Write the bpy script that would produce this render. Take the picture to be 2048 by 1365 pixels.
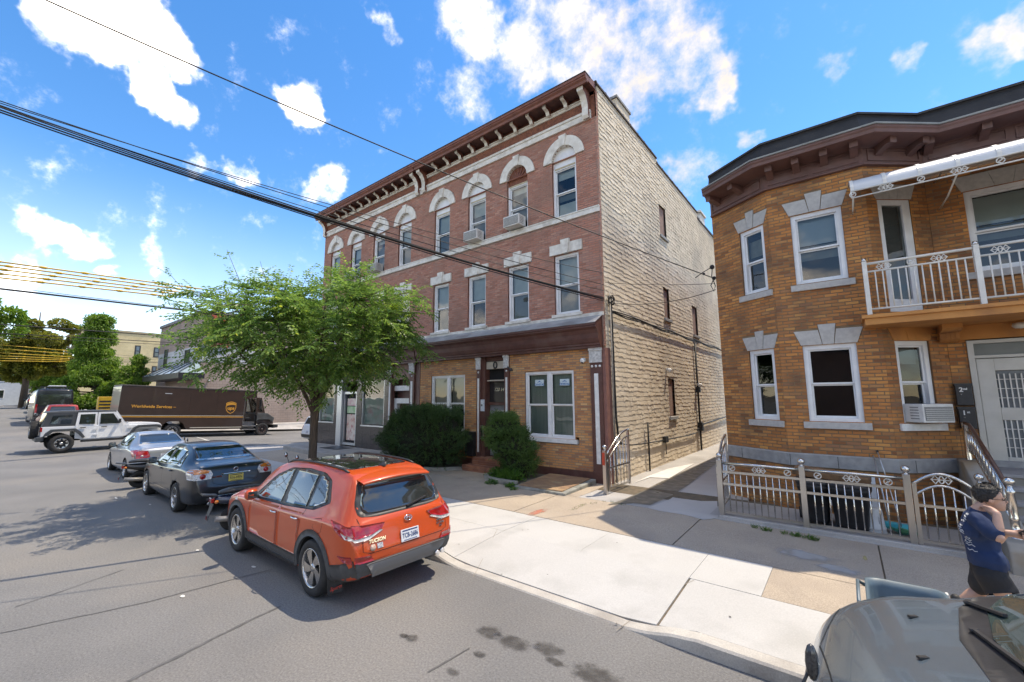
import bpy, bmesh, math, random
import numpy as np
from mathutils import Vector, Matrix, geometry
from mathutils.bvhtree import BVHTree
random.seed(7); np.random.seed(7)
for o in list(bpy.data.objects): bpy.data.objects.remove(o)
scene = bpy.context.scene
COL = scene.collection
R_ = math.radians
# ------------------------------------------------------------------ camera
FPX, IW, IH = 845.0, 2048.0, 1365.0
CAM = Vector((0.0, 0.0, 2.5))
YAW, PITCH, ROLL = R_(-38.0), R_(7.45), R_(-0.40)
_f = Vector((math.sin(YAW)*math.cos(PITCH), math.cos(YAW)*math.cos(PITCH), math.sin(PITCH)))
_r0 = Vector((math.cos(YAW), -math.sin(YAW), 0)); _u0 = _r0.cross(_f)
CR = math.cos(ROLL)*_r0 + math.sin(ROLL)*_u0
CU = -math.sin(ROLL)*_r0 + math.cos(ROLL)*_u0
CF = _f
cam_d = bpy.data.cameras.new('camera'); cam = bpy.data.objects.new('camera', cam_d); COL.objects.link(cam)
cam_d.sensor_fit = 'HORIZONTAL'; cam_d.sensor_width = 36.0; cam_d.lens = 36.0*FPX/IW
cam_d.clip_start = 0.05; cam_d.clip_end = 3000
m = Matrix((CR, CU, -CF)).transposed().to_4x4(); m.translation = CAM
cam.matrix_world = m
scene.camera = cam
def ray(x, y):
 return ((x-IW/2)/FPX)*CR - ((y-IH/2)/FPX)*CU + CF
def proj(p):
 v = Vector(p)-CAM; d = v.dot(CF)
 if d < 0.05: return None
 return (IW/2+FPX*v.dot(CR)/d, IH/2-FPX*v.dot(CU)/d, d)
def on_z(x, y, z): d = ray(x, y); return CAM+d*((z-CAM.z)/d.z)
def on_y(x, y, Y): d = ray(x, y); return CAM+d*(Y/d.y)
def on_x(x, y, X): d = ray(x, y); return CAM+d*(X/d.x)
# ------------------------------------------------------------------ sun, sky
SUND = Vector((0.22, 0.40, 1.0)).normalized()
EXPOSURE = 1.38
SUN_STRENGTH, SKY_STRENGTH = 2.0, 0.15
sd = bpy.data.lights.new('sun', 'SUN'); sd.energy = SUN_STRENGTH; sd.angle = R_(0.53); sd.color = (1.0, 0.94, 0.84)
so = bpy.data.objects.new('sun', sd); COL.objects.link(so)
so.rotation_euler = SUND.to_track_quat('Z', 'Y').to_euler(); so.location = (10, 20, 40)
world = bpy.data.worlds.new('World'); scene.world = world; world.use_nodes = True
def build_sky():
 nt = world.node_tree; nt.nodes.clear(); N = nt.nodes.new; L = nt.links.new
 out = N('ShaderNodeOutputWorld'); bg = N('ShaderNodeBackground'); bg.inputs[1].default_value = SKY_STRENGTH
 sky = N('ShaderNodeTexSky'); sky.sky_type = 'NISHITA'; sky.sun_disc = False
 sky.sun_elevation = math.asin(SUND.z); sky.sun_rotation = math.atan2(SUND.x, SUND.y)
 sky.air_density = 1.0; sky.dust_density = 0.1; sky.ozone_density = 2.5; sky.altitude = 600
 geo = N('ShaderNodeTexCoord')
 def math_(op, a, b=None, c=None):
  n = N('ShaderNodeMath'); n.operation = op
  for i, v in enumerate((a, b, c)):
   if v is None: continue
   if isinstance(v, (int, float)): n.inputs[i].default_value = v
   else: L(v, n.inputs[i])
  return n.outputs[0]
 def vmath(op, a, b):
  n = N('ShaderNodeVectorMath'); n.operation = op
  for i, v in enumerate((a, b)):
   if isinstance(v, (tuple, Vector)): n.inputs[i].default_value = tuple(v)
   else: L(v, n.inputs[i])
  return n
 d = geo.outputs['Generated']
 def noise(vec, scale, detail, rough=0.55):
  n = N('ShaderNodeTexNoise'); n.inputs['Scale'].default_value = scale; n.inputs['Detail'].default_value = detail
  n.inputs['Roughness'].default_value = rough; L(vec, n.inputs['Vector']); return n
 w = noise(d, 8.0, 4.0, 0.65)
 wc = vmath('SUBTRACT', w.outputs['Color'], (0.5, 0.5, 0.5))
 ws = N('ShaderNodeVectorMath'); ws.operation = 'SCALE'; L(wc.outputs[0], ws.inputs[0]); ws.inputs[3].default_value = 0.15
 dw = vmath('ADD', d, ws.outputs[0]); dn = N('ShaderNodeVectorMath'); dn.operation = 'NORMALIZE'; L(dw.outputs[0], dn.inputs[0])
 puffs = [(150,35,80,1),(250,55,90,1),(325,70,55,.85),(95,15,40,.4),(290,180,46,.95),(350,215,42,.95),(600,190,44,1),(628,218,26,.8),(395,327,36,.8),(480,336,34,.85),(655,372,38,.9),
  (60,465,60,.9),(135,478,46,.85),(295,505,36,.55),(205,537,24,.85),(15,548,36,.55),(755,50,26,.65),
  (940,30,55,.95),(1000,110,55,.85),(1110,80,85,1),(1230,90,105,1),(1350,70,95,1),(1420,150,70,.95),(1455,195,40,.9),(930,190,50,.7),(1300,180,60,.75),(1380,360,62,.85),(1495,282,26,.8),
  (1815,118,42,.95),(1680,102,26,.45),(1970,95,62,.8),(2040,40,60,.8),(1290,246,22,.5)]
 tot = None
 for x, y, r, wt in puffs:
  v = ray(x, y).normalized(); v2 = ray(x+r, y).normalized()
  ang = math.acos(max(-1, min(1, v.dot(v2))))*1.12
  dt = vmath('DOT_PRODUCT', dn.outputs[0], v)
  mr = N('ShaderNodeMapRange'); mr.interpolation_type = 'SMOOTHSTEP'
  mr.inputs[1].default_value = math.cos(ang*1.25); mr.inputs[2].default_value = math.cos(ang*0.25)
  mr.inputs[3].default_value = 0; mr.inputs[4].default_value = wt
  L(dt.outputs['Value'], mr.inputs[0])
  tot = mr.outputs[0] if tot is None else math_('ADD', tot, mr.outputs[0])
 sep = N('ShaderNodeSeparateXYZ'); L(d, sep.inputs[0])
 zz = math_('ADD', math_('MAXIMUM', sep.outputs[2], 0.0), 0.25)
 cx = math_('DIVIDE', sep.outputs[0], zz); cy = math_('DIVIDE', sep.outputs[1], zz)
 cmb = N('ShaderNodeCombineXYZ'); L(cx, cmb.inputs[0]); L(cy, cmb.inputs[1])
 cn = noise(cmb.outputs[0], 1.6, 4.0, 0.6)
 cm = N('ShaderNodeMapRange'); cm.inputs[1].default_value = 0.42; cm.inputs[2].default_value = 0.60; L(cn.outputs[0], cm.inputs[0])
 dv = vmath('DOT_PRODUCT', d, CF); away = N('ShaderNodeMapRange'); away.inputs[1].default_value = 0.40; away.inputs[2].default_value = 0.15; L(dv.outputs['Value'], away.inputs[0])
 tot = math_('ADD', tot, math_('MULTIPLY', cm.outputs[0], away.outputs[0]))  # unseen cloud cover behind the camera, thickened for fill light
 fine = noise(d, 15.0, 5.0, 0.66)
 brk = N('ShaderNodeMapRange'); brk.inputs[1].default_value = 0.25; brk.inputs[2].default_value = 0.75; brk.inputs[3].default_value = -0.70; brk.inputs[4].default_value = 0.70; L(fine.outputs[0], brk.inputs[0])
 dens = math_('ADD', math_('MINIMUM', tot, 1.1), brk.outputs[0])
 edge = N('ShaderNodeMapRange'); edge.interpolation_type = 'SMOOTHSTEP'; edge.inputs[1].default_value = 0.10; edge.inputs[2].default_value = 1.65; L(dens, edge.inputs[0])
 low = N('ShaderNodeMapRange'); low.interpolation_type = 'SMOOTHSTEP'; low.inputs[1].default_value = 0.42; low.inputs[2].default_value = 0.0; low.inputs[3].default_value = 0; low.inputs[4].default_value = 0.16; L(sep.outputs[2], low.inputs[0])
 mask = math_('MINIMUM', math_('ADD', math_('POWER', edge.outputs[0], 1.3), math_('MULTIPLY', low.outputs[0], 1.0)), 1.0)
 hs = N('ShaderNodeHueSaturation'); hs.inputs['Saturation'].default_value = 1.3; hs.inputs['Value'].default_value = 0.78; L(sky.outputs[0], hs.inputs['Color'])
 tint = N('ShaderNodeMix'); tint.data_type = 'RGBA'; tint.blend_type = 'MULTIPLY'; tint.inputs[0].default_value = 1
 L(hs.outputs[0], tint.inputs[6]); tint.inputs[7].default_value = (1.0, 0.98, 1.03, 1)
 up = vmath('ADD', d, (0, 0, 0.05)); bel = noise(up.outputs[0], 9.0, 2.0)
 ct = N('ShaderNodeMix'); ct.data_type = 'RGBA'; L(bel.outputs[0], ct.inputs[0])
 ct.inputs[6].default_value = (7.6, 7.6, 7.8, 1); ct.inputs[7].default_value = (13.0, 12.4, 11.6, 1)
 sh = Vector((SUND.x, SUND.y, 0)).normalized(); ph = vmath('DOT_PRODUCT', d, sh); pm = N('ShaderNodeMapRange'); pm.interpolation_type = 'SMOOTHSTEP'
 for i, v in ((1, 0.5), (2, -0.45), (3, 0.28), (4, 1.05)): pm.inputs[i].default_value = v  # clouds brighten away from the sun, added fill for the shaded facades
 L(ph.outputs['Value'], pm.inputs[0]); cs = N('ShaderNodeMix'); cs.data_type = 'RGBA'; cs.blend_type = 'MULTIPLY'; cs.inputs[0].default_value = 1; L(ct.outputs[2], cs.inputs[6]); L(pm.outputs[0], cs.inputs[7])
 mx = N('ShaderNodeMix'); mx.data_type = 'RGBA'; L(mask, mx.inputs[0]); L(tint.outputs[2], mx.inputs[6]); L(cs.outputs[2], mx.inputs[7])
 world.cycles.sampling_method = 'MANUAL'; world.cycles.sample_map_resolution = 256
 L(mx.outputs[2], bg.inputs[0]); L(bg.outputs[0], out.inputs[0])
build_sky()
vs = scene.view_settings; vs.view_transform = 'Standard'; vs.look = 'None'; vs.exposure = EXPOSURE; vs.gamma = 1; vs.use_curve_mapping = False
vs.use_white_balance = True; vs.white_balance_temperature = 7500; vs.white_balance_tint = 10
scene.render.engine = 'CYCLES'; scene.render.resolution_x = 1024; scene.render.resolution_y = 682
cy = scene.cycles; cy.max_bounces = 6; cy.diffuse_bounces = 3; cy.glossy_bounces = 3; cy.transmission_bounces = 3; cy.transparent_max_bounces = 8; cy.caustics_reflective = False; cy.caustics_refractive = False; cy.adaptive_threshold = 0.02
# ------------------------------------------------------------------ materials
MATS = {}
def mat(name, c1, c2=None, scale=6.0, rough=0.6, metal=0.0, bump=0.0, bscale=None, spec=0.5, detail=5, c3=None, s3=0.6, coat=0.0, lo=0.35, hi=0.65, stretch=None, rvar=0.0, isl=None):
 """procedural: two/three tone noise colour, optional per-piece shade, fine relief"""
 if name in MATS: return MATS[name]
 m = bpy.data.materials.new(name); m.use_nodes = True; nt = m.node_tree; N = nt.nodes.new; L = nt.links.new
 b = nt.nodes['Principled BSDF']
 b.inputs['Roughness'].default_value = rough; b.inputs['Metallic'].default_value = metal; b.inputs['Specular IOR Level'].default_value = spec
 if coat: b.inputs['Coat Weight'].default_value = coat; b.inputs['Coat Roughness'].default_value = 0.04
 tc = N('ShaderNodeTexCoord'); vec = tc.outputs['Object']
 if stretch:
  mp = N('ShaderNodeMapping'); mp.inputs['Scale'].default_value = stretch; L(vec, mp.inputs[0]); vec = mp.outputs[0]
 def noise(s, d=detail):
  n = N('ShaderNodeTexNoise'); n.inputs['Scale'].default_value = s; n.inputs['Detail'].default_value = d; L(vec, n.inputs['Vector']); return n.outputs[0]
 def mixc(fac, a, bb):
  x = N('ShaderNodeMix'); x.data_type = 'RGBA'; L(fac, x.inputs[0])
  for i, v in ((6, a), (7, bb)):
   if isinstance(v, tuple): x.inputs[i].default_value = (*v, 1)
   else: L(v, x.inputs[i])
  return x.outputs[2]
 def mr(v, a, bq, c=0.0, dq=1.0):
  x = N('ShaderNodeMapRange'); x.inputs[1].default_value = a; x.inputs[2].default_value = bq; x.inputs[3].default_value = c; x.inputs[4].default_value = dq; L(v, x.inputs[0]); return x.outputs[0]
 col = None
 if isl:       # palette picked per piece (mesh island or object)
  g = N('ShaderNodeNewGeometry'); oi = N('ShaderNodeObjectInfo')
  a = N('ShaderNodeMath'); a.operation = 'ADD'; L(g.outputs['Random Per Island'], a.inputs[0]); L(oi.outputs['Random'], a.inputs[1])
  f = N('ShaderNodeMath'); f.operation = 'FRACT'; L(a.outputs[0], f.inputs[0])
  cr = N('ShaderNodeValToRGB'); cr.color_ramp.interpolation = 'LINEAR'; els = cr.color_ramp.elements
  for i, (p, c) in enumerate(isl):
   e = els[i] if i < 2 else els.new(p)
   e.position = p; e.color = (*c, 1)
  L(f.outputs[0], cr.inputs[0]); col = cr.outputs[0]
  if c2: col = mixc(mr(noise(scale), lo, hi, 0, 0.85), col, c2)
 elif c2:
  col = mixc(mr(noise(scale), lo, hi), c1, c2)
 if c3: col = mixc(mr(noise(s3, 4), 0.52, 0.68), col if col else c1, c3)
 if col: L(col, b.inputs['Base Color'])
 else: b.inputs['Base Color'].default_value = (*c1, 1)
 if rvar: L(mr(noise(scale*1.7), 0.3, 0.7, max(0, rough-rvar), min(1, rough+rvar)), b.inputs['Roughness'])
 if bump:
  bn = N('ShaderNodeBump'); bn.inputs['Strength'].default_value = bump; bn.inputs['Distance'].default_value = 0.02
  L(noise(bscale or scale*6), bn.inputs['Height']); L(bn.outputs[0], b.inputs['Normal'])
 MATS[name] = m; return m
def glass_mat(name, tint=(0.75, 0.82, 0.80), refl=1.0, dens=0.25):
 if name in MATS: return MATS[name]
 m = bpy.data.materials.new(name); m.use_nodes = True; nt = m.node_tree; nt.nodes.clear(); N = nt.nodes.new; L = nt.links.new
 o = N('ShaderNodeOutputMaterial'); t = N('ShaderNodeBsdfTransparent'); t.inputs[0].default_value = (*tint, 1)
 g = N('ShaderNodeBsdfGlossy'); g.inputs['Roughness'].default_value = 0.015; g.inputs[0].default_value = (1, 1, 1, 1)
 fr = N('ShaderNodeFresnel'); fr.inputs[0].default_value = 1.5
 mm = N('ShaderNodeMath'); mm.operation = 'MULTIPLY_ADD'; L(fr.outputs[0], mm.inputs[0]); mm.inputs[1].default_value = 0.95*refl; mm.inputs[2].default_value = 0.02
 mm.use_clamp = True
 tc = N('ShaderNodeTexCoord'); n = N('ShaderNodeTexNoise'); n.inputs['Scale'].default_value = 2.2; n.inputs['Detail'].default_value = 1; L(tc.outputs['Object'], n.inputs['Vector'])
 b = N('ShaderNodeBump'); b.inputs['Strength'].default_value = 0.05; b.inputs['Distance'].default_value = 0.05; L(n.outputs[0], b.inputs['Height']); L(b.outputs[0], g.inputs['Normal'])
 mx = N('ShaderNodeMixShader'); L(mm.outputs[0], mx.inputs[0]); L(t.outputs[0], mx.inputs[1]); L(g.outputs[0], mx.inputs[2]); L(mx.outputs[0], o.inputs[0])
 MATS[name] = m; return m
def fade_mat(name, c1, c2, scale=9, rough=0.8, k=1.0, lo=0.25, hi=0.95):
 """stain that thins out towards its own edge"""
 m = mat(name, c1, c2, scale=scale, rough=rough); nt = m.node_tree; N = nt.nodes.new; L = nt.links.new; b = nt.nodes['Principled BSDF']
 tc = N('ShaderNodeTexCoord'); v = N('ShaderNodeVectorMath'); v.operation = 'SUBTRACT'; L(tc.outputs['Generated'], v.inputs[0]); v.inputs[1].default_value = (0.5, 0.5, 0)
 w = N('ShaderNodeVectorMath'); w.operation = 'MULTIPLY'; L(v.outputs[0], w.inputs[0]); w.inputs[1].default_value = (2, 2, 0); ln = N('ShaderNodeVectorMath'); ln.operation = 'LENGTH'; L(w.outputs[0], ln.inputs[0])
 n = N('ShaderNodeTexNoise'); n.inputs['Scale'].default_value = scale; n.inputs['Detail'].default_value = 6; L(tc.outputs['Object'], n.inputs['Vector'])
 a = N('ShaderNodeMath'); a.operation = 'MULTIPLY_ADD'; L(n.outputs[0], a.inputs[0]); a.inputs[1].default_value = 0.9; L(ln.outputs['Value'], a.inputs[2])
 r = N('ShaderNodeMapRange'); r.interpolation_type = 'SMOOTHSTEP'; r.inputs[1].default_value = hi+0.45; r.inputs[2].default_value = lo+0.45; r.inputs[3].default_value = 0; r.inputs[4].default_value = k; L(a.outputs[0], r.inputs[0]); L(r.outputs[0], b.inputs['Alpha'])
 return m
def leaf_mat(name, ramp, trans=0.35, rough=0.45):
 if name in MATS: return MATS[name]
 m = bpy.data.materials.new(name); m.use_nodes = True; nt = m.node_tree; nt.nodes.clear(); N = nt.nodes.new; L = nt.links.new
 o = N('ShaderNodeOutputMaterial'); b = N('ShaderNodeBsdfPrincipled'); b.inputs['Roughness'].default_value = rough; b.inputs['Specular IOR Level'].default_value = 0.45
 t = N('ShaderNodeBsdfTranslucent'); g = N('ShaderNodeNewGeometry'); cr = N('ShaderNodeValToRGB')
 tc = N('ShaderNodeTexCoord'); n = N('ShaderNodeTexNoise'); n.inputs['Scale'].default_value = 1.1; n.inputs['Detail'].default_value = 2; L(tc.outputs['Object'], n.inputs['Vector'])
 a = N('ShaderNodeMath'); a.operation = 'MULTIPLY_ADD'; L(g.outputs['Random Per Island'], a.inputs[0]); a.inputs[1].default_value = 0.55
 s = N('ShaderNodeMapRange'); s.inputs[1].default_value = 0.3; s.inputs[2].default_value = 0.7; s.inputs[3].default_value = 0; s.inputs[4].default_value = 0.45; L(n.outputs[0], s.inputs[0]); L(s.outputs[0], a.inputs[2])
 els = cr.color_ramp.elements
 for i, (p, c) in enumerate(ramp):
  e = els[i] if i < 2 else els.new(p)
  e.position = p; e.color = (*c, 1)
 L(a.outputs[0], cr.inputs[0]); L(cr.outputs[0], b.inputs['Base Color'])
 br = N('ShaderNodeHueSaturation'); br.inputs['Value'].default_value = 1.5; br.inputs['Saturation'].default_value = 1.1; L(cr.outputs[0], br.inputs['Color']); L(br.outputs[0], t.inputs[0])
 mx = N('ShaderNodeMixShader'); mx.inputs[0].default_value = trans; L(b.outputs[0], mx.inputs[1]); L(t.outputs[0], mx.inputs[2]); L(mx.outputs[0], o.inputs[0])
 MATS[name] = m; return m
# ------------------------------------------------------------------ mesh helpers
def tag(o, label=None, cat=None, group=None, kind=None):
 if label: o['label'] = label
 if cat: o['category'] = cat
 if group: o['group'] = group
 if kind: o['kind'] = kind
 return o
def empty(name, loc=(0, 0, 0), label=None, cat=None, group=None, rz=0.0):
 o = bpy.data.objects.new(name, None); COL.objects.link(o); o.location = loc; o.rotation_euler = (0, 0, rz); o.empty_display_size = 0.2
 return tag(o, label, cat, group)
def adopt(o, parent):
 """parent keeps the mesh where it was built (world coordinates)"""
 o.parent = parent
 if parent is not None:
  M = Matrix.Identity(4); p = parent
  chain = []
  while p is not None: chain.append(p); p = p.parent
  for q in reversed(chain):
   M = M @ q.matrix_parent_inverse @ q.matrix_basis
  o.matrix_parent_inverse = M.inverted()
 return o
class MB:
 def __init__(s, M=None): s.v = []; s.f = []; s.mi = []; s.sm = []; s.M = M; s.m = 0; s.smooth = False
 def _a(s, pts):
  b = len(s.v)
  if s.M is not None: s.v.extend([tuple(s.M @ Vector(p)) for p in pts])
  else: s.v.extend([tuple(p) for p in pts])
  return b
 def face(s, idx): s.f.append(tuple(idx)); s.mi.append(s.m); s.sm.append(s.smooth)
 def poly(s, pts): b = s._a(pts); s.face(range(b, b+len(pts))); return s
 def box(s, x0, x1, y0, y1, z0, z1):
  if x0 > x1: x0, x1 = x1, x0
  if y0 > y1: y0, y1 = y1, y0
  if z0 > z1: z0, z1 = z1, z0
  b = s._a([(x0,y0,z0),(x1,y0,z0),(x1,y1,z0),(x0,y1,z0),(x0,y0,z1),(x1,y0,z1),(x1,y1,z1),(x0,y1,z1)])
  for q in ((0,3,2,1),(4,5,6,7),(0,1,5,4),(1,2,6,5),(2,3,7,6),(3,0,4,7)): s.face([b+i for i in q])
  return s
 def hexa(s, p):   # 8 points, bottom ring then top ring
  b = s._a(p)
  for q in ((0,3,2,1),(4,5,6,7),(0,1,5,4),(1,2,6,5),(2,3,7,6),(3,0,4,7)): s.face([b+i for i in q])
  return s
 def bar(s, a, bq, w, h=None, up=(0, 0, 1)):
  a = Vector(a); bq = Vector(bq); h = h or w; d = (bq-a).normalized(); u = Vector(up)
  if abs(d.dot(u)) > 0.98: u = Vector((1, 0, 0))
  r = d.cross(u).normalized(); u = r.cross(d)
  r *= w/2; u *= h/2
  return s.hexa([a-r-u, a+r-u, bq+r-u, bq-r-u, a-r+u, a+r+u, bq+r+u, bq-r+u])
 def tube(s, pts, r, n=8, cap=True, radii=None):
  pts = [Vector(p) for p in pts]; prev = None; rings = []
  sm = s.smooth; s.smooth = True
  for i, p in enumerate(pts):
   d = (pts[min(i+1, len(pts)-1)]-pts[max(i-1, 0)]).normalized()
   if prev is None:
    u = Vector((0, 0, 1)) if abs(d.z) < 0.9 else Vector((1, 0, 0))
    u = d.cross(u).normalized()
   else:
    u = (prev-d*prev.dot(d)); u = u.normalized() if u.length > 1e-6 else d.orthogonal().normalized()
   prev = u; w = d.cross(u); rr = radii[i] if radii else r
   rings.append(s._a([p+(u*math.cos(2*math.pi*k/n)+w*math.sin(2*math.pi*k/n))*rr for k in range(n)]))
  for a, b in zip(rings, rings[1:]):
   for k in range(n): s.face((a+k, a+(k+1) % n, b+(k+1) % n, b+k))
  s.smooth = False
  if cap: s.face([rings[0]+k for k in range(n)][::-1]); s.face([rings[-1]+k for k in range(n)])
  s.smooth = sm; return s
 def lathe(s, prof, c=(0, 0, 0), axis='z', n=24, smooth=True, close=False, cap=True):
  sm = s.smooth; s.smooth = smooth; rings = []
  for r, h in prof:
   pts = []
   for k in range(n):
    t = 2*math.pi*k/n; a, b = r*math.cos(t), r*math.sin(t)
    p = {'z': (a, b, h), 'y': (a, h, -b), 'x': (h, a, b)}[axis]
    pts.append((c[0]+p[0], c[1]+p[1], c[2]+p[2]))
   rings.append(s._a(pts))
  pr = list(zip(rings, rings[1:])) + ([(rings[-1], rings[0])] if close else [])
  for a, b in pr:
   for k in range(n): s.face((a+k, a+(k+1) % n, b+(k+1) % n, b+k))
  if not close and cap:
   if prof[0][0] > 1e-5: s.face([rings[0]+k for k in range(n)][::-1])
   if prof[-1][0] > 1e-5: s.face([rings[-1]+k for k in range(n)])
  s.smooth = sm; return s
 def ball(s, c, r, n=12, sx=1, sy=1, sz=1):
  sm = s.smooth; s.smooth = True; rings = []
  for j in range(1, n//2):
   t = math.pi*j/(n//2)
   rings.append(s._a([(c[0]+r*sx*math.sin(t)*math.cos(2*math.pi*k/n), c[1]+r*sy*math.sin(t)*math.sin(2*math.pi*k/n), c[2]-r*sz*math.cos(t)) for k in range(n)]))
  b0 = s._a([(c[0], c[1], c[2]-r*sz)]); b1 = s._a([(c[0], c[1], c[2]+r*sz)])
  for k in range(n): s.face((b0, rings[0]+(k+1) % n, rings[0]+k)); s.face((b1, rings[-1]+k, rings[-1]+(k+1) % n))
  for a, b in zip(rings, rings[1:]):
   for k in range(n): s.face((a+k, a+(k+1) % n, b+(k+1) % n, b+k))
  s.smooth = sm; return s
 def prism(s, poly, f, d0, d1):
  """poly 2-D outline; f(u,v,d)->point"""
  n = len(poly); a = s._a([f(u, v, d0) for u, v in poly]); b = s._a([f(u, v, d1) for u, v in poly])
  s.face([a+i for i in range(n)][::-1]); s.face([b+i for i in range(n)])
  for i in range(n): s.face((a+i, a+(i+1) % n, b+(i+1) % n, b+i))
  return s
 def mesh(s, name, mats):
  me = bpy.data.meshes.new(name); me.from_pydata(s.v, [], s.f)
  for m in (mats if isinstance(mats, (list, tuple)) else [mats]): me.materials.append(m)
  if any(s.mi): me.polygons.foreach_set('material_index', s.mi)
  if any(s.sm): me.polygons.foreach_set('use_smooth', s.sm)
  me.update(); return me
 def build(s, name, mats, parent=None, label=None, cat=None, group=None, kind=None, bevel=0.0, local=False, fixn=True):
  me = s.mesh(name, mats)
  if bevel or fixn:
   bm = bmesh.new(); bm.from_mesh(me)
   if fixn: bmesh.ops.recalc_face_normals(bm, faces=bm.faces)
   if bevel:
    ed = [e for e in bm.edges if len(e.link_faces) == 2 and e.calc_face_angle(0) > 0.5]
    bmesh.ops.bevel(bm, geom=ed, offset=bevel, segments=2, affect='EDGES', profile=0.5, clamp_overlap=True)
   bm.to_mesh(me); bm.free()
  o = bpy.data.objects.new(name, me); COL.objects.link(o)
  if parent is not None:
   if local: o.parent = parent
   else: adopt(o, parent)
  return tag(o, label, cat, group, kind)
def np_mesh(name, V, F, mats, parent=None, smooth=False):
 """fast mesh from numpy arrays, all faces the same size"""
 V = np.asarray(V, np.float32); F = np.asarray(F, np.int32); k = F.shape[1]
 me = bpy.data.meshes.new(name); me.vertices.add(len(V)); me.vertices.foreach_set('co', V.ravel())
 me.loops.add(F.size); me.loops.foreach_set('vertex_index', F.ravel()); me.polygons.add(len(F))
 me.polygons.foreach_set('loop_start', np.arange(0, F.size, k, dtype=np.int32))
 me.polygons.foreach_set('use_smooth', np.full(len(F), smooth, bool))
 for m in (mats if isinstance(mats, (list, tuple)) else [mats]): me.materials.append(m)
 me.update(calc_edges=True); me.validate()
 o = bpy.data.objects.new(name, me); COL.objects.link(o)
 if parent is not None: adopt(o, parent)
 return o
def copy_tree(o, parent=None):
 c = o.copy(); COL.objects.link(c); c.parent = parent
 for ch in list(o.children): copy_tree(ch, c)
 return c
def text(s, size, M, m, parent, name='lettering', depth=0.002, bold=0.0, align='CENTER', shear=0.0, local=False, sx=1.0):
 cu = bpy.data.curves.new(name, 'FONT'); cu.body = s; cu.size = size; cu.extrude = depth; cu.offset = bold; cu.align_x = align; cu.align_y = 'CENTER'; cu.shear = shear; cu.resolution_u = 3
 t = bpy.data.objects.new(name, cu); COL.objects.link(t)
 dg = bpy.context.evaluated_depsgraph_get(); me = bpy.data.meshes.new_from_object(t.evaluated_get(dg)); bpy.data.objects.remove(t); bpy.data.curves.remove(cu)
 me.transform(M @ Matrix.Diagonal((sx, 1, 1, 1))); me.materials.clear(); me.materials.append(m); me.name = name
 o = bpy.data.objects.new(name, me); COL.objects.link(o)
 if parent is not None:
  if local: o.parent = parent
  else: adopt(o, parent)
 return o
def face_matrix(origin, right, up):
 r = Vector(right).normalized(); u = Vector(up).normalized(); n = r.cross(u)
 M = Matrix((r, u, n)).transposed().to_4x4(); M.translation = Vector(origin); return M
class Frame:
 """a wall plane: u along the wall (to the right when facing it), w up, d outwards"""
 def __init__(s, o, u): s.o = Vector((o[0], o[1], 0)); s.u = Vector((u[0], u[1], 0)).normalized(); s.n = Vector((s.u.y, -s.u.x, 0))
 def p(s, u, w, d=0.0): return s.o+s.u*u+s.n*d+Vector((0, 0, w))
 def M(s):
  M = Matrix((s.u, -s.n, Vector((0, 0, 1)))).transposed().to_4x4(); M.translation = s.o; return M   # local x=u, y=-d (into wall), z=w
 def mb(s): return MB(s.M())
def fb(b, u0, u1, w0, w1, d0, d1): return b.box(u0, u1, -d1, -d0, w0, w1)
def pchip(pts):
 xs = [p[0] for p in pts]; ys = [p[1] for p in pts]; n = len(xs)
 h = [xs[i+1]-xs[i] for i in range(n-1)]; dl = [(ys[i+1]-ys[i])/h[i] for i in range(n-1)]
 m = [0]*n; m[0] = dl[0]; m[-1] = dl[-1]
 for i in range(1, n-1):
  if dl[i-1]*dl[i] <= 0: m[i] = 0
  else:
   w1 = 2*h[i]+h[i-1]; w2 = h[i]+2*h[i-1]; m[i] = (w1+w2)/(w1/dl[i-1]+w2/dl[i])
 def f(x):
  if x <= xs[0]: return ys[0]
  if x >= xs[-1]: return ys[-1]
  i = 0
  while x > xs[i+1]: i += 1
  t = (x-xs[i])/h[i]
  return (2*t**3-3*t*t+1)*ys[i]+(t**3-2*t*t+t)*h[i]*m[i]+(-2*t**3+3*t*t)*ys[i+1]+(t**3-t*t)*h[i]*m[i+1]
 return f
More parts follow.
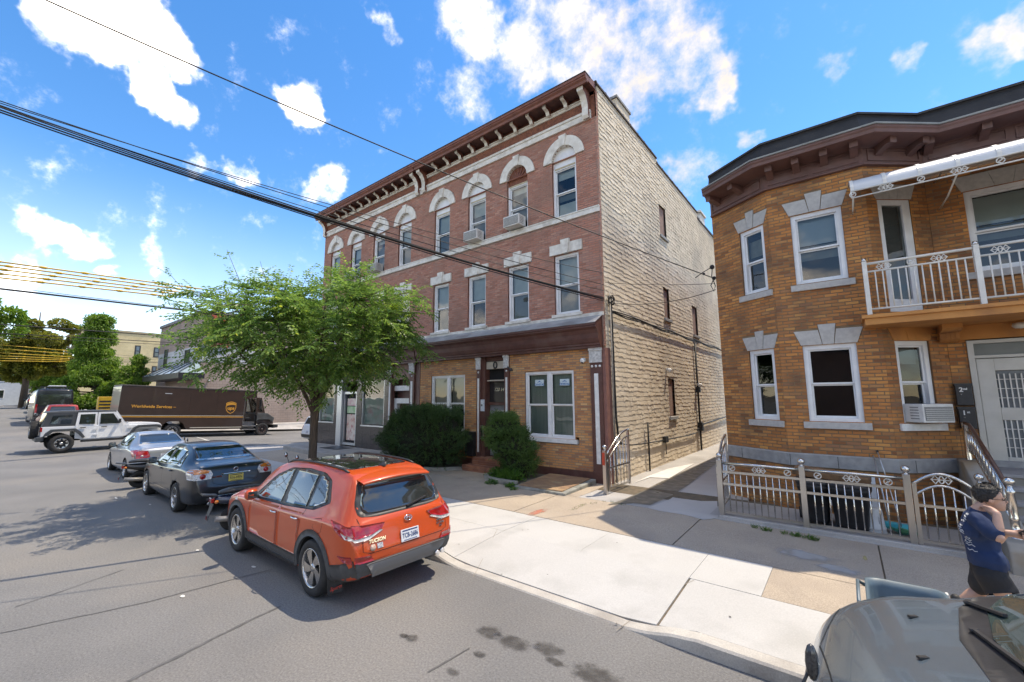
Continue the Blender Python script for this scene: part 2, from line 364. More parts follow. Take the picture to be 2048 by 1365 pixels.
# ---- masonry
def masonry(fr, u0, u1, w0, w1, holes, m_brick, m_joint, parent, bl=0.203, bh=0.057, j=0.011, nobj=300, name='brick', proud=0.0, jit=0.0015, arches=(), depth=0.02, stagger=True, wob=0.0, backname='mortar_bed', single=True):
 """coursed bricks with real joints; the ones that show largest become separate parts, the rest one joined part"""
 rnd = random.Random(int(abs(u0*1000+w1*77)) + 3)
 course = bh+j; nc = int((w1-w0)/course); rows = []
 back = fr.mb(); cand = []
 for c in range(nc+1):
  a = w0+c*course; b = min(a+bh, w1)
  if b-a < 0.015:
   continue
  mid = (a+b)/2
  def spans(hard):      # a fifth entry marks a hole only the bricks leave out (a stone sits in it)
   cuts = [(h[0], h[1]) for h in holes if h[2] < b-0.002 and h[3] > a+0.002 and not (hard and len(h) > 4)]
   for (cu, cw, r) in arches:
    r = 0.42 if hard else r
    if cw <= mid < cw+r:
     q = math.sqrt(r*r-(mid-cw)**2); cuts.append((cu-q, cu+q))
   cuts.sort(); segs = []; x = u0
   for (p, q) in cuts:
    if p > x: segs.append((x, min(p, u1)))
    x = max(x, q)
   if x < u1: segs.append((x, u1))
   return segs
  top = min(a+course, w1)
  for (p, q) in spans(True):
   if q-p > 0.004: fb(back, p, q, a-0.001, top, -depth-0.02, -0.006)
  for (p, q) in spans(False):
   off = (bl+j)/2 if (c % 2 and stagger) else 0.0
   k = math.floor((p-u0+off)/(bl+j)); s = u0-off+k*(bl+j)
   while s < q:
    e = s+bl; ss, ee = max(s, p), min(e, q)
    if ee-ss > 0.02: cand.append((ss, ee, a, b, rnd.uniform(-jit, jit)+proud))
    s += bl+j
 back.build(backname, m_joint, parent)
 def area(k):
  ss, ee, a, b, d = cand[k]; c0 = proj(fr.p(ss, a)); c1 = proj(fr.p(ee, a)); c2 = proj(fr.p(ss, b))
  if not (c0 and c1 and c2): return 0
  x, y = c0[0], c0[1]
  if x < -50 or x > 2100 or y < -50 or y > 1420: return 0
  return abs((c1[0]-c0[0])*(c2[1]-c0[1])-(c1[1]-c0[1])*(c2[0]-c0[0]))
 order = sorted(range(len(cand)), key=area, reverse=True)
 pick = [i for i in order if abs((cand[i][1]-cand[i][0])-bl) < 1e-6 and abs(cand[i][3]-cand[i][2]-bh) < 1e-6][:nobj]
 ps = set(pick)
 rest = [i for i in range(len(cand)) if i not in ps]
 ch = 0.004
 def vrt(ss, ee, a, b, d):
  return [(ss, 0.02, a), (ee, 0.02, a), (ee, 0.02, b), (ss, 0.02, b), (ss+ch, -d, a+ch), (ee-ch, -d, a+ch), (ee-ch, -d, b-ch), (ss+ch, -d, b-ch)]
 quads = [(4,5,6,7),(0,1,5,4),(1,2,6,5),(2,3,7,6),(3,0,4,7)]
 if rest:
  V = []; F = []
  M = np.array(fr.M())
  for n, i in enumerate(rest):
   V.extend(vrt(*cand[i])); F.extend([[8*n+k for k in q] for q in quads])
  V = np.array(V)
  if wob: V[:, 1] += (np.random.rand(len(V))-0.5)*wob
  V = V @ M[:3, :3].T + M[:3, 3]
  np_mesh(name+'_field', V, F, m_brick, parent)['kind'] = 'stuff'
 if pick:
  b = MB(); bb = b._a(vrt(0, bl, 0, bh, 0))
  for q in quads: b.face([bb+k for k in q])
  me = b.mesh(name, m_brick); FM = fr.M()
  for i in pick:
   ss, ee, a, bq, d = cand[i]
   o = bpy.data.objects.new(name, me); COL.objects.link(o); adopt(o, parent)
   o.matrix_basis = FM @ Matrix.Translation((ss, -d, a))
def window(fr, u0, u1, w0, w1, parent, m_frame, m_glass, reveal=0.10, fw=0.055, blind=None, m_blind=None, m_dark=None, mullion=(), meet=0.5, m_int=None, screen=0.0, m_screen=None, jamb=None, lower_open=0.0):
 """double-hung window in an opening: jamb lining, frame, two sashes with panes, blind and a dark room behind"""
 b = fr.mb(); d0 = -reveal
 jm = jamb or m_frame
 fb(b, u0, u0+fw, w0, w1, d0-0.09, d0+0.03); fb(b, u1-fw, u1, w0, w1, d0-0.09, d0+0.03)
 fb(b, u0+fw, u1-fw, w1-fw, w1, d0-0.09, d0+0.028); fb(b, u0+fw, u1-fw, w0, w0+fw*0.8, d0-0.09, d0+0.032)
 edges = [u0+fw]
 for c in mullion: fb(b, c-0.06, c+0.06, w0+fw*0.8, w1-fw, d0-0.09, d0+0.024); edges += [c-0.06, c+0.06]
 edges.append(u1-fw)
 win = b.build('window', m_frame, parent, bevel=0.0)
 for i in range(0, len(edges), 2):
  a, c = edges[i], edges[i+1]; lo, hi = w0+fw*0.8, w1-fw; mid = lo+(hi-lo)*meet; sw = 0.032
  s = fr.mb()
  fb(s, a, a+sw, mid-0.02, hi, d0-0.055, d0-0.012); fb(s, c-sw, c, mid-0.02, hi, d0-0.055, d0-0.012); fb(s, a+sw, c-sw, hi-sw, hi, d0-0.055, d0-0.012); fb(s, a+sw, c-sw, mid-0.02, mid+0.014, d0-0.055, d0-0.010)
  lo2 = lo+lower_open
  fb(s, a, a+sw, lo2, mid-0.021+lower_open, d0-0.088, d0-0.058); fb(s, c-sw, c, lo2, mid-0.021+lower_open, d0-0.088, d0-0.058); fb(s, a+sw, c-sw, lo2, lo2+sw*1.3, d0-0.088, d0-0.056); fb(s, a+sw, c-sw, mid-0.05+lower_open, mid-0.021+lower_open, d0-0.088, d0-0.058)
  s.build('sash', m_frame, win)
  p = fr.mb(); p.poly([(a+sw, -(d0-0.03), mid+0.014), (c-sw, -(d0-0.03), mid+0.014), (c-sw, -(d0-0.03), hi-sw), (a+sw, -(d0-0.03), hi-sw)]); p.build('pane', m_glass, win, fixn=False)
  p = fr.mb(); p.poly([(a+sw, -(d0-0.072), lo2+sw*1.3), (c-sw, -(d0-0.072), lo2+sw*1.3), (c-sw, -(d0-0.072), mid-0.05+lower_open), (a+sw, -(d0-0.072), mid-0.05+lower_open)]); p.build('pane', m_glass, win, fixn=False)
  if blind:
   for (f0, f1, mm) in blind:   # fractions of the height covered, from the top
    q = fr.mb(); fb(q, a+0.01, c-0.01, hi-(hi-lo)*f1, hi-(hi-lo)*f0, d0-0.135, d0-0.128); q.build('blind', mm, win)
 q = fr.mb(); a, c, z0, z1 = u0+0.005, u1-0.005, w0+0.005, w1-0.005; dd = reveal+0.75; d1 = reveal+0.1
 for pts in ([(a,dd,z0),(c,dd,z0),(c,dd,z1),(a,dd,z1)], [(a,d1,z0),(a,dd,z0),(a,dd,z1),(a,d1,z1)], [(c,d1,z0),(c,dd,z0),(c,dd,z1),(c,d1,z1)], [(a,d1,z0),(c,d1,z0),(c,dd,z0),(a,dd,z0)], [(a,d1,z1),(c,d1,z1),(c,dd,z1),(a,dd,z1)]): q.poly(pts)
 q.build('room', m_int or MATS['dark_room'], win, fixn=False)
 return win
def reveal_box(fr, u0, u1, w0, w1, m, parent, depth=0.22, t=0.012, name='jamb'):
 b = fr.mb(); fb(b, u0-t, u0, w0-t, w1+t, -depth, -0.004); fb(b, u1, u1+t, w0-t, w1+t, -depth, -0.004); fb(b, u0, u1, w1, w1+t, -depth, -0.004); fb(b, u0, u1, w0-t, w0, -depth, -0.004)
 return b.build(name, m, parent)
# ------------------------------------------------------------------ shared materials
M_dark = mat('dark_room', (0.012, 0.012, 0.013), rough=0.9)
M_white = mat('white_paint', (0.78, 0.78, 0.76), (0.66, 0.66, 0.64), scale=9, rough=0.45, bump=0.05)
M_vinyl = mat('white_vinyl', (0.80, 0.81, 0.82), (0.70, 0.71, 0.72), scale=4, rough=0.35)
M_oldwhite = mat('weathered_white_paint', (0.76, 0.73, 0.67), (0.64, 0.60, 0.53), scale=7, rough=0.7, bump=0.25, c3=(0.52, 0.48, 0.42), s3=3.2)
M_brown = mat('brown_painted_metal', (0.125, 0.053, 0.040), (0.09, 0.038, 0.030), scale=5, rough=0.5, bump=0.08, c3=(0.13, 0.07, 0.055), s3=2.2)
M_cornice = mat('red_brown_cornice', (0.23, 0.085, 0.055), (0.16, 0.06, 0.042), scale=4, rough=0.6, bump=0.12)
M_stone = mat('grey_limestone', (0.50, 0.485, 0.455), (0.42, 0.405, 0.385), scale=14, rough=0.8, bump=0.12)
M_stoneD = mat('dark_limestone', (0.34, 0.335, 0.325), (0.27, 0.265, 0.26), scale=9, rough=0.85, bump=0.12)
M_steel = mat('polished_steel', (0.62, 0.60, 0.57), rough=0.16, metal=1.0)
M_steel2 = mat('brushed_steel', (0.55, 0.54, 0.52), rough=0.3, metal=1.0)
M_black = mat('black_plastic', (0.018, 0.018, 0.019), (0.03, 0.03, 0.032), scale=12, rough=0.45, bump=0.05)
M_rubber = mat('tyre_rubber', (0.022, 0.022, 0.023), (0.035, 0.034, 0.033), scale=14, rough=0.85, bump=0.1)
M_cable = mat('black_cable', (0.012, 0.012, 0.013), rough=0.6)
M_glass = glass_mat('window_glass')
M_blind = mat('cream_roller_blind', (0.70, 0.70, 0.68), (0.60, 0.61, 0.60), scale=2.5, rough=0.9)
M_blindg = mat('grey_window_screen', (0.16, 0.17, 0.175), (0.20, 0.21, 0.21), scale=3, rough=0.8)
M_vblind = mat('vertical_blind', (0.36, 0.40, 0.36), (0.44, 0.47, 0.43), scale=3, rough=0.8, stretch=(9, 1, 0.3))
M_ac = mat('ac_case', (0.68, 0.68, 0.65), (0.58, 0.57, 0.54), scale=8, rough=0.5)
M_acg = mat('ac_grille', (0.30, 0.30, 0.29), (0.16, 0.16, 0.155), scale=60, rough=0.6, stretch=(1, 1, 4))
# ------------------------------------------------------------------ ground
def sstep(a, b, x):
 t = max(0.0, min(1.0, (x-a)/(b-a))); return t*t*(3-2*t)
def zr(x, y):
 z = 0.035*max(0.0, min(-28-x, 45))
 t = sstep(-20.6, -24.0, x)*(1-sstep(-36.0, -39.5, x))
 return z-0.045*max(0.0, min(y-6, 40))*t
def zwalk(x, y):
 return zr(x, y)+0.13+0.012*(max(y, 4.65)-4.65)
def kerb_drop(x):      # lowered at the driveway
 return 0.115*(sstep(-5.5, -4.7, x)-sstep(-2.1, -1.35, x))
KY = 4.68
def ysh(x, y):      # the street runs a degree off the building line
 return -0.019*(x+5)*max(0.0, min(1.0, (8.9-y)/1.9))
def zflag(x, y):
 k = max(0.0, min(1.0, (6.05-y)/1.3)); return zwalk(x, y)-kerb_drop(x)*k
def sheet(name, xs, ys, zf, m, kind='structure', parent=None, label=None, cat=None, holes=None, shear=True):
 V = []; F = []; n = len(ys)
 for x in xs:
  for y in ys: V.append((x, y+(ysh(x, y) if shear else 0.0), zf(x, y)))
 for i in range(len(xs)-1):
  for j in range(n-1):
   if holes and holes((xs[i]+xs[i+1])/2, (ys[j]+ys[j+1])/2): continue
   F.append((i*n+j, (i+1)*n+j, (i+1)*n+j+1, i*n+j+1))
 o = np_mesh(name, V, F, m, parent, smooth=True); o['kind'] = kind; return o
def asphalt_mat():
 m = mat('asphalt', (0.145, 0.141, 0.137), (0.185, 0.179, 0.172), scale=0.55, rough=0.88, bump=0.45, bscale=140, c3=(0.205, 0.19, 0.172), s3=0.23, detail=8)
 nt = m.node_tree; N = nt.nodes.new; L = nt.links.new; b = nt.nodes['Principled BSDF']; src = b.inputs['Base Color'].links[0].from_socket
 tc = N('ShaderNodeTexCoord'); n = N('ShaderNodeTexNoise'); n.inputs['Scale'].default_value = 45; n.inputs['Detail'].default_value = 5; n.inputs['Roughness'].default_value = 0.75; L(tc.outputs['Object'], n.inputs['Vector'])
 r = N('ShaderNodeMapRange'); r.inputs[1].default_value = 0.25; r.inputs[2].default_value = 0.75; r.inputs[3].default_value = 0.5; r.inputs[4].default_value = 1.55; L(n.outputs[0], r.inputs[0])
 x = N('ShaderNodeMix'); x.data_type = 'RGBA'; x.blend_type = 'MULTIPLY'; x.inputs[0].default_value = 1; L(src, x.inputs[6])
 v = N('ShaderNodeTexVoronoi'); v.inputs['Scale'].default_value = 0.9; L(tc.outputs['Object'], v.inputs['Vector'])
 n2 = N('ShaderNodeTexNoise'); n2.inputs['Scale'].default_value = 7; n2.inputs['Detail'].default_value = 4; L(tc.outputs['Object'], n2.inputs['Vector'])
 ad = N('ShaderNodeMath'); ad.operation = 'MULTIPLY_ADD'; L(n2.outputs[0], ad.inputs[0]); ad.inputs[1].default_value = 0.22; L(v.outputs['Distance'], ad.inputs[2])
 sp = N('ShaderNodeMapRange'); sp.inputs[1].default_value = 0.14; sp.inputs[2].default_value = 0.26; sp.inputs[3].default_value = 0.55; sp.inputs[4].default_value = 1.0; L(ad.outputs[0], sp.inputs[0])
 se = N('ShaderNodeSeparateXYZ'); L(tc.outputs['Object'], se.inputs[0])
 ln = N('ShaderNodeMapRange'); ln.inputs[1].default_value = 2.4; ln.inputs[2].default_value = 3.2; L(se.outputs[1], ln.inputs[0])
 mxv = N('ShaderNodeMix'); mxv.data_type = 'FLOAT'; L(ln.outputs[0], mxv.inputs[0]); mxv.inputs[2].default_value = 1.0; L(sp.outputs[0], mxv.inputs[3])
 mu = N('ShaderNodeMath'); mu.operation = 'MULTIPLY'; L(r.outputs[0], mu.inputs[0]); L(mxv.outputs[0], mu.inputs[1])
 L(mu.outputs[0], x.inputs[7]); L(x.outputs[2], b.inputs['Base Color'])
 return m
M_asphalt = asphalt_mat()
M_earth = mat('packed_earth', (0.16, 0.13, 0.095), (0.11, 0.10, 0.07), scale=1.5, rough=0.95, bump=0.3)
def speckle(m, scale, lo, hi):
 nt = m.node_tree; N = nt.nodes.new; L = nt.links.new; b = nt.nodes['Principled BSDF']; src = b.inputs['Base Color'].links[0].from_socket
 tc = N('ShaderNodeTexCoord'); n = N('ShaderNodeTexNoise'); n.inputs['Scale'].default_value = scale; n.inputs['Detail'].default_value = 3; L(tc.outputs['Object'], n.inputs['Vector'])
 r = N('ShaderNodeMapRange'); r.inputs[1].default_value = 0.3; r.inputs[2].default_value = 0.7; r.inputs[3].default_value = lo; r.inputs[4].default_value = hi; L(n.outputs[0], r.inputs[0])
 x = N('ShaderNodeMix'); x.data_type = 'RGBA'; x.blend_type = 'MULTIPLY'; x.inputs[0].default_value = 1; L(src, x.inputs[6]); L(r.outputs[0], x.inputs[7]); L(x.outputs[2], b.inputs['Base Color'])
 return m
M_newconc = speckle(mat('new_concrete', (0.46, 0.45, 0.43), (0.50, 0.49, 0.47), scale=0.8, rough=0.85, bump=0.15, bscale=70, c3=(0.42, 0.41, 0.39), s3=1.3, detail=9), 60, 0.92, 1.06)
M_oldconc = speckle(mat('old_concrete', (0.43, 0.355, 0.275), (0.37, 0.305, 0.24), scale=1.2, rough=0.9, bump=0.3, bscale=90, c3=(0.31, 0.255, 0.205), s3=0.55, detail=8), 85, 0.72, 1.25)
M_greyconc = speckle(mat('grey_concrete', (0.36, 0.345, 0.33), (0.43, 0.41, 0.39), scale=0.9, rough=0.9, bump=0.2, bscale=70, c3=(0.30, 0.285, 0.265), s3=0.8), 70, 0.85, 1.12)
M_kerb = speckle(mat('kerb_concrete', (0.52, 0.49, 0.44), (0.42, 0.39, 0.35), scale=3, rough=0.9, bump=0.25, c3=(0.34, 0.31, 0.275), s3=1.8), 70, 0.85, 1.1)
M_joint = mat('sidewalk_joint', (0.16, 0.12, 0.08), (0.10, 0.085, 0.06), scale=8, rough=0.95)
xs = [-170, -140, -120, -100, -85, -75] + [-73+i*1.5 for i in range(0, 45)] + [-4, 0, 6, 15, 40, 90]
ys = [-60, -30, -14, -8, -3, 0, 2.5, KY] + [6, 8, 10.6, 14, 18, 24, 30, 38, 46, 60, 110]
sheet('ground', [-900, -400]+xs+[200, 500], [-500, -200]+ys+[250, 800], lambda x, y: zr(max(x, -170), y)-0.06, M_earth, shear=False)
rx = xs; ry = [-14, -8, -4, -1.5, 0, 1.5, 3, KY+0.01]
road = sheet('road', rx, ry, zr, M_asphalt)
side = sheet('side_street', [-36, -34.5, -33, -31, -29, -27, -25.2], [KY+0.012, 5.2, 6, 8, 10.5, 13, 16, 20, 26, 34, 46, 70], lambda x, y: zr(x, y)+0.0, M_asphalt)
# opposite kerb and pavement behind the camera
sheet('far_sidewalk', [-120, -60, -30, 0, 40], [-20, -17, -14], lambda x, y: zr(x, y)+0.14, M_greyconc)
# painted crossing lines on the side street
M_line = mat('road_paint', (0.62, 0.61, 0.58), (0.40, 0.39, 0.37), scale=7, rough=0.8, lo=0.45, hi=0.62)
for y0, y1 in ((6.1, 6.4), (9.1, 9.4)):
 b = MB(); n = 10
 for i in range(n):
  xa, xb = -35.2+i*1.0, -35.2+(i+1)*1.0
  b.poly([(xa, y0, zr(xa, y0)+0.006), (xb, y0, zr(xb, y0)+0.006), (xb, y1, zr(xb, y1)+0.006), (xa, y1, zr(xa, y1)+0.006)])
 b.build('crossing_line', M_line, side, fixn=False)
# tar seams, stains and scraps on the asphalt
M_tar = mat('tar_seam', (0.085, 0.082, 0.078), (0.13, 0.125, 0.12), scale=9, rough=0.7)
def strip(name, pts, w, m, parent, z=0.005, wj=0.3, zf=None):
 rnd = random.Random(len(pts)*31+int(w*1000)); b = MB(); P = []
 for a, c in zip(pts, pts[1:]):
  a = Vector(a); c = Vector(c); n = max(2, int((c-a).length/0.12))
  for i in range(n): P.append(a.lerp(c, i/n))
 P.append(Vector(pts[-1])); off = 0.0; L = []; Rr = []
 for i, p in enumerate(P):
  d = (P[min(i+1, len(P)-1)]-P[max(i-1, 0)]).normalized(); nrm = Vector((-d.y, d.x, 0))
  off = off*0.8+rnd.uniform(-1, 1)*w*wj; ww = w*rnd.uniform(0.6, 1.2)/2; q = p+nrm*off
  for lst, s in ((L, 1), (Rr, -1)):
   t = q+nrm*ww*s; lst.append((t.x, t.y, (zf(t.x, t.y) if zf else 0)+z))
 for i in range(len(P)-1): b.poly([L[i], Rr[i], Rr[i+1], L[i+1]])
 return b.build(name, m, parent, fixn=False)
def g2(x, y, z=0.0): p = on_z(x, y, z); return (p.x, p.y, 0)
strip('tar_seam', [g2(255, 1364), g2(560, 1213)], 0.045, M_tar, road)
strip('tar_seam', [g2(0, 1268), g2(300, 1205), g2(545, 1140)], 0.022, M_tar, road, wj=0.5)
strip('tar_seam', [g2(855, 1345), g2(940, 1298)], 0.02, M_tar, road, z=0.006)
strip('tar_seam', [g2(30, 1215), g2(250, 1140)], 0.014, M_tar, road, z=0.006, wj=0.8)
M_stain = fade_mat('oil_stain', (0.055, 0.05, 0.046), (0.10, 0.094, 0.087), scale=11, rough=0.75, k=0.75)
def blot(name, c, rx_, ry_, m, parent, z, seed, n=26):
 rnd = random.Random(seed); b = MB(); pts = []; ph = [rnd.uniform(0, 6.28) for _ in range(4)]
 for k in range(n):
  t = 2*math.pi*k/n; r = 1+0.13*math.sin(2*t+ph[0])+0.1*math.sin(3*t+ph[1])+0.08*math.sin(5*t+ph[2])+rnd.uniform(-.05, .05)
  pts.append((c[0]+rx_*r*math.cos(t), c[1]+ry_*r*math.sin(t), z))
 b.poly(pts); return b.build(name, m, parent, fixn=False)
for i, (x, y, r) in enumerate([(982,1266,.13),(1030,1287,.15),(1094,1299,.13),(1108,1325,.07),(1190,1350,.19),(960,1310,.06),(825,1278,.07),(808,1272,.05),(905,1345,.06)]):
 p = on_z(x, y, 0); blot('oil_stain', p, r*1.5, r*1.05, M_stain, road, 0.004, i)
M_scrap = mat('paper_scrap', (0.6, 0.58, 0.53), rough=0.8)
for i, (x, y) in enumerate([(232, 997), (395, 1102), (365, 1194), (507, 1135), (700, 1152), (300, 1010)]):
 p = on_z(x, y, 0); blot('paper_scrap', p, 0.05 if i else 0.14, 0.025, M_scrap, road, 0.008, 40+i, 7)
# ------------------------------------------------------------------ kerb
def kerb(name, xs_, drop):
 b = MB(); prev = None
 for x in xs_:
  zb = zr(x, KY); zt = zb+0.13-drop(x); w = 0.16
  k = KY+ysh(x, KY); sec = [(x, k-0.012, zb-0.05), (x, k, zt-0.02), (x, k+0.02, zt), (x, k+w, zt+0.002), (x, k+w, zb-0.05)]
  a = b._a(sec)
  if prev is not None:
   for k in range(5): b.face((prev+k, a+k, a+(k+1) % 5, prev+(k+1) % 5))
  else: b.face(range(a, a+5))
  prev = a
 b.face(range(prev, prev+5))
 o = b.build(name, M_kerb, None); o['kind'] = 'structure'; return o
kerb('kerb', [-24.6]+[-24+i*0.25 for i in range(0, 74)]+[-5.5, -5.2, -4.95, -4.7, -4.2, -3.6, -3, -2.5, -2.1, -1.85, -1.6, -1.35, -1, 0, 2, 5, 9, 14], kerb_drop)
kerb('kerb', [-38+0.0, -38.5, -42, -50, -60, -73, -90, -120], lambda x: 0)
# ------------------------------------------------------------------ pavement flags
walk = sheet('sidewalk', [-20.4+i*0.6 for i in range(0, 58)], [KY+0.16, 5.2, 5.6, 6.05, 6.6, 7.0, 7.6, 8.3, 9.0, 9.8, 10.8], lambda x, y: zflag(x, y)-0.014, M_joint)
sheet('sidewalk', [-25.2, -24.6, -23.5, -22.5, -21.5, -20.4], [KY+0.16, 6, 7, 9, 10.55, 14, 20, 30, 46], lambda x, y: zr(x, y)+0.13, M_greyconc)
sheet('sidewalk', [-120, -90, -73, -60, -50, -42, -38, -36.2], [KY+0.16, 6, 8, 10.8, 16, 26, 46], lambda x, y: zr(x, y)+0.13, M_greyconc)
rf = random.Random(5)
def flag(x0, x1, y0, y1, m, name='paving_flag', gap=0.012):
 x0 += gap/2; x1 -= gap/2; y0 += gap/2; y1 -= gap/2
 nx = max(1, int((x1-x0)/0.35)); b = MB(); dz = rf.uniform(-0.003, 0.003)
 X = [x0+(x1-x0)*i/nx for i in range(nx+1)]; Y = [y0+(y1-y0)*i/4 for i in range(5)]
 idx = [[b._a([(x, y+ysh(x, y), zflag(x, y)+dz)]) for y in Y] for x in X]
 b.smooth = True
 for i in range(nx):
  for j in range(4): b.face((idx[i][j], idx[i+1][j], idx[i+1][j+1], idx[i][j+1]))
 b.smooth = False
 ring = [(x, y0) for x in X]+[(x1, y) for y in Y[1:]]+[(x, y1) for x in X[::-1][1:]]+[(x0, y) for y in Y[::-1][1:-1]]
 a = b._a([(x, y+ysh(x, y), zflag(x, y)+dz) for x, y in ring]); c = b._a([(x, y+ysh(x, y), zflag(x, y)-0.03) for x, y in ring]); n = len(ring)
 for k in range(n): b.face((a+k, c+k, c+(k+1) % n, a+(k+1) % n))
 return b.build(name, m, walk, fixn=False)
k0 = KY+0.165
# new pale concrete along the kerb
for (a, c) in ((-20.3, -17.2), (-17.2, -14.1), (-14.1, -11.1), (-11.1, -8.0), (-8.0, -4.95), (-4.95, -1.80)):
 flag(a, c, k0, 6.06, M_newconc, gap=0.006 if a > -5 else 0.012)
for (a, c) in ((-20.3, -17.2), (-17.2, -14.1), (-14.1, -11.1), (-11.1, -9.5), (-9.5, -8.0), (-8.0, -6.5), (-6.5, -4.95), (-4.95, -3.4), (-3.4, -1.80), (-1.80, -0.98)):
 flag(a, c, 6.06, 7.10, M_newconc, gap=0.006)
flag(-1.78, -0.20, k0, 6.06, M_newconc, gap=0.006); flag(-0.98, 0.9, 6.06, 7.10, M_oldconc, gap=0.004)
for (a, c) in ((-0.20, 1.4), (1.4, 3.0), (3.0, 5.0), (5.0, 8.0)): flag(a, c, k0, 6.06, M_newconc if a < 0 else M_oldconc, gap=0.006)
flag(0.9, 2.6, 6.06, 7.10, M_oldconc); flag(2.6, 5.0, 6.06, 7.10, M_oldconc); flag(5, 8, 6.06, 7.10, M_oldconc)
# old exposed-aggregate flags behind
for (a, c) in ((-20.3, -17.6), (-17.6, -15.0), (-15.0, -12.6), (-12.6, -10.3), (-10.3, -7.9), (-7.9, -5.55), (-5.55, -2.35), (-2.35, 0.2), (0.2, 2.6), (2.6, 5.0), (5.0, 8.0)):
 flag(a, c, 7.10, 8.92, M_oldconc, gap=0.02)
for (a, c) in ((-20.3, -15.0), (-15.0, -10.3), (-10.3, -7.9), (-7.9, -5.05), (-2.3, 1.35)):
 flag(a, c, 8.92, 10.56, M_oldconc if a < -4 else M_greyconc, gap=0.02)
# driveway between the buildings
drive = sheet('driveway', [-5.1, -4.6, -4.1, -3.6, -3.1, -2.6, -2.2, -1.9], [8.92, 9.4, 10.2, 11, 12, 13.5, 15, 18, 22, 28, 36], lambda x, y: zwalk(x, 9)+0.0-0.012*max(0, min(1.0, (y-9)/3)), M_greyconc)
M_wet = mat('wet_concrete', (0.175, 0.155, 0.125), (0.13, 0.12, 0.10), scale=2.5, rough=0.45, rvar=0.2)
M_fresh = mat('fresh_cement', (0.66, 0.645, 0.62), (0.56, 0.545, 0.52), scale=3, rough=0.85, bump=0.1)
M_smooth = mat('smoothed_cement', (0.47, 0.45, 0.43), (0.42, 0.405, 0.39), scale=1.5, rough=0.8, bump=0.06)
def zdrv(x, y): return zwalk(x, 9)-0.012*max(0, min(1.0, (y-9)/3))
def patch(name, pix, m, parent, z, zf=zdrv, zp=0.17):
 b = MB(); b.poly([(p.x, p.y, zf(p.x, p.y)+z) for p in (on_z(x, y, zp) for x, y in pix)]); return b.build(name, m, parent, fixn=False)
patch('cement_patch', [(1295,1018),(1340,1000),(1375,975),(1400,955),(1432,930),(1436,1038),(1408,1042),(1370,1032),(1320,1024)], M_smooth, drive, 0.005)
patch('wet_streak', [(1215,1012),(1250,1000),(1285,984),(1315,968),(1352,950),(1392,932),(1430,914),(1432,928),(1402,950),(1378,970),(1345,992),(1300,1012),(1268,1008)], M_wet, drive, 0.009)
patch('cement_patch', [(1266,968),(1300,952),(1338,938),(1388,928),(1362,944),(1338,958),(1300,956)], M_fresh, drive, 0.013)
def zf_(x, y): return zflag(x, y)
M_redpaint = fade_mat('red_spray_mark', (0.52, 0.15, 0.09), (0.45, 0.25, 0.18), scale=16, k=0.8)
patch('paint_mark', [(1055,1030),(1068,1022),(1085,1020),(1100,1019),(1098,1024),(1084,1027),(1070,1031),(1056,1034)], M_redpaint, walk, 0.006, zf_, 0.155)
M_yelpaint = fade_mat('yellow_spray_mark', (0.60, 0.50, 0.14), (0.5, 0.42, 0.2), scale=16, k=0.7)
patch('paint_mark', [(1722,1112),(1730,1113),(1738,1126),(1734,1127),(1726,1120)], M_yelpaint, walk, 0.006, zf_, 0.16)
M_greypatch = fade_mat('grey_skim_patch', (0.44, 0.43, 0.42), (0.40, 0.38, 0.35), scale=5, k=0.8)
patch('skim_patch', [(1530,1102),(1560,1094),(1585,1096),(1620,1108),(1660,1118),(1700,1125),(1690,1130),(1640,1128),(1590,1120),(1545,1112)], M_greypatch, walk, 0.0055, zf_, 0.16)
patch('skim_patch', [(1622,1130),(1680,1130),(1730,1140),(1735,1150),(1700,1155),(1650,1146)], M_greypatch, walk, 0.0055, zf_, 0.16)
# scored flare lines of the apron, gum spots
M_score = mat('score_line', (0.30, 0.26, 0.21), rough=0.95)
strip('score_line', [g2(946, 1139, .12), g2(994, 1060, .15)], 0.008, M_score, walk, z=0.004, wj=0.05, zf=zf_)
strip('score_line', [g2(1232, 1245, .1), g2(1300, 1195, .12), g2(1388, 1160, .15)], 0.008, M_score, walk, z=0.004, wj=0.05, zf=zf_)
M_gum = mat('gum_spot', (0.12, 0.11, 0.10), rough=0.9)
for i, (x, y) in enumerate([(1095,1136),(1056,1060),(1045,1061),(1242,1227),(1232,1222),(1460,1232),(992,1156),(918,1084),(1234,1087),(1003,1131)]):
 p = on_z(x, y, 0.15); blot('gum_spot', p, 0.012, 0.012, M_gum, walk, zflag(p.x, p.y)+0.006, i+70, 8)
# ------------------------------------------------------------------ the pair of three-storey brick buildings
YF = 10.55
XL, XM, XR = -20.37, -12.70, -5.05
M_redbrick = mat('red_brown_brick', (0.2, 0.1, 0.07), (0.29, 0.15, 0.11), scale=1.1, rough=0.85, bump=0.2, bscale=60, lo=0.45, hi=0.75,
 isl=[(0.0, (0.31, 0.135, 0.095)), (0.3, (0.43, 0.185, 0.128)), (0.6, (0.47, 0.22, 0.155)), (0.85, (0.37, 0.20, 0.155)), (1.0, (0.52, 0.28, 0.20))])
M_redjoint = mat('dark_mortar', (0.26, 0.165, 0.13), (0.32, 0.215, 0.175), scale=6, rough=0.95)
M_tan = mat('orange_tan_brick', (0.4, 0.2, 0.1), (0.38, 0.18, 0.08), scale=0.9, rough=0.8, bump=0.18, bscale=60, lo=0.5, hi=0.8,
 isl=[(0.0, (0.52, 0.245, 0.095)), (0.30, (0.60, 0.30, 0.12)), (0.55, (0.55, 0.26, 0.105)), (0.72, (0.38, 0.16, 0.08)), (0.84, (0.32, 0.18, 0.11)), (1.0, (0.66, 0.40, 0.18))])
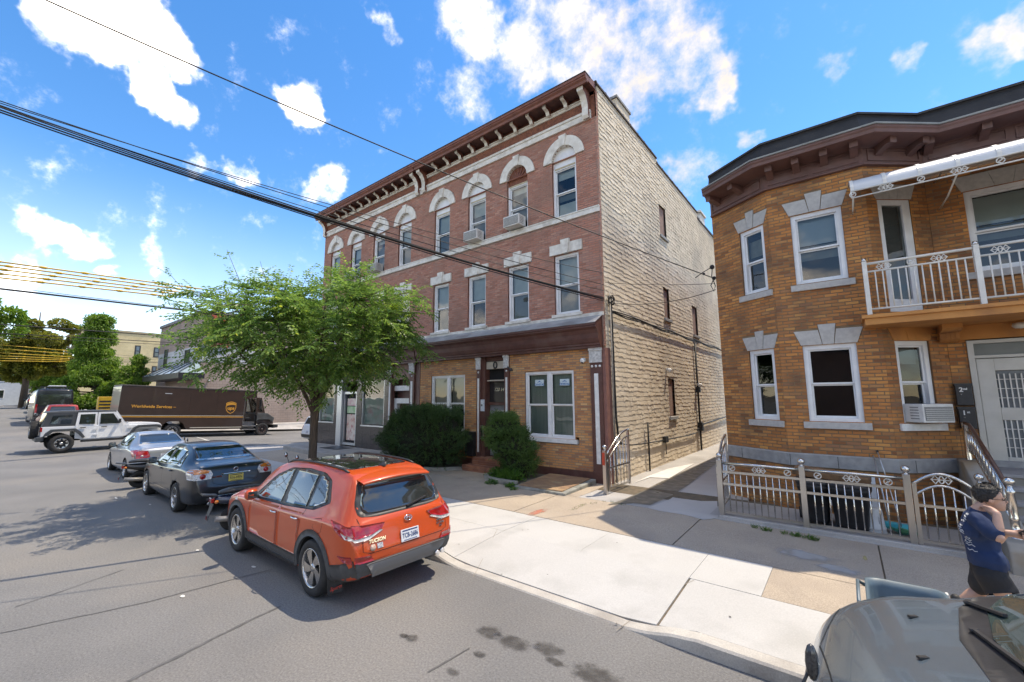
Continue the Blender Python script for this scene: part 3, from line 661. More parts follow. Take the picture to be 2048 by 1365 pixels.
M_tanjoint = mat('tan_mortar', (0.33, 0.245, 0.165), (0.27, 0.20, 0.14), scale=9, rough=0.95)
M_shingle = mat('cream_cladding', (0.6, 0.5, 0.4), (0.54, 0.45, 0.33), scale=0.8, rough=0.8, bump=0.25, bscale=25, lo=0.5, hi=0.78,
 isl=[(0.0, (0.62, 0.52, 0.385)), (0.5, (0.68, 0.575, 0.43)), (1.0, (0.73, 0.63, 0.49))], c3=(0.50, 0.42, 0.32), s3=0.35)
M_cap = mat('grey_cap_flashing', (0.40, 0.41, 0.42), (0.30, 0.31, 0.32), scale=3, rough=0.5, metal=0.3, bump=0.1, c3=(0.22, 0.22, 0.22), s3=1.4)
M_frieze = mat('rust_frieze', (0.27, 0.10, 0.055), (0.15, 0.055, 0.035), scale=20, rough=0.8, bump=0.9, bscale=26)
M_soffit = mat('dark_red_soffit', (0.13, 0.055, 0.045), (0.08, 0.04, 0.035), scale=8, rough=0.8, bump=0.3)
M_tile = mat('dark_granite_tile', (0.075, 0.062, 0.060), (0.045, 0.040, 0.040), scale=18, rough=0.25)
M_alu = mat('silver_door_frame', (0.55, 0.57, 0.60), rough=0.35, metal=0.8)
M_greydoor = mat('grey_steel_door', (0.26, 0.275, 0.30), (0.20, 0.21, 0.225), scale=3, rough=0.45, bump=0.05)
M_blue = mat('blue_sticker', (0.05, 0.17, 0.42), rough=0.5)
M_sign = mat('white_notice', (0.62, 0.66, 0.70), (0.45, 0.50, 0.56), scale=20, rough=0.5)
M_brass = mat('gold_numerals', (0.65, 0.60, 0.42), rough=0.4)
M_brickred = mat('red_step_brick', (0.3, 0.13, 0.08), (0.20, 0.09, 0.06), scale=3, rough=0.85, bump=0.2,
 isl=[(0.0, (0.32, 0.13, 0.075)), (0.5, (0.38, 0.17, 0.095)), (1.0, (0.26, 0.105, 0.065))])
M_roofing = mat('tar_roofing', (0.03, 0.03, 0.032), (0.05, 0.05, 0.052), scale=5, rough=0.7, bump=0.3)
RELW = (1.10, 2.91, 4.72, 6.515)
def arch_ring(fr, c, w, r0, r1, d0, d1, t0, t1, n=14):
 b = fr.mb(); P = []
 for i in range(n+1): t = t0+(t1-t0)*i/n; P.append((c+r1*math.cos(t), w+r1*math.sin(t)))
 for i in range(n, -1, -1): t = t0+(t1-t0)*i/n; P.append((c+r0*math.cos(t), w+r0*math.sin(t)))
 for i in range(n):
  a0 = t0+(t1-t0)*i/n; a1 = t0+(t1-t0)*(i+1)/n; q = []
  for d in (d0, d1):
   for (t, r) in ((a0, r0), (a0, r1), (a1, r1), (a1, r0)): q.append((c+r*math.cos(t), -d, w+r*math.sin(t)))
  k = b._a(q); b.face((k+4, k+5, k+6, k+7)); b.face((k+1, k+2, k+6, k+5)); b.face((k+3, k, k+4, k+7))
  if i == 0: b.face((k, k+1, k+5, k+4))
  if i == n-1: b.face((k+2, k+3, k+7, k+6))
 return b
def ac_unit(fr, u0, u1, w0, w1, label, out=0.34, dd=-0.05, m=None):
 g = empty('air_conditioner', fr.p((u0+u1)/2, w0, 0), label, 'air conditioner', 'window air conditioners')
 b = fr.mb(); fb(b, u0, u1, w0, w1, dd, out); b.build('case', m or M_ac, g, bevel=0.012)
 b = fr.mb(); fb(b, u0+0.03, u1-0.03, w0+0.04, w1-0.05, out, out+0.012); b.build('grille', M_acg, g)
 b = fr.mb()
 for i in range(6):
  z = w0+0.06+i*(w1-w0-0.12)/6; fb(b, u0+0.035, u1-0.035, z, z+0.008, out+0.012, out+0.02)
 b.build('louvre', M_ac, g)
 b = fr.mb()
 for i in range(5): u = u0-0.004; fb(b, u, u0-0.001, w0+0.06+i*0.05, w0+0.08+i*0.05, 0.08, out-0.08); fb(b, u1+0.001, u1+0.004, w0+0.06+i*0.05, w0+0.08+i*0.05, 0.08, out-0.08)
 b.build('side_vent', M_acg, g)
 return g
def half(x0, x1, root, seed, blinds2, blinds3, fan=None):
 rnd = random.Random(seed); fr = Frame((x0, YF), (1, 0)); W = x1-x0
 holes = []; arches = []
 for c in RELW:
  holes += [(c-0.42, c+0.42, 4.88, 6.70), (c-0.56, c+0.56, 6.70, 7.02, 1), (c-0.16, c+0.16, 7.02, 7.13, 1), (c-0.42, c+0.42, 7.88, 9.70), (c-0.11, c+0.11, 10.13, 10.45, 1)]
  arches.append((c, 9.70, 0.715))
 holes.append((-1, W+1, 7.70, 7.885, 1))
 return fr, holes, arches
def finish_half(x0, x1, root, fr, holes, arches, blinds2, blinds3, fan, nobj, left_end, right_end):
 W = x1-x0
 masonry(fr, 0, W, 4.80, 10.64, holes, M_redbrick, M_redjoint, root, arches=arches, nobj=nobj)
 b = fr.mb(); fb(b, 0.0, W, 7.70, 7.845, -0.05, 0.045); fb(b, 0.0, W, 7.845, 7.882, -0.05, 0.06); b.build('sill_course', M_oldwhite, root, bevel=0.006)
 for i, c in enumerate(RELW):
  reveal_box(fr, c-0.42, c+0.42, 4.88, 6.70, M_redbrick, root)
  window(fr, c-0.42, c+0.42, 4.88, 6.70, root, M_vinyl, M_glass, blind=blinds2[i], fw=0.075)
  b = fr.mb(); fb(b, c-0.55, c+0.55, 6.71, 7.02, -0.05, 0.05)
  li = b.build('lintel', M_oldwhite, root, bevel=0.006)
  b = fr.mb(); b.prism([(c-0.10, 6.70), (c+0.10, 6.70), (c+0.15, 7.13), (c-0.15, 7.13)], lambda u, v, d: (u, -d, v), -0.05, 0.085); b.build('keystone', M_oldwhite, li, bevel=0.006)
  b = fr.mb(); fb(b, c-0.50, c+0.50, 4.79, 4.875, -0.1, 0.07); b.build('window_sill', M_oldwhite, root, bevel=0.005)
  reveal_box(fr, c-0.42, c+0.42, 7.89, 9.70, M_redbrick, root)
  window(fr, c-0.42, c+0.42, 7.89, 9.50, root, M_vinyl, M_glass, blind=blinds3[i], fw=0.075)
  tm = M_frieze if i == fan else M_vinyl
  b = fr.mb(); n = 20
  b.poly([(c+0.42*math.cos(math.pi*k/n), 0.09, 9.70+0.42*math.sin(math.pi*k/n)) for k in range(n+1)]+[(c-0.42, 0.09, 9.50), (c+0.42, 0.09, 9.50)])
  ty = b.build('tympanum', tm, root, fixn=False)
  if i == fan:
   b = fr.mb()
   for k in range(7):
    t = math.pi*(k+0.5)/7; b.bar((c+0.08*math.cos(t), 0.08, 9.66+0.08*math.sin(t)), (c+0.38*math.cos(t), 0.08, 9.70+0.38*math.sin(t)), 0.045, 0.03)
   b.build('fan_rib', M_cornice, ty)
  b = fr.mb(); fb(b, c-0.36, c+0.36, 9.455, 9.505, -0.16, -0.06); b.build('head_board', mat('bare_wood_head', (0.50, 0.43, 0.29), (0.40, 0.34, 0.23), scale=9, rough=0.8), ty)
  ar = arch_ring(fr, c, 9.70, 0.42, 0.715, -0.2, 0.05, 0.0, math.pi/2-0.17, 12).build('arch', M_oldwhite, root)
  arch_ring(fr, c, 9.70, 0.42, 0.715, -0.2, 0.05, math.pi/2+0.17, math.pi, 12).build('arch', M_oldwhite, root)
  b = fr.mb(); b.prism([(c-0.075, 10.10), (c+0.075, 10.10), (c+0.13, 10.46), (c-0.13, 10.46)], lambda u, v, d: (u, -d, v), -0.2, 0.085); b.build('keystone', M_oldwhite, root, bevel=0.006)
 b = fr.mb(); fb(b, 0.02, W-0.16 if right_end else W-0.02, 10.62, 10.80, -0.02, 0.055); fb(b, 0.02, W-0.16 if right_end else W-0.02, 10.80, 10.88, -0.02, 0.085); b.build('lower_band', M_oldwhite, root, bevel=0.006)
 b = fr.mb(); fb(b, 0.0, W, 10.64, 11.46, -0.1, 0.0); fb(b, 0.2, W-0.2, 10.88, 11.18, -0.01, 0.03); b.build('frieze', M_frieze, root)
 b = fr.mb(); fb(b, 0.24, W-0.26, 11.18, 11.26, -0.01, 0.07); fb(b, 0.24, W-0.26, 11.26, 11.30, -0.01, 0.10); b.build('upper_band', M_oldwhite, root, bevel=0.005)
 prof = [(0, 11.47), (0.47, 11.47), (0.47, 11.41), (0.53, 11.40), (0.545, 11.47), (0.60, 11.52), (0.60, 11.56), (0.625, 11.57), (0.625, 11.65), (0.0, 11.70)]
 b = fr.mb(); e0 = 0.02 if not left_end else -0.06; e1 = W-0.02 if not right_end else W+0.0
 b.prism(prof, lambda u, v, d: (d, -u, v), e0, e1); co = b.build('cornice', M_cornice, root)
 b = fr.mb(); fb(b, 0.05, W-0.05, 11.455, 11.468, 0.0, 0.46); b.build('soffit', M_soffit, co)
 b = fr.mb(); fb(b, e0-0.01, e1+0.01, 11.652, 11.675, 0.3, 0.64); b.build('drip_edge', M_roofing, co)
 n = 10
 bp = [(0.10, 11.31), (0.10, 11.455), (0.40, 11.455), (0.40, 11.40), (0.36, 11.36), (0.28, 11.36), (0.21, 11.33), (0.17, 11.24), (0.10, 11.22)]
 for k in range(n):
  u = 0.93+k*0.645
  b = fr.mb(); b.prism(bp, lambda p, v, d: (d, -p, v), u-0.055, u+0.055); b.build('bracket', M_cornice, root)
  b = fr.mb(); fb(b, u-0.06, u+0.06, 11.375, 11.45, 0.40, 0.412)
  b.hexa([(u-0.06, -0.405, 11.37), (u+0.06, -0.405, 11.37), (u+0.06, -0.37, 11.352), (u-0.06, -0.37, 11.352), (u-0.06, -0.415, 11.385), (u+0.06, -0.415, 11.385), (u+0.06, -0.37, 11.36), (u-0.06, -0.37, 11.36)])
  b.prism([(0.36, 11.352), (0.375, 11.36), (0.285, 11.352), (0.215, 11.322), (0.178, 11.235), (0.10, 11.212), (0.10, 11.205), (0.185, 11.225), (0.225, 11.315), (0.29, 11.343)], lambda p, v, d: (d, -p, v), u-0.06, u+0.06)
  b.build('bracket_face', M_oldwhite, root)
 ebp = [(0.02, 10.64), (0.10, 10.62), (0.16, 10.70), (0.15, 10.95), (0.20, 11.12), (0.30, 11.25), (0.44, 11.32), (0.46, 11.455), (0.02, 11.455)]
 for u in (0.14, W-0.28):
  b = fr.mb(); b.prism(ebp, lambda p, v, d: (d, -p, v), u-0.09, u+0.09); eb = b.build('end_bracket', M_cornice, root)
  b = fr.mb(); f = [(p+0.012, v) for p, v in ebp[1:8]]; g = [(p, v) for p, v in ebp[1:8]]
  for i in range(len(g)-1):
   b.hexa([(u-0.095, -g[i][0], g[i][1]), (u+0.095, -g[i][0], g[i][1]), (u+0.095, -f[i][0], f[i][1]-0.008), (u-0.095, -f[i][0], f[i][1]-0.008), (u-0.095, -g[i+1][0], g[i+1][1]), (u+0.095, -g[i+1][0], g[i+1][1]), (u+0.095, -f[i+1][0], f[i+1][1]-0.008), (u-0.095, -f[i+1][0], f[i+1][1]-0.008)])
  b.build('bracket_face', M_oldwhite, eb)
 sp = [(0.0, 3.80), (0.16, 3.80), (0.16, 3.86), (0.20, 3.88), (0.20, 3.92), (0.23, 3.95), (0.27, 4.05), (0.29, 4.18), (0.34, 4.28), (0.42, 4.34), (0.42, 4.38), (0.46, 4.39), (0.46, 4.44), (0.0, 4.70)]
 b = fr.mb(); b.prism(sp, lambda p, v, d: (d, -p, v), 0.01, W-0.04); sc = b.build('storefront_cornice', M_brown, root)
 b = fr.mb(); b.hexa([(0, -0.475, 4.445), (W-0.02, -0.475, 4.445), (W-0.02, 0.01, 4.71), (0, 0.01, 4.71), (0, -0.475, 4.458), (W-0.02, -0.475, 4.458), (W-0.02, 0.01, 4.735), (0, 0.01, 4.735)]); b.build('cap_flashing', M_cap, sc)
 b = fr.mb(); fb(b, 0, W, 4.70, 4.80, -0.05, 0.035); b.build('white_course', M_oldwhite, root)
# ---- right-hand building
B1 = empty('brick_building', ((XM+XR)/2, YF, 0.18), 'three-storey brick building with tan brick ground floor and cream clad side wall', 'building')
B2 = empty('brick_building', ((XL+XM)/2, YF, 0.18), 'three-storey red-brown brick building with an ice cream shop behind the street tree', 'building')
W_, G_ = M_blind, M_blindg
f1, h1, a1 = half(XM, XR, B1, 1, None, None)
finish_half(XM, XR, B1, f1, h1, a1,
 [[(0, .46, W_), (.46, 1, G_)], [(0, .45, W_)], [(0, .50, W_), (.5, 1, G_)], [(0, .52, W_), (.52, 1, G_)]],
 [[(0, .42, W_), (.42, .98, G_)], [(0, .33, W_), (.34, .8, G_)], [(0, .14, W_), (.14, .8, G_)], [(0, .18, W_), (.45, .66, G_), (.72, 1, W_)]], 2, 130, False, True)
f2, h2, a2 = half(XL, XM, B2, 2, None, None)
finish_half(XL, XM, B2, f2, h2, a2,
 [[(0, .4, W_)], [(0, .42, W_), (.42, 1, G_)], [(0, .5, W_)], [(0, .55, W_)]],
 [[(0, .5, W_)], [(0, .3, W_), (.3, .9, G_)], [(0, .1, W_), (.2, .8, G_)], [(0, .55, W_), (.55, 1, G_)]], None, 300, True, False)
M_ac2 = mat('dingy_ac_case', (0.48, 0.47, 0.44), (0.38, 0.37, 0.35), scale=8, rough=0.5)
ac_unit(f1, 2.91-0.33, 2.91+0.30, 7.89, 8.24, 'window air conditioner under the arched window left of the brown fan tympanum')
ac_unit(f1, 4.72-0.33, 4.72+0.30, 7.93, 8.28, 'window air conditioner under the arch with the brown fan tympanum')
ac_unit(f2, 4.72-0.33, 4.72+0.30, 7.89, 8.24, 'window air conditioner in the second arched window left of the cornice break', m=M_ac2)
ac_unit(f2, 2.91-0.33, 2.91+0.30, 7.89, 8.20, 'window air conditioner in the second arched window from the far building corner', m=M_ac2)
# ground floor of the right building: tan brick between brown pilasters
uL = 0.0
gh = [(XM and (-12.05-XM), -10.32-XM, 1.30, 3.26), (-9.72-XM, -8.34-XM, 0.0, 3.9), (-7.74-XM, -6.03-XM, 1.29, 3.235), (-6.03-XM-2.0, -6.03-XM+0.12, 1.16, 1.29), (-12.12-XM, -10.25-XM, 1.18, 1.30)]
masonry(f1, -12.70-XM+0.02, -5.47-XM, 0.47, 3.81, gh, M_tan, M_tanjoint, B1, nobj=300)
b = f1.mb(); fb(b, 0.02, 2.96, 0.0, 0.47, -0.1, 0.02); fb(b, 4.36, 7.24, 0.0, 0.47, -0.1, 0.02); b.build('plinth', M_brown, B1)
for (u0, u1, w0, w1, bl) in ((-12.05-XM, -10.32-XM, 1.30, 3.26, [(0, .62, M_blind)]), (-7.74-XM, -6.03-XM, 1.29, 3.235, [(0, 1, M_vblind)])):
 reveal_box(f1, u0, u1, w0, w1, M_tan, B1)
 wn = window(f1, u0, u1, w0, w1, B1, M_vinyl, M_glass, reveal=0.06, fw=0.07, mullion=((u0+u1)/2,), blind=bl)
 b = f1.mb(); fb(b, u0-0.08, u1+0.08, w0-0.12, w0-0.005, -0.12, 0.05); b.build('window_sill', M_white, wn, bevel=0.004)
# maker's stickers still on the glass
for u in (-7.74+0.42, -7.74+1.30):
 b = f1.mb(); fb(b, u-XM-0.10, u-XM+0.22, 2.80, 2.99, -0.083, -0.081); st = b.build('sticker', mat('sticker_clear', (0.55, 0.66, 0.70), rough=0.4), B1)
 text('CRYSTAL', 0.085, face_matrix(f1.p(u-XM+0.06, 2.84, -0.079), (1, 0, 0), (0, 0, 1)), M_blue, B1, bold=0.002)
 b = f1.mb(); b.poly([(u-XM-0.04, 0.0795, 2.90), (u-XM+0.06, 0.0795, 2.955), (u-XM+0.16, 0.0795, 2.90), (u-XM+0.06, 0.0795, 2.92)]); b.build('sticker_roof_mark', M_blue, B1, fixn=False)
def pilaster(fr, u0, u1, root, z0=0.18, dots=3, strip_=True):
 b = fr.mb(); fb(b, u0, u1, z0, 3.80, -0.12, 0.06); fb(b, u0-0.01, u1+0.01, z0, z0+0.32, -0.12, 0.075); pl = b.build('pilaster', M_brown, root, bevel=0.004)
 b = fr.mb(); fb(b, u0-0.008, u1+0.008, 3.40, 3.80, 0.05, 0.10); fb(b, u0-0.02, u1+0.02, 3.73, 3.80, 0.05, 0.125); b.build('capital', mat('carved_white_capital', (0.66, 0.65, 0.62), (0.45, 0.44, 0.42), scale=16, rough=0.8, bump=1.0, bscale=22), pl)
 b = fr.mb()
 for k in range(dots):
  u = u0+(u1-u0)*(k+0.5)/dots; b.lathe([(0.0, -0.09), (0.02, -0.085), (0.036, -0.07), (0.036, -0.05)], (u, 0, 3.30), 'y', 12)
 b.build('rosette', M_white, pl)
 uc = (u0+u1)/2; w = min(0.06, (u1-u0)*0.2)
 b = fr.mb(); fb(b, uc-w, uc+w, 0.70, 3.10, 0.06, 0.072); b.build('white_strip', M_white, pl)
 return pl
pilaster(f1, -5.47-XM, -5.12-XM, B1)
pilaster(f1, -9.72-XM, -9.55-XM, B1, dots=1); pilaster(f1, -8.52-XM, -8.34-XM, B1, dots=1)
b = f1.mb(); fb(b, -5.12-XM, -5.03-XM, 0.18, 3.80, -0.32, 0.02); b.build('corner_post', mat('faded_red_post', (0.26, 0.12, 0.095), (0.20, 0.095, 0.08), scale=6, rough=0.7), B1)
# street door in a shallow recess
d0, d1 = -9.55-XM, -8.52-XM
b = f1.mb(); fb(b, d0, d0+0.16, 0.5, 3.80, -0.40, 0.0); fb(b, d1-0.05, d1, 0.5, 3.80, -0.40, 0.0); fb(b, d0+0.16, d1-0.05, 2.22, 2.30, -0.30, -0.16); fb(b, d0+0.16, d1-0.05, 2.30, 3.0, -0.30, -0.24); fb(b, d0+0.16, d1-0.05, 3.66, 3.8, -0.4, -0.05); b.build('door_frame', M_brown, B1)
dr = f1.mb(); fb(dr, d0+0.17, d1-0.06, 0.58, 2.21, -0.30, -0.25); dr = dr.build('street_door', M_greydoor, B1, bevel=0.004)
b = f1.mb(); fb(b, d0+0.42, d1-0.24, 1.55, 2.06, -0.25, -0.225); b.build('window_frame', M_steel2, dr, bevel=0.006)
b = f1.mb(); fb(b, d0+0.48, d1-0.30, 1.61, 2.00, -0.225, -0.222); b.build('pane', mat('dark_door_pane', (0.10, 0.12, 0.135), rough=0.08), dr)
b = f1.mb(); b.lathe([(0.03, -0.0), (0.03, -0.03), (0.015, -0.035), (0.015, -0.06), (0.03, -0.065), (0.03, -0.09), (0.0, -0.1)], (d0+0.24, 0.25, 1.22), 'y', 12); b.build('door_knob', M_steel, dr)
b = f1.mb(); fb(b, d0+0.32, d1-0.14, 0.92, 1.12, -0.25, -0.243); b.build('mail_slot', M_steel2, dr)
b = f1.mb(); fb(b, d0+0.17, d1-0.06, 2.31, 2.98, -0.235, -0.228); b.build('transom_panel', mat('dark_transom', (0.03, 0.028, 0.03), rough=0.2), B1)
text('123 14', 0.15, face_matrix(f1.p((d0+d1)/2+0.06, 2.72, -0.225), (1, 0, 0), (0, 0, 1)), M_brass, B1, shear=0.25, bold=0.003, name='door_number')
b = f1.mb(); fb(b, d0+0.17, d1-0.06, 3.0, 3.04, -0.24, -0.10); fb(b, d0+0.17, d1-0.06, 3.40, 3.64, -0.24, -0.06); b.build('white_head_panel', mat('cream_head_panel', (0.52, 0.46, 0.37), (0.42, 0.37, 0.30), scale=5, rough=0.7), B1)
b = f1.mb(); fb(b, d0+0.17, d1-0.06, 3.05, 3.40, -0.25, -0.22); b.build('transom_pane', M_dark, B1)
b = f1.mb(); cu = (d0+d1)/2+0.05
for i in range(16):
 t0, t1 = 2*math.pi*i/16, 2*math.pi*(i+1)/16
 b.hexa([(cu+0.055*math.cos(t0), 0.06, 3.52+0.085*math.sin(t0)), (cu+0.085*math.cos(t0), 0.06, 3.52+0.12*math.sin(t0)), (cu+0.085*math.cos(t1), 0.06, 3.52+0.12*math.sin(t1)), (cu+0.055*math.cos(t1), 0.06, 3.52+0.085*math.sin(t1)),
   (cu+0.055*math.cos(t0), 0.03, 3.52+0.085*math.sin(t0)), (cu+0.085*math.cos(t0), 0.03, 3.52+0.12*math.sin(t0)), (cu+0.085*math.cos(t1), 0.03, 3.52+0.12*math.sin(t1)), (cu+0.055*math.cos(t1), 0.03, 3.52+0.085*math.sin(t1))])
b.build('oval_ring', M_black, B1)
# notice, intercom, wall lamp arm, CCTV
nt_ = f1.mb(); fb(nt_, d0-0.10+0.08, d0+0.16, 2.02, 2.40, 0.02, 0.05); nt_.build('notice_sign', M_sign, None, 'small white notice sign beside the grey street door', 'sign')
b = f1.mb(); fb(b, d0+0.03, d0+0.09, 2.18, 2.24, 0.05, 0.052); b.build('sign_print', M_black, bpy.data.objects['notice_sign'])
ic = f1.mb(); fb(ic, d0-0.02, d0+0.11, 1.12, 1.56, 0.0, 0.05); ic = ic.build('intercom', M_steel2, None, 'steel intercom panel on the brown door post', 'intercom', bevel=0.006)
b = f1.mb(); fb(b, d0+0.01, d0+0.08, 1.34, 1.47, 0.05, 0.055); b.build('screen', M_black, ic)
lp = empty('wall_lamp', f1.p(d1+0.26, 3.35, 0), 'dark bracket lamp on the tan brick right of the street door', 'lamp')
b = f1.mb(); b.tube([(d1+0.24, 0.0, 3.34), (d1+0.24, -0.16, 3.40), (d1+0.32, -0.28, 3.40), (d1+0.44, -0.30, 3.34)], 0.025, 8); b.build('arm', M_black, lp)
b = f1.mb(); b.lathe([(0.035, 0.0), (0.06, -0.05), (0.07, -0.09), (0.0, -0.09)], (d1+0.46, -0.30, 3.36), 'z', 12); b.build('lamp_head', M_black, lp)
def cctv(p, n, label, m=None):
 g = empty('security_camera', p, label, 'camera'); n = Vector(n); p = Vector(p)
 b = MB(); b.bar(p-n*0.02, p+n*0.06, 0.10, 0.10); b.build('mount', m or M_white, g, bevel=0.01)
 b = MB(); b.ball(p+n*0.10+Vector((0, 0, -0.03)), 0.075, 14, 1, 1, 1); b.build('housing', m or M_white, g)
 b = MB(); b.ball(p+n*0.115+Vector((0, 0, -0.06)), 0.048, 12); b.build('dome', M_black, g)
cctv(f1.p(-5.68-XM, 3.50, 0.0), (0, -1, 0), 'white dome security camera on the tan brick near the corner pilaster')
# red brick steps to the street door
st = empty('door_steps', (-9.0, 10.2, 0.17), 'two red brick steps up to the grey street door', 'steps')
for (ya, yb, za, zb, xa, xb) in ((10.18, 10.78, 0.17, 0.56, -9.62, -8.42), (9.86, 10.18, 0.15, 0.37, -9.75, -8.36)):
 b = MB(); b.box(xa+0.02, xb-0.02, ya+0.02, yb, za-0.05, zb-0.03); b.build('step_core', M_redjoint, st)
 n = int((xb-xa)/0.105)
 for k in range(n):
  x = xa+k*(xb-xa)/n; b = MB(); b.box(x+0.004, x+(xb-xa)/n-0.006, ya, ya+0.2, zb-0.075, zb); b.build('brick', M_brickred, st)
 nn = int((xb-xa)/0.21)
 for r_ in range(int((zb-za-0.08)/0.068)):
  for k in range(nn):
   x = xa+k*(xb-xa)/nn; z = zb-0.085-(r_+1)*0.068+0.01
   b = MB(); b.box(x+0.004, x+(xb-xa)/nn-0.006, ya+0.004, ya+0.1, z, z+0.058); b.build('brick', M_brickred, st)
 b = MB(); b.box(xa, xb, ya+0.2, yb, zb-0.04, zb-0.004); b.build('tread', mat('step_tread', (0.33, 0.16, 0.10), (0.24, 0.13, 0.09), scale=6, rough=0.85), st)
# downpipe box, meters beside the left window (dark cabinet behind the yew)
mt = f1.mb(); fb(mt, 2.55, 2.92, 0.55, 1.34, 0.0, 0.16); mt.build('meter_box', M_black, None, 'black meter cabinet on tan brick behind the yew bush', 'cabinet', bevel=0.01)
# shells (walls you do not see into, flat roof)
for (x0, x1, root, y0) in ((XL+0.03, XM-0.005, B2, 11.55), (XM+0.005, XR-0.06, B1, 11.55)):
 b = MB(); b.box(x0, x1, y0, 26.4, -0.5, 11.10); b.build('inner_walls', M_redjoint, root)
 b = MB(); b.box(x0, x1, YF+0.12, 26.4, 11.10, 11.44); b.build('flat_roof', M_roofing, root)
 b = MB(); b.box(x0, x0+0.05, YF+0.05, y0, -0.5, 11.1); b.box(x1-0.05, x1, YF+0.05, y0, -0.5, 11.1); b.build('party_wall', M_redjoint, root)
# far flank of the left building
b = MB(); b.box(XL, XL+0.03, YF, 26.4, -1.2, 11.5); b.build('flank_wall', M_redbrick, B2)
# ------------------------------------------------------------------ cream clad side wall
fs = Frame((XR, YF), (0, 1))
SW = [(15.70-YF, 16.45-YF, 8.60, 9.85), (15.68-YF, 16.32-YF, 5.36, 6.56), (19.45-YF, 20.25-YF, 5.15, 6.48), (15.66-YF, 16.37-YF, 1.74, 3.08)]
steps = [(0.0, 5.15, 11.66), (5.15, 10.95, 11.46), (10.95, 16.0, 11.16)]
def shingles(fr, u0, u1, w0, wtop, holes, m, parent, nobj=300, sw=0.25, sh=0.14, name='cladding_slab'):
 rnd = random.Random(11); cand = []
 nr = int((12-w0)/sh)
 for r in range(nr):
  a = w0+r*sh; u = u0+rnd.uniform(-0.2, 0)
  while u < u1:
   w = sw*rnd.uniform(0.65, 1.45); s, e = max(u, u0), min(u+w, u1); u += w
   if e-s < 0.04: continue
   top = [t for (p, q, t) in wtop if p <= (s+e)/2 < q][0]
   b = min(a+sh, top)
   if b-a < 0.03: continue
   bad = False
   for h in holes:
    if s < h[1] and e > h[0] and a < h[3] and b > h[2]:
     if h[0] > s+0.04 and h[0] < e: e = h[0]
     elif h[1] < e-0.04 and h[1] > s: s = h[1]
     elif (b > h[3] > a+0.03): a2 = h[3]; cand.append((s, e, a2, b)); bad = True
     elif (a < h[2] < b-0.03): cand.append((s, e, a, h[2])); bad = True
     else: bad = True
     if bad: break
   if not bad: cand.append((s, e, a, b))
 def mk(s, e, a, b):
  o = rnd.uniform(0.006, 0.018); j = lambda q: rnd.uniform(-q, q); w = e-s
  dl, dm, dr = j(.026)-0.014, j(.03)-0.014, j(.026)-0.014; t1 = rnd.uniform(0.3, 0.7)
  pts = [(s+j(.004), 0.0, b), (e+j(.004), 0.0, b), (e-0.004, -o+j(.0008), a+dr), (s+w*t1, -o+j(.0008), a+dm), (s+0.004, -o+j(.0008), a+dl),
               (e, 0.012, a+dr+0.02), (s+w*t1, 0.012, a+dm+0.02), (s, 0.012, a+dl+0.02)]
  return pts
 tri = [(0, 4, 3), (0, 3, 1), (1, 3, 2), (4, 7, 6), (4, 6, 3), (3, 6, 5), (3, 5, 2), (0, 7, 4), (1, 2, 5)]
 def area(c):
  s, e, a, b = c; c0 = proj(fr.p(s, a)); c1 = proj(fr.p(e, a)); c2 = proj(fr.p(s, b))
  if not (c0 and c1 and c2): return 0
  return abs((c1[0]-c0[0])*(c2[1]-c0[1])-(c1[1]-c0[1])*(c2[0]-c0[0]))
 cand.sort(key=area, reverse=True)
 M = np.array(fr.M()); V = []; F = []
 for n, c in enumerate(cand[nobj:]):
  V.extend(mk(*c)); F.extend([[8*n+k for k in t] for t in tri])
 V = np.array(V) @ M[:3, :3].T + M[:3, 3]
 np_mesh(name+'_field', V, F, m, parent)['kind'] = 'stuff'
 FM = fr.M()
 for c in cand[:nobj]:
  b = MB(FM); k = b._a(mk(*c))
  for t in tri: b.face([k+i for i in t])
  b.build(name, m, parent, fixn=False)
sb = fs.mb()
# backing wall with openings (grid split)
us = sorted(set([0.10, 5.15, 10.95, 16.0]+[v for h in SW for v in h[:2]])); ws = sorted(set([-0.1, 11.16, 11.46, 11.66]+[v for h in SW for v in h[2:]]))
for i in range(len(us)-1):
 for j_ in range(len(ws)-1):
  u, w = (us[i]+us[i+1])/2, (ws[j_]+ws[j_+1])/2
  t = [t for (p, q, t) in steps if p <= u < q][0]
  if w > t or any(h[0] < u < h[1] and h[2] < w < h[3] for h in SW): continue
  fb(sb, us[i], us[i+1], ws[j_], ws[j_+1], -0.06, -0.004)
side_wall = sb.build('side_wall', M_shingle, B1)
shingles(fs, 0.12, 16.0, 0.12, steps, SW, M_shingle, side_wall)
masonry(fs, 0.0, 0.11, 3.85, 11.4, [], M_redbrick, M_redjoint, B1, nobj=0, bl=0.10)
for i, h in enumerate(SW):
 reveal_box(fs, *h, mat('grey_jamb', (0.20, 0.17, 0.14), (0.14, 0.12, 0.10), scale=5, rough=0.85), side_wall, depth=0.2)
 window(fs, *h, side_wall, M_vinyl, M_glass, reveal=0.10, fw=0.05, blind=[(0, .5, M_blindg)])
 b = fs.mb(); fb(b, h[0]-0.07, h[1]+0.07, h[2]-0.12, h[2]-0.013, -0.1, 0.075); b.build('window_sill', M_stoneD, side_wall, bevel=0.006)
b = fs.mb()
for (p, q, t) in steps:
 n = int((q-p)/0.62)
 for k in range(n): fb(b, p+(q-p)*k/n+0.01, p+(q-p)*(k+1)/n-0.01, t, t+0.05, -0.28, 0.05); fb(b, p+(q-p)*k/n-0.03, p+(q-p)*k/n+0.04, t+0.05, t+0.085, -0.26, 0.045)
 fb(b, p, q, t-0.3, t, -0.26, -0.05)
b.build('coping', mat('dark_coping_tile', (0.06, 0.05, 0.05), (0.09, 0.075, 0.07), scale=6, rough=0.7), side_wall)
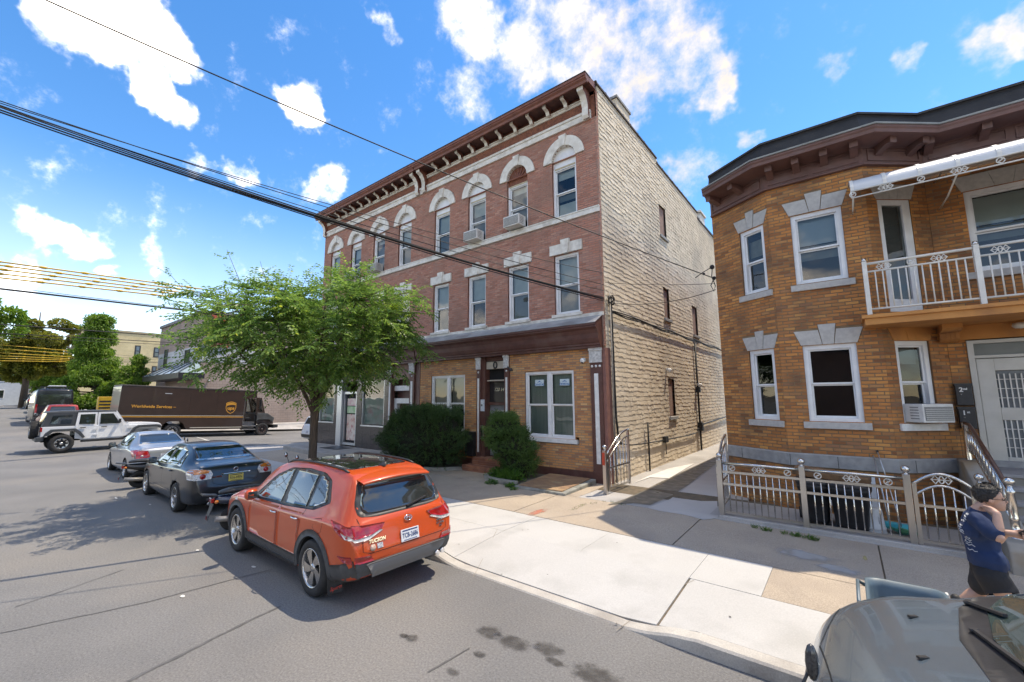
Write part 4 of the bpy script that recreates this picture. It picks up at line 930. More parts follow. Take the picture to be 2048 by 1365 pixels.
ch = empty('chimney', fs.p(2.1, 11.6, -0.3))
adopt(ch, B1); ch.location = fs.p(2.1, 11.6, -0.3)
b = fs.mb(); fb(b, 1.55, 2.62, 11.5, 12.14, -0.62, -0.01); b.build('stack', M_shingle, ch)
b = fs.mb(); fb(b, 1.50, 2.67, 12.14, 12.22, -0.66, 0.03); b.build('stack_cap', mat('grey_chimney_cap', (0.27, 0.27, 0.27), (0.2, 0.2, 0.2), scale=8, rough=0.85), ch)
b = fs.mb(); fb(b, 11.6, 12.5, 11.1, 11.75, -0.62, -0.01); fb(b, 11.5, 12.6, 11.75, 11.85, -0.7, 0.05); b.build('rear_chimney', M_oldwhite, B1)
# pipes and cables fixed to the side wall
b = fs.mb(); b.tube([(0.36, -0.07, 5.25), (0.36, -0.08, 4.6), (0.40, -0.07, 3.0), (0.42, -0.07, 1.9), (0.50, -0.07, 1.45), (0.7, -0.06, 1.16)], 0.03, 8); b.build('riser_cable', M_cable, side_wall)
b = fs.mb(); b.tube([(0.30, -0.07, 5.4), (0.30, -0.07, 0.2)], 0.022, 8); b.build('downpipe', mat('grey_conduit', (0.33, 0.30, 0.26), (0.25, 0.22, 0.19), scale=8, rough=0.7), side_wall)
rc = random.Random(3)
for k in range(3):
 pts = []
 for i in range(15):
  u = 0.4+i*1.02; pts.append((u, -0.075-0.01*k, 4.83+0.03*k-0.05*math.sin(i*1.9+k)*0.6-(0.02 if i % 3 else 0)))
 b = fs.mb(); b.tube(pts, 0.018, 6); b.build('wall_cable', M_cable, side_wall)
b = fs.mb(); b.tube([(0.7, -0.07, 1.18), (1.4, -0.07, 1.08), (2.2, -0.07, 1.04), (3.5, -0.07, 1.0), (5.5, -0.07, 0.97), (7.0, -0.07, 0.93), (8.2, -0.07, 0.95)], 0.02, 6); b.build('wall_cable', M_cable, side_wall)
b = fs.mb(); b.tube([(8.3, -0.07, 1.05), (9.5, -0.07, 1.25), (11.5, -0.07, 1.3), (15, -0.07, 1.4)], 0.03, 6); b.build('wall_cable', M_cable, side_wall)
b = fs.mb(); b.tube([(2.72, -0.08, 0.14), (2.72, -0.08, 1.66)], 0.028, 8); b.build('standpipe', M_cable, side_wall)
b = fs.mb(); b.tube([(8.75, -0.08, 0.2), (8.75, -0.08, 4.75)], 0.04, 8); b.box(8.65, 8.85, -0.2, -0.02, 1.0, 1.35); b.box(8.66, 8.84, -0.18, -0.02, 2.6, 2.85); b.build('drain_stack', M_cable, side_wall)
b = fs.mb(); b.box(4.2, 4.5, -0.12, -0.02, 0.9, 1.1); b.tube([(4.35, -0.07, 0.95), (4.35, -0.07, 0.5)], 0.015, 6); b.build('junction_box', M_cable, side_wall)
cctv(fs.p(15.55-YF, 3.42, 0.03), (1, 0, 0), 'white security camera on the cream side wall above the lowest window')
cctv(fs.p(8.75, 2.95, 0.10), (1, 0, 0), 'white camera on the drain stack of the cream side wall')
# service-drop bracket at the corner with a nest of loops
b = fs.mb()
for k in range(7):
 rr = rc.uniform(0.08, 0.2); pts = [(0.33+rr*math.cos(t*0.7+k)*0.8, -0.10-0.05*math.sin(t+k), 5.15+rr*math.sin(t*0.7+k)) for t in range(10)]
 b.tube(pts, 0.009, 5)
b.build('cable_nest', M_cable, side_wall)
# ------------------------------------------------------------------ shop front of the left building
gm = f2.mb(); W2 = XM-XL
def s_(x): return x-XL
for (xa, xb, za, zb) in ((-20.37, -18.4, 0.2, 1.35), (-16.9, -14.6, 0.2, 1.30), (-16.9, -16.5, 1.30, 3.8), (-14.9, -14.6, 1.3, 3.8), (-18.75, -18.4, 1.35, 3.8), (-20.37, -20.1, 1.35, 3.8)):
 nx = max(1, round((xb-xa)/0.6)); nz = max(1, round((zb-za)/0.4))
 for i in range(nx):
  for k in range(nz):
   b = f2.mb(); fb(b, s_(xa)+(xb-xa)*i/nx+0.003, s_(xa)+(xb-xa)*(i+1)/nx-0.003, za+(zb-za)*k/nz+0.003, za+(zb-za)*(k+1)/nz-0.003, -0.02, 0.02); b.build('granite_tile', M_tile, B2)
b = f2.mb(); fb(b, 0, W2, 3.2, 3.82, -0.15, -0.025); fb(b, 0.02, s_(-14.6), 0.0, 0.2, -0.1, 0.03); fb(b, s_(-14.6), s_(-13.2), 0.0, 3.3, -0.45, -0.4); fb(b, s_(-16.9), s_(-14.6), 0.2, 1.3, -0.1, -0.021); fb(b, 0, s_(-18.4), 0.2, 1.35, -0.1, -0.021); b.build('shop_backing', M_redjoint, B2)
M_poster1 = mat('ice_cream_poster', (0.60, 0.40, 0.32), (0.72, 0.62, 0.55), scale=3.5, rough=0.4, c3=(0.45, 0.10, 0.10), s3=4.5)
M_poster2 = mat('pastel_poster', (0.70, 0.72, 0.66), (0.45, 0.60, 0.45), scale=2.5, rough=0.4, c3=(0.66, 0.40, 0.36), s3=2.8)
for (xa, xb, za) in ((-20.1, -18.75, 1.38), (-16.5, -14.9, 1.33)):
 b = f2.mb(); fb(b, s_(xa), s_(xb), za, 3.2, -0.14, -0.10); sw_ = b.build('shop_window', M_dark, B2)
 b = f2.mb(); fb(b, s_(xa)+0.06, s_(xb)-0.06, za+0.04, za+1.15, -0.10, -0.095); b.build('poster', M_poster2, sw_)
 b = f2.mb(); fb(b, s_(xa)-0.02, s_(xb)+0.02, za-0.05, za, -0.1, 0.04); fb(b, s_(xa)-0.0, s_(xa)+0.05, za, 3.2, -0.1, 0.0); fb(b, s_(xb)-0.05, s_(xb), za, 3.2, -0.1, 0.0); b.build('window_frame', M_alu, sw_)
 b = f2.mb(); b.poly([(s_(xa)+0.05, 0.06, za), (s_(xb)-0.05, 0.06, za), (s_(xb)-0.05, 0.06, 3.2), (s_(xa)+0.05, 0.06, 3.2)]); b.build('pane', M_glass, sw_, fixn=False)
b = f2.mb(); fb(b, s_(-18.38), s_(-17.98), 0.35, 3.3, -0.2, 0.10); b.build('silver_post', M_alu, B2, bevel=0.02)
b = f2.mb(); fb(b, s_(-17.95), s_(-17.88), 0.42, 2.75, -0.2, 0.0); fb(b, s_(-16.98), s_(-16.9), 0.42, 2.75, -0.2, 0.0); fb(b, s_(-17.88), s_(-16.98), 2.65, 2.75, -0.2, 0.0); fb(b, s_(-17.88), s_(-16.98), 0.42, 0.52, -0.2, 0.0); sd_ = b.build('shop_door', M_alu, B2)
b = f2.mb(); fb(b, s_(-17.88), s_(-16.98), 0.52, 2.65, -0.12, -0.10); b.build('door_glass', M_dark, sd_)
b = f2.mb(); fb(b, s_(-17.80), s_(-17.06), 0.62, 1.75, -0.10, -0.095); b.build('poster', M_poster1, sd_)
b = f2.mb(); fb(b, s_(-17.80), s_(-17.06), 1.80, 2.10, -0.10, -0.095); b.build('poster', mat('green_poster', (0.25, 0.45, 0.22), (0.5, 0.6, 0.4), scale=5, rough=0.4), sd_)
b = f2.mb(); fb(b, s_(-17.80), s_(-17.06), 2.13, 2.45, -0.10, -0.095); b.build('poster', mat('pink_poster', (0.62, 0.35, 0.36), (0.7, 0.6, 0.5), scale=5, rough=0.4), sd_)
# side entrance with white-trimmed brown door
pilaster(f2, s_(-13.25), s_(-12.98), B2, dots=1); pilaster(f2, s_(-14.6), s_(-14.38), B2, dots=1)
b = f2.mb(); fb(b, s_(-14.38), s_(-13.25), 2.25, 2.45, -0.3, -0.1); fb(b, s_(-14.38), s_(-14.22), 0.5, 2.25, -0.3, -0.1); fb(b, s_(-13.42), s_(-13.25), 0.5, 2.25, -0.3, -0.1); fb(b, s_(-14.38), s_(-13.25), 2.75, 2.95, -0.3, -0.1); b.build('door_trim', M_white, B2)
b = f2.mb(); fb(b, s_(-14.2), s_(-13.44), 0.5, 2.22, -0.3, -0.25); fb(b, s_(-14.38), s_(-13.25), 2.45, 2.75, -0.3, -0.28); b.build('side_door', M_brown, B2)
b = f2.mb(); fb(b, s_(-12.98), W2, 0.2, 3.8, -0.1, 0.0); b.build('end_panel', M_brown, B2)
# raised concrete platform at the corner with a dark mat
pf = MB(); pf.prism([(-20.6, 10.45), (-20.95, 9.75), (-20.3, 9.05), (-16.0, 8.75), (-13.6, 9.1), (-13.6, 10.6), (-20.6, 10.6)], lambda u, v, d: (u, v, d), 0.05, 0.36)
pf.build('shop_platform', mat('platform_concrete', (0.36, 0.34, 0.31), (0.28, 0.26, 0.24), scale=2.5, rough=0.9, bump=0.2), None, 'low concrete platform in front of the ice cream shop', 'platform', bevel=0.02)
b = MB(); b.box(-18.0, -16.7, 9.55, 10.4, 0.362, 0.375); b.build('door_mat', M_black, None, 'black door mat on the shop platform', 'mat')
# ------------------------------------------------------------------ tan brick bay-front house
M_ybrick = mat('ochre_brick', (0.4, 0.2, 0.1), (0.15, 0.078, 0.045), scale=1.6, rough=0.8, bump=0.2, bscale=60, lo=0.42, hi=0.72,
 isl=[(0.0, (0.25, 0.100, 0.040)), (0.2, (0.46, 0.180, 0.052)), (0.45, (0.58, 0.245, 0.068)), (0.65, (0.48, 0.182, 0.054)), (0.82, (0.65, 0.31, 0.09)), (0.92, (0.31, 0.148, 0.076)), (1.0, (0.53, 0.22, 0.063))])
M_yjoint = mat('brown_mortar', (0.20, 0.135, 0.08), (0.26, 0.175, 0.10), scale=7, rough=0.95)
M_bcorn = mat('chocolate_cornice', (0.17, 0.085, 0.070), (0.13, 0.066, 0.055), scale=4, rough=0.55, bump=0.1, c3=(0.16, 0.095, 0.085), s3=2)
M_gutter = mat('grey_gutter', (0.28, 0.285, 0.27), (0.22, 0.225, 0.21), scale=5, rough=0.6)
M_orange = mat('orange_stucco', (0.56, 0.255, 0.075), (0.48, 0.21, 0.06), scale=3, rough=0.75, bump=0.1, c3=(0.38, 0.17, 0.06), s3=1.7)
M_wrail = mat('white_enamel_rail', (0.72, 0.70, 0.65), (0.62, 0.60, 0.55), scale=6, rough=0.35)
H = empty('brick_house', (0.6, 11.0, 0.2), 'two-storey ochre brick house with a three-sided bay and orange balcony', 'house')
PT = [(-2.32, 11.35), (-1.02, 10.55), (0.65, 10.55), (1.60, 11.35), (7.0, 11.35)]
FR = []
for a, c in zip(PT, PT[1:]):
 FR.append((Frame(a, (c[0]-a[0], c[1]-a[1])), math.hypot(c[0]-a[0], c[1]-a[1])))
def sweep(path, prof, name, m, parent, ends=True):
 """closed profile (d outwards, z) carried along the wall line with mitred corners"""
 n = len(path); dirs = [(Vector(path[i+1])-Vector(path[i])).normalized() for i in range(n-1)]; nr = [Vector((d.y, -d.x)) for d in dirs]
 b = MB(); rings = []
 for i in range(n):
  if i == 0: o = nr[0]-dirs[0]*(nr[0].x/dirs[0].x)*0.85     # end cut back to the side wall line
  elif i == n-1: o = nr[-1]
  else:
   o = (nr[i-1]+nr[i]); o = o/(o.dot(nr[i]))
  rings.append(b._a([(path[i][0]+o.x*d, path[i][1]+o.y*d, z) for d, z in prof]))
 k = len(prof)
 for a, c in zip(rings, rings[1:]):
  for i in range(k): b.face((a+i, c+i, c+(i+1) % k, a+(i+1) % k))
 if ends: b.face([rings[0]+i for i in range(k)]); b.face([rings[-1]+i for i in range(k)][::-1])
 return b.build(name, m, parent)
wl = [(0.77, 1.39), (0.405, 1.27), (0.22, 0.89)]
ZW = [(1.96, 3.49), (4.78, 6.30)]
def lintel(fr, u0, u1, w, m, key=True, h=0.30, sp=0.13):
 c = (u0+u1)/2; k = (u1-u0)*0.13
 for q in ([(u0-0.02, w), (c-k*0.8-0.006, w), (c-k*1.25-0.006, w+h), (u0-sp, w+h)], [(c+k*0.8+0.006, w), (u1+0.02, w), (u1+sp, w+h), (c+k*1.25+0.006, w+h)]):
  b = fr.mb(); b.prism(q, lambda u, v, d: (u, -d, v), -0.05, 0.012); b.build('lintel_stone', m, H, bevel=0.004)
 b = fr.mb(); kh = h+(0.11 if key else 0.0); b.prism([(c-k*0.8, w), (c+k*0.8, w), (c+k*1.3, w+kh), (c-k*1.3, w+kh)], lambda u, v, d: (u, -d, v), -0.05, 0.022 if key else 0.014); b.build('keystone', m, H, bevel=0.004)
for i, (fr, ln) in enumerate(FR):
 holes = []
 if i < 3:
  u0, u1 = wl[i]
  wins = [(u0, u1, *ZW[0]), (u0, u1, *ZW[1])] if i < 2 else [(u0, u1, *ZW[0]), (u0, u1, 4.05, 6.31)]
 else:
  wins = [(0.25, 1.62, 1.2, 3.46), (0.50, 1.55, 4.74, 6.31), (2.6, 3.6, 1.96, 3.49), (2.6, 3.6, 4.74, 6.31)]
 for k, (a, c, z0, z1) in enumerate(wins):
  holes += [(a, c, z0, z1)]
  if not (i == 3 and k == 0):
   hh = 0.30; c_ = (a+c)/2; kk = (c-a)*0.17
   n = 6
   for q in range(n): s = 0.02+0.11*q/n; holes.append((a-s, c+s, z1+hh*q/n, z1+hh*(q+1)/n, 1))
   if not (i >= 2): holes.append((c_-kk, c_+kk, z1+hh, z1+hh+0.11, 1))
 holes.append((-1, 99, 1.065, 1.32, 1))
 bw = None
 if i == 1: holes.append((0.45, 1.32, 0.36, 0.98))
 masonry(fr, 0, ln, 0.1, 7.10, holes, M_ybrick, M_yjoint, H, nobj=[60, 150, 70, 20][i])
 for k, (a, c, z0, z1) in enumerate(wins):
  if i == 3 and k == 0: continue
  door = i == 2 and k == 1
  reveal_box(fr, a, c, z0, z1, M_ybrick, H)
  if not door:
   bl = None
   if k == 1 and i < 2: bl = [(0, .42, mat('sky_blue_shade', (0.50, 0.56, 0.62), (0.44, 0.50, 0.57), scale=2, rough=0.8)), (.44, .66, M_blindg)] if i == 1 else [(.12, .40, mat('beige_curtain', (0.30, 0.27, 0.22), (0.22, 0.2, 0.16), scale=8, rough=0.9))]
   elif i == 2: bl = [(0, .25, M_blindg)]
   elif i == 3: bl = [(0.02, .40, W_), (.42, .62, M_blindg)]
   lo = 0.0
   w = window(fr, a, c, z0, z1, H, M_vinyl, M_glass, reveal=0.07, fw=0.085, blind=bl, meet=0.5)
   b = fr.mb(); fb(b, a-0.10, c+0.10, z0-0.14, z0-0.012, -0.1, 0.05); b.build('window_sill', M_white if i == 2 else M_stone, w, bevel=0.005)
  if i == 2 and k == 0: lintel(fr, a, c, z1+0.004, M_orange, key=False)
  else: lintel(fr, a, c, z1+0.004, M_stone, key=i < 2)
 if i == 1:
  b = fr.mb(); fb(b, 0.45, 1.32, 0.36, 0.98, -0.14, -0.10); bw = b.build('basement_window', M_dark, H)
  b = fr.mb(); fb(b, 0.45, 0.53, 0.36, 0.98, -0.1, 0.02); fb(b, 1.24, 1.32, 0.36, 0.98, -0.1, 0.02); fb(b, 0.53, 1.24, 0.88, 0.98, -0.1, 0.02); fb(b, 0.53, 1.24, 0.36, 0.44, -0.1, 0.02); fb(b, 0.86, 0.90, 0.44, 0.88, -0.1, 0.0); b.build('window_frame', M_vinyl, bw)
sweep(PT, [(-0.06, 1.07), (0.035, 1.07), (0.035, 1.295), (0.0, 1.318), (-0.06, 1.318)], 'stone_course', M_stoneD, H)
# the joints of the stone course
for (fr, ln), us_ in zip(FR[:3], ([0.42, ], [0.02, 0.80], [0.3])):
 for u in us_:
  b = fr.mb(); fb(b, u-0.004, u+0.004, 1.075, 1.29, 0.03, 0.037); b.build('course_joint', M_dark, H)
# 2F balcony door
fr, ln = FR[2]; a, c = wl[2]
b = fr.mb(); fb(b, a, a+0.10, 4.05, 6.31, -0.12, -0.02); fb(b, c-0.16, c, 4.05, 6.31, -0.12, -0.02); fb(b, a+0.10, c-0.16, 6.20, 6.31, -0.12, -0.02); fb(b, a+0.10, c-0.16, 4.05, 4.30, -0.12, -0.02); bd = b.build('balcony_door', M_vinyl, H, bevel=0.006)
b = fr.mb(); b.poly([(a+0.1, 0.06, 4.30), (c-0.16, 0.06, 4.30), (c-0.16, 0.06, 6.20), (a+0.1, 0.06, 6.20)]); b.build('pane', M_glass, bd, fixn=False)
b = fr.mb(); fb(b, a+0.06, c-0.1, 4.25, 6.25, -0.5, -0.13); b.build('room', mat('dim_interior', (0.09, 0.10, 0.11), (0.05, 0.055, 0.06), scale=3, rough=0.8), bd)
b = fr.mb()
for z in (4.5, 5.3, 5.95): fb(b, a-0.025, a+0.0, z, z+0.11, -0.03, -0.012)
b.build('hinge', M_blue, bd)
# street door: steel storm door with bars and glass, transom with number
fr, ln = FR[3]
M_door = mat('pale_steel_door', (0.50, 0.49, 0.46), (0.44, 0.43, 0.40), scale=4, rough=0.35, metal=0.3)
b = fr.mb(); fb(b, 0.25, 0.33, 1.2, 3.46, -0.12, 0.03); fb(b, 1.54, 1.62, 1.2, 3.46, -0.12, 0.03); fb(b, 0.33, 1.54, 3.40, 3.46, -0.12, 0.03); fb(b, 0.33, 1.54, 3.13, 3.18, -0.12, 0.03); hd = b.build('door_frame', M_door, H)
b = fr.mb(); b.poly([(0.33, 0.05, 3.18), (1.54, 0.05, 3.18), (1.54, 0.05, 3.40), (0.33, 0.05, 3.40)]); b.build('transom_pane', mat('grey_transom', (0.20, 0.23, 0.23), (0.27, 0.30, 0.30), scale=2, rough=0.1), hd, fixn=False)
text('123-12', 0.19, face_matrix(fr.p(1.06, 3.29, -0.03), (1, 0, 0), (0, 0, 1)), M_black, H, bold=0.006, name='house_number', align='LEFT')
bpy.data.objects['house_number'].location.x -= 0.0
b = fr.mb(); fb(b, 0.34, 1.53, 1.22, 3.12, -0.06, -0.055)
dl = b.build('street_door', mat('door_backing', (0.16, 0.18, 0.19), (0.22, 0.24, 0.25), scale=2, rough=0.15), H)
b = fr.mb()
for (u0, u1, z0, z1) in ((0.34, 0.56, 1.22, 3.12), (1.10, 1.20, 1.22, 3.12), (0.56, 1.10, 2.90, 3.12), (0.56, 1.10, 2.02, 2.24), (0.56, 1.10, 1.22, 1.38), (1.20, 1.53, 1.22, 3.12)): fb(b, u0, u1, z0, z1, -0.055, -0.01)
b.build('door_leaf', M_door, dl, bevel=0.006)
for (z0, z1) in ((2.24, 2.90), (1.38, 2.02)):
 for k in range(8):
  u = 0.585+k*0.068; b = fr.mb(); fb(b, u, u+0.016, z0, z1-(0.06 if z0 > 2 else 0), -0.04, -0.02); b.build('door_bar', M_wrail, dl)
 b = fr.mb()
 for k in range(3): z = z0+(z1-z0)*(k+1)/4; fb(b, 0.56, 1.10, z, z+0.012, -0.035, -0.022)
 b.build('cross_bar', M_wrail, dl)
# mailboxes
for i, (z0, z1, s) in enumerate(((2.28, 2.66, '2'), (1.86, 2.24, '1'))):
 o = fr.mb(); fb(o, 0.01, 0.225, z0, z1, 0.0, 0.11)
 mb_ = o.build('mailbox', M_black, None, 'upper black wall mailbox beside the steel house door' if s == '2' else 'lower black wall mailbox beside the steel house door', 'mailbox', 'wall mailboxes', bevel=0.008)
 b = fr.mb(); fb(b, 0.0, 0.235, z1-0.03, z1+0.012, 0.0, 0.125); b.build('lid', M_black, mb_)
 text(s, 0.11, face_matrix(fr.p(0.08, z1-0.10, 0.113), (1, 0, 0), (0, 0, 1)), M_white, mb_, bold=0.003, name='numeral')
 text('st' if s == '1' else 'nd', 0.05, face_matrix(fr.p(0.135, z1-0.085, 0.113), (1, 0, 0), (0, 0, 1)), M_white, mb_, bold=0.002, name='numeral')
 b = fr.mb(); b.lathe([(0.012, -0.12), (0.012, -0.10)], (0.075, 0, z1-0.18), 'y', 8); b.build('lock', M_steel, mb_)
ac_unit(FR[2][0], 0.27, 0.84, 1.98, 2.31, 'white air conditioner in the bay window under the orange balcony', out=0.32)
# cornice, brackets, mansard parapet
sweep(PT, [(-0.05, 7.0), (0.09, 7.0), (0.09, 7.03), (0.05, 7.06), (0.05, 7.36), (0.10, 7.38), (0.52, 7.40), (0.52, 7.37), (0.565, 7.37), (0.575, 7.43), (0.60, 7.46), (0.60, 7.50), (-0.05, 7.54)], 'cornice', M_bcorn, H)
sweep(PT, [(0.55, 7.503), (0.625, 7.503), (0.625, 7.535), (0.55, 7.545)], 'gutter', M_gutter, H)
sweep(PT, [(0.22, 7.50), (0.10, 7.80), (0.03, 8.05), (0.05, 8.09), (-0.22, 8.09), (-0.22, 7.4), (0.1, 7.4)], 'parapet', mat('black_mansard_felt', (0.014, 0.015, 0.018), (0.026, 0.027, 0.030), scale=3, rough=0.75, bump=0.25), H)
sweep(PT, [(0.045, 8.085), (0.075, 8.085), (0.075, 8.13), (-0.25, 8.13), (-0.25, 8.085)], 'parapet_cap', mat('black_cap', (0.022, 0.021, 0.021), (0.036, 0.034, 0.032), scale=7, rough=0.7), H)
for i, ((fr, ln), pan, brk) in enumerate(zip(FR, ([(0.08, ln_-0.08) for ln_ in (FR[0][1],)], [(0.06, 0.80), (0.87, 1.61)], [(0.08, 1.15)], [(0.1, 1.15), (1.25, 2.4), (2.5, 3.6)]), ([0.30, 0.95], [0.12, 0.60, 1.08, 1.56], [0.30, 0.95], [0.10, 0.85, 1.60, 2.35, 3.1]))):
 for (u0, u1) in pan:
  b = fr.mb()
  for (p, q, r_, s) in ((u0, u1, 7.30, 7.325), (u0, u1, 7.09, 7.115), (u0, u0+0.025, 7.115, 7.30), (u1-0.025, u1, 7.115, 7.30)): fb(b, p, q, r_, s, 0.045, 0.072)
  b.build('frieze_panel', M_bcorn, H)
 for u in brk:
  b = fr.mb(); b.prism([(0.06, 7.20), (0.14, 7.24), (0.30, 7.29), (0.40, 7.27), (0.42, 7.40), (0.06, 7.40)], lambda p, v, d: (d, -p, v), u-0.065, u+0.065); b.build('bracket', M_bcorn, H)
# rest of the house
b = MB(); b.box(-2.24, 6.9, 12.35, 24, -0.3, 7.35); b.box(-2.24, 6.9, 11.45, 24, 7.36, 7.5); b.box(6.9, 7.0, 11.4, 24, 0, 7.5); b.build('inner_walls', M_yjoint, H)
b = MB(); b.prism([(-2.26, 11.42), (-1.0, 10.66), (0.63, 10.66), (1.56, 11.44), (1.56, 12.3), (-2.26, 12.3)], lambda u, v, d: (u, v, d), 3.95, 4.0); b.build('floor_slab', M_dark, H)
fl = Frame((-2.32, 24.0), (0, -1)); masonry(fl, 0, 24-11.35, 0.1, 7.9, [], M_ybrick, M_yjoint, H, nobj=0)
b = MB(); b.box(-2.32, -2.2, 11.36, 24, 7.9, 8.1); b.build('side_coping', M_roofing, H)
# ------------------------------------------------------------------ balcony
BAL = bpy.data.objects.new('balcony', None); COL.objects.link(BAL); adopt(BAL, H); BAL.location = (1.8, 10.4, 3.8)
b = MB()
b.prism([(0.40, 10.58), (0.40, 9.96), (7.0, 9.96), (7.0, 11.34), (1.62, 11.34), (0.68, 10.58)], lambda u, v, d: (u, v, d), 3.74, 3.86)
b.prism([(0.36, 10.58), (0.36, 9.92), (7.0, 9.92), (7.0, 11.34), (1.62, 11.34), (0.68, 10.58)], lambda u, v, d: (u, v, d), 3.86, 3.92)
b.build('slab', M_orange, BAL)
b = FR[3][0].mb(); fb(b, -0.15, 5.4, 3.48, 3.74, -0.02, 0.06); b.build('beam', M_orange, BAL)
fr = FR[3][0]
b = fr.mb(); b.prism([(0.02, 3.44), (0.20, 3.46), (0.26, 3.50), (0.30, 3.60), (0.55, 3.62), (0.62, 3.66), (0.62, 3.74), (0.02, 3.74)], lambda p, v, d: (d, -p, v), -0.12, 0.14)
for k in range(4): b.prism([(0.19, 3.47), (0.25, 3.51), (0.30, 3.595), (0.32, 3.595), (0.27, 3.50), (0.20, 3.45)], lambda p, v, d: (d, -p, v), -0.10+k*0.062, -0.075+k*0.062)
b.build('console', M_orange, BAL)
b = fr.mb(); b.lathe([(0.0, 0), (0.10, 0.0), (0.12, -0.05), (0.08, -0.09), (0.0, -0.10)], (0.9, -0.25, 3.70), 'z', 16); b.build('ceiling_lamp', M_wrail, BAL)
RY = 10.02
posts = [0.48, 1.90, 3.32, 4.74, 6.2]
def scroll(b, c, ax, w, h, d=(0, 1, 0)):
 """little wrought scroll: four loops and a middle ring"""
 ax = Vector(ax); up = Vector((0, 0, 1)); c = Vector(c)
 for sx in (-1, 1):
  for sz in (-1, 1):
   pts = [c+ax*(sx*(0.10*w+0.36*w*t/7+0.05*w*math.sin(t*0.9)))+up*(sz*h*0.5*math.sin(math.pi*t/7)) for t in range(8)]; b.tube(pts, 0.007, 5)
 pts = [c+ax*(0.11*w*math.cos(t*math.pi/5))+up*(0.42*h*math.sin(t*math.pi/5)) for t in range(11)]; b.tube(pts, 0.009, 5)
 b.tube([c-ax*w*0.5, c+ax*w*0.5], 0.006, 5)
def disc_orn(b, c, ax, r):
 ax = Vector(ax); up = Vector((0, 0, 1)); c = Vector(c)
 b.tube([c+ax*(r*math.cos(t*math.pi/7))+up*(r*math.sin(t*math.pi/7)) for t in range(15)], 0.008, 5)
 b.tube([c+ax*(r*0.8*math.sin(t*math.pi/4)*(1 if t < 5 else 1))*0.7+up*(r*0.8-r*1.6*t/8) for t in range(9)], 0.007, 5)
 b.ball(c, r*0.22, 8)
for i, x in enumerate(posts):
 b = MB(); b.box(x-0.035, x+0.035, RY-0.035, RY+0.035, 3.90, 4.93); b.build('rail_post', M_wrail, BAL, bevel=0.006)
 b = MB(); b.lathe([(0.03, 4.93), (0.042, 4.945), (0.036, 4.96), (0.03, 4.985), (0.0, 5.0)], (x, RY, 0), 'z', 12); b.build('post_cap', M_steel, BAL)
 if i < len(posts)-1:
  x1 = posts[i+1]; a, c = x+0.035, x1-0.035
  for z, r in ((4.88, 0.024), (4.73, 0.017), (4.03, 0.018)):
   b = MB(); b.tube([(a, RY, z), (c, RY, z)], r, 8); b.build('rail', M_wrail, BAL)
  n = 13
  for k in range(1, n):
   xx = a+(c-a)*k/n; b = MB(); b.tube([(xx, RY, 4.03), (xx, RY, 4.73)], 0.0115, 6, radii=[0.0115, 0.0115]); b.build('baluster', M_wrail, BAL)
  for q in (0.17, 0.70): b = MB(); scroll(b, (a+(c-a)*q, RY, 4.80), (1, 0, 0), 0.22, 0.11); b.build('scroll_ornament', M_wrail, BAL)
  b = MB(); disc_orn(b, (a+(c-a)*0.44, RY, 4.805), (1, 0, 0), 0.05); b.build('ring_ornament', M_wrail, BAL)
for z in (4.88, 4.73, 4.03):
 b = MB(); b.tube([(0.48, RY+0.03, z), (0.48, 10.55, z)], 0.018, 8); b.build('rail', M_wrail, BAL)
for k in range(1, 5):
 y = RY+k*0.105; b = MB(); b.tube([(0.48, y, 4.03), (0.48, y, 4.73)], 0.0115, 6); b.build('baluster', M_wrail, BAL)
# ------------------------------------------------------------------ curved canopy above the balcony
CAN = bpy.data.objects.new('canopy', None); COL.objects.link(CAN); adopt(CAN, H); CAN.location = (2.5, 10.3, 6.3)
M_poly = mat('frosted_canopy', (0.60, 0.61, 0.62), (0.52, 0.53, 0.54), scale=1.5, rough=0.25, stretch=(0.3, 3, 3))
arc = [(9.66, 6.20), (9.66, 6.26), (9.69, 6.33), (9.76, 6.41), (9.88, 6.48), (10.1, 6.55), (10.5, 6.64), (11.0, 6.72), (11.3, 6.75)]
b = MB(); b.smooth = True
X0, X1 = 0.40, 6.6
k = None
for (y, z) in arc:
 q = b._a([(X0, y, z), (X1, y, z)])
 if k is not None: b.face((k, k+1, q+1, q))
 k = q
b.build('sheet', M_poly, CAN, fixn=False)
for i in range(14):
 x = X0+0.02+i*0.455
 b = MB()
 for (p, q) in zip(arc, arc[1:]): b.hexa([(x-0.025, p[0]-0.004, p[1]+0.002), (x+0.025, p[0]-0.004, p[1]+0.002), (x+0.025, q[0]-0.004, q[1]+0.002), (x-0.025, q[0]-0.004, q[1]+0.002), (x-0.025, p[0]-0.01, p[1]+0.008), (x+0.025, p[0]-0.01, p[1]+0.008), (x+0.025, q[0]-0.008, q[1]+0.01), (x-0.025, q[0]-0.008, q[1]+0.01)])
 b.build('band', M_wrail, CAN)
 b = MB()
 (disc_orn(b, (x, 9.66, 6.13), (1, 0, 0), 0.045) if i % 2 == 0 else scroll(b, (x, 9.66, 6.13), (1, 0, 0), 0.22, 0.10)); b.build('ornament', M_wrail, CAN)
b = MB(); b.tube([(X0, 9.66, 6.195), (X1, 9.66, 6.195)], 0.016, 8); b.tube([(X0, 9.66, 6.065), (X1, 9.66, 6.065)], 0.013, 8); b.tube([(X0, 9.66, 6.195), (X0, 9.66, 6.065)], 0.013, 6); b.build('front_rail', M_wrail, CAN)
for x in (X0+0.02, 1.75, 3.2, 4.7):
 yb = 10.56 if x < 0.6 else 11.34
 b = MB(); b.tube([(x, 9.66, 6.06), (x, (9.66+yb)/2, 6.0), (x, yb, 6.05)], 0.014, 6); b.tube([(x, 9.66, 6.2), (x, 10.0, 6.45), (x, yb, 6.62)], 0.014, 6); b.build('arm', M_wrail, CAN)
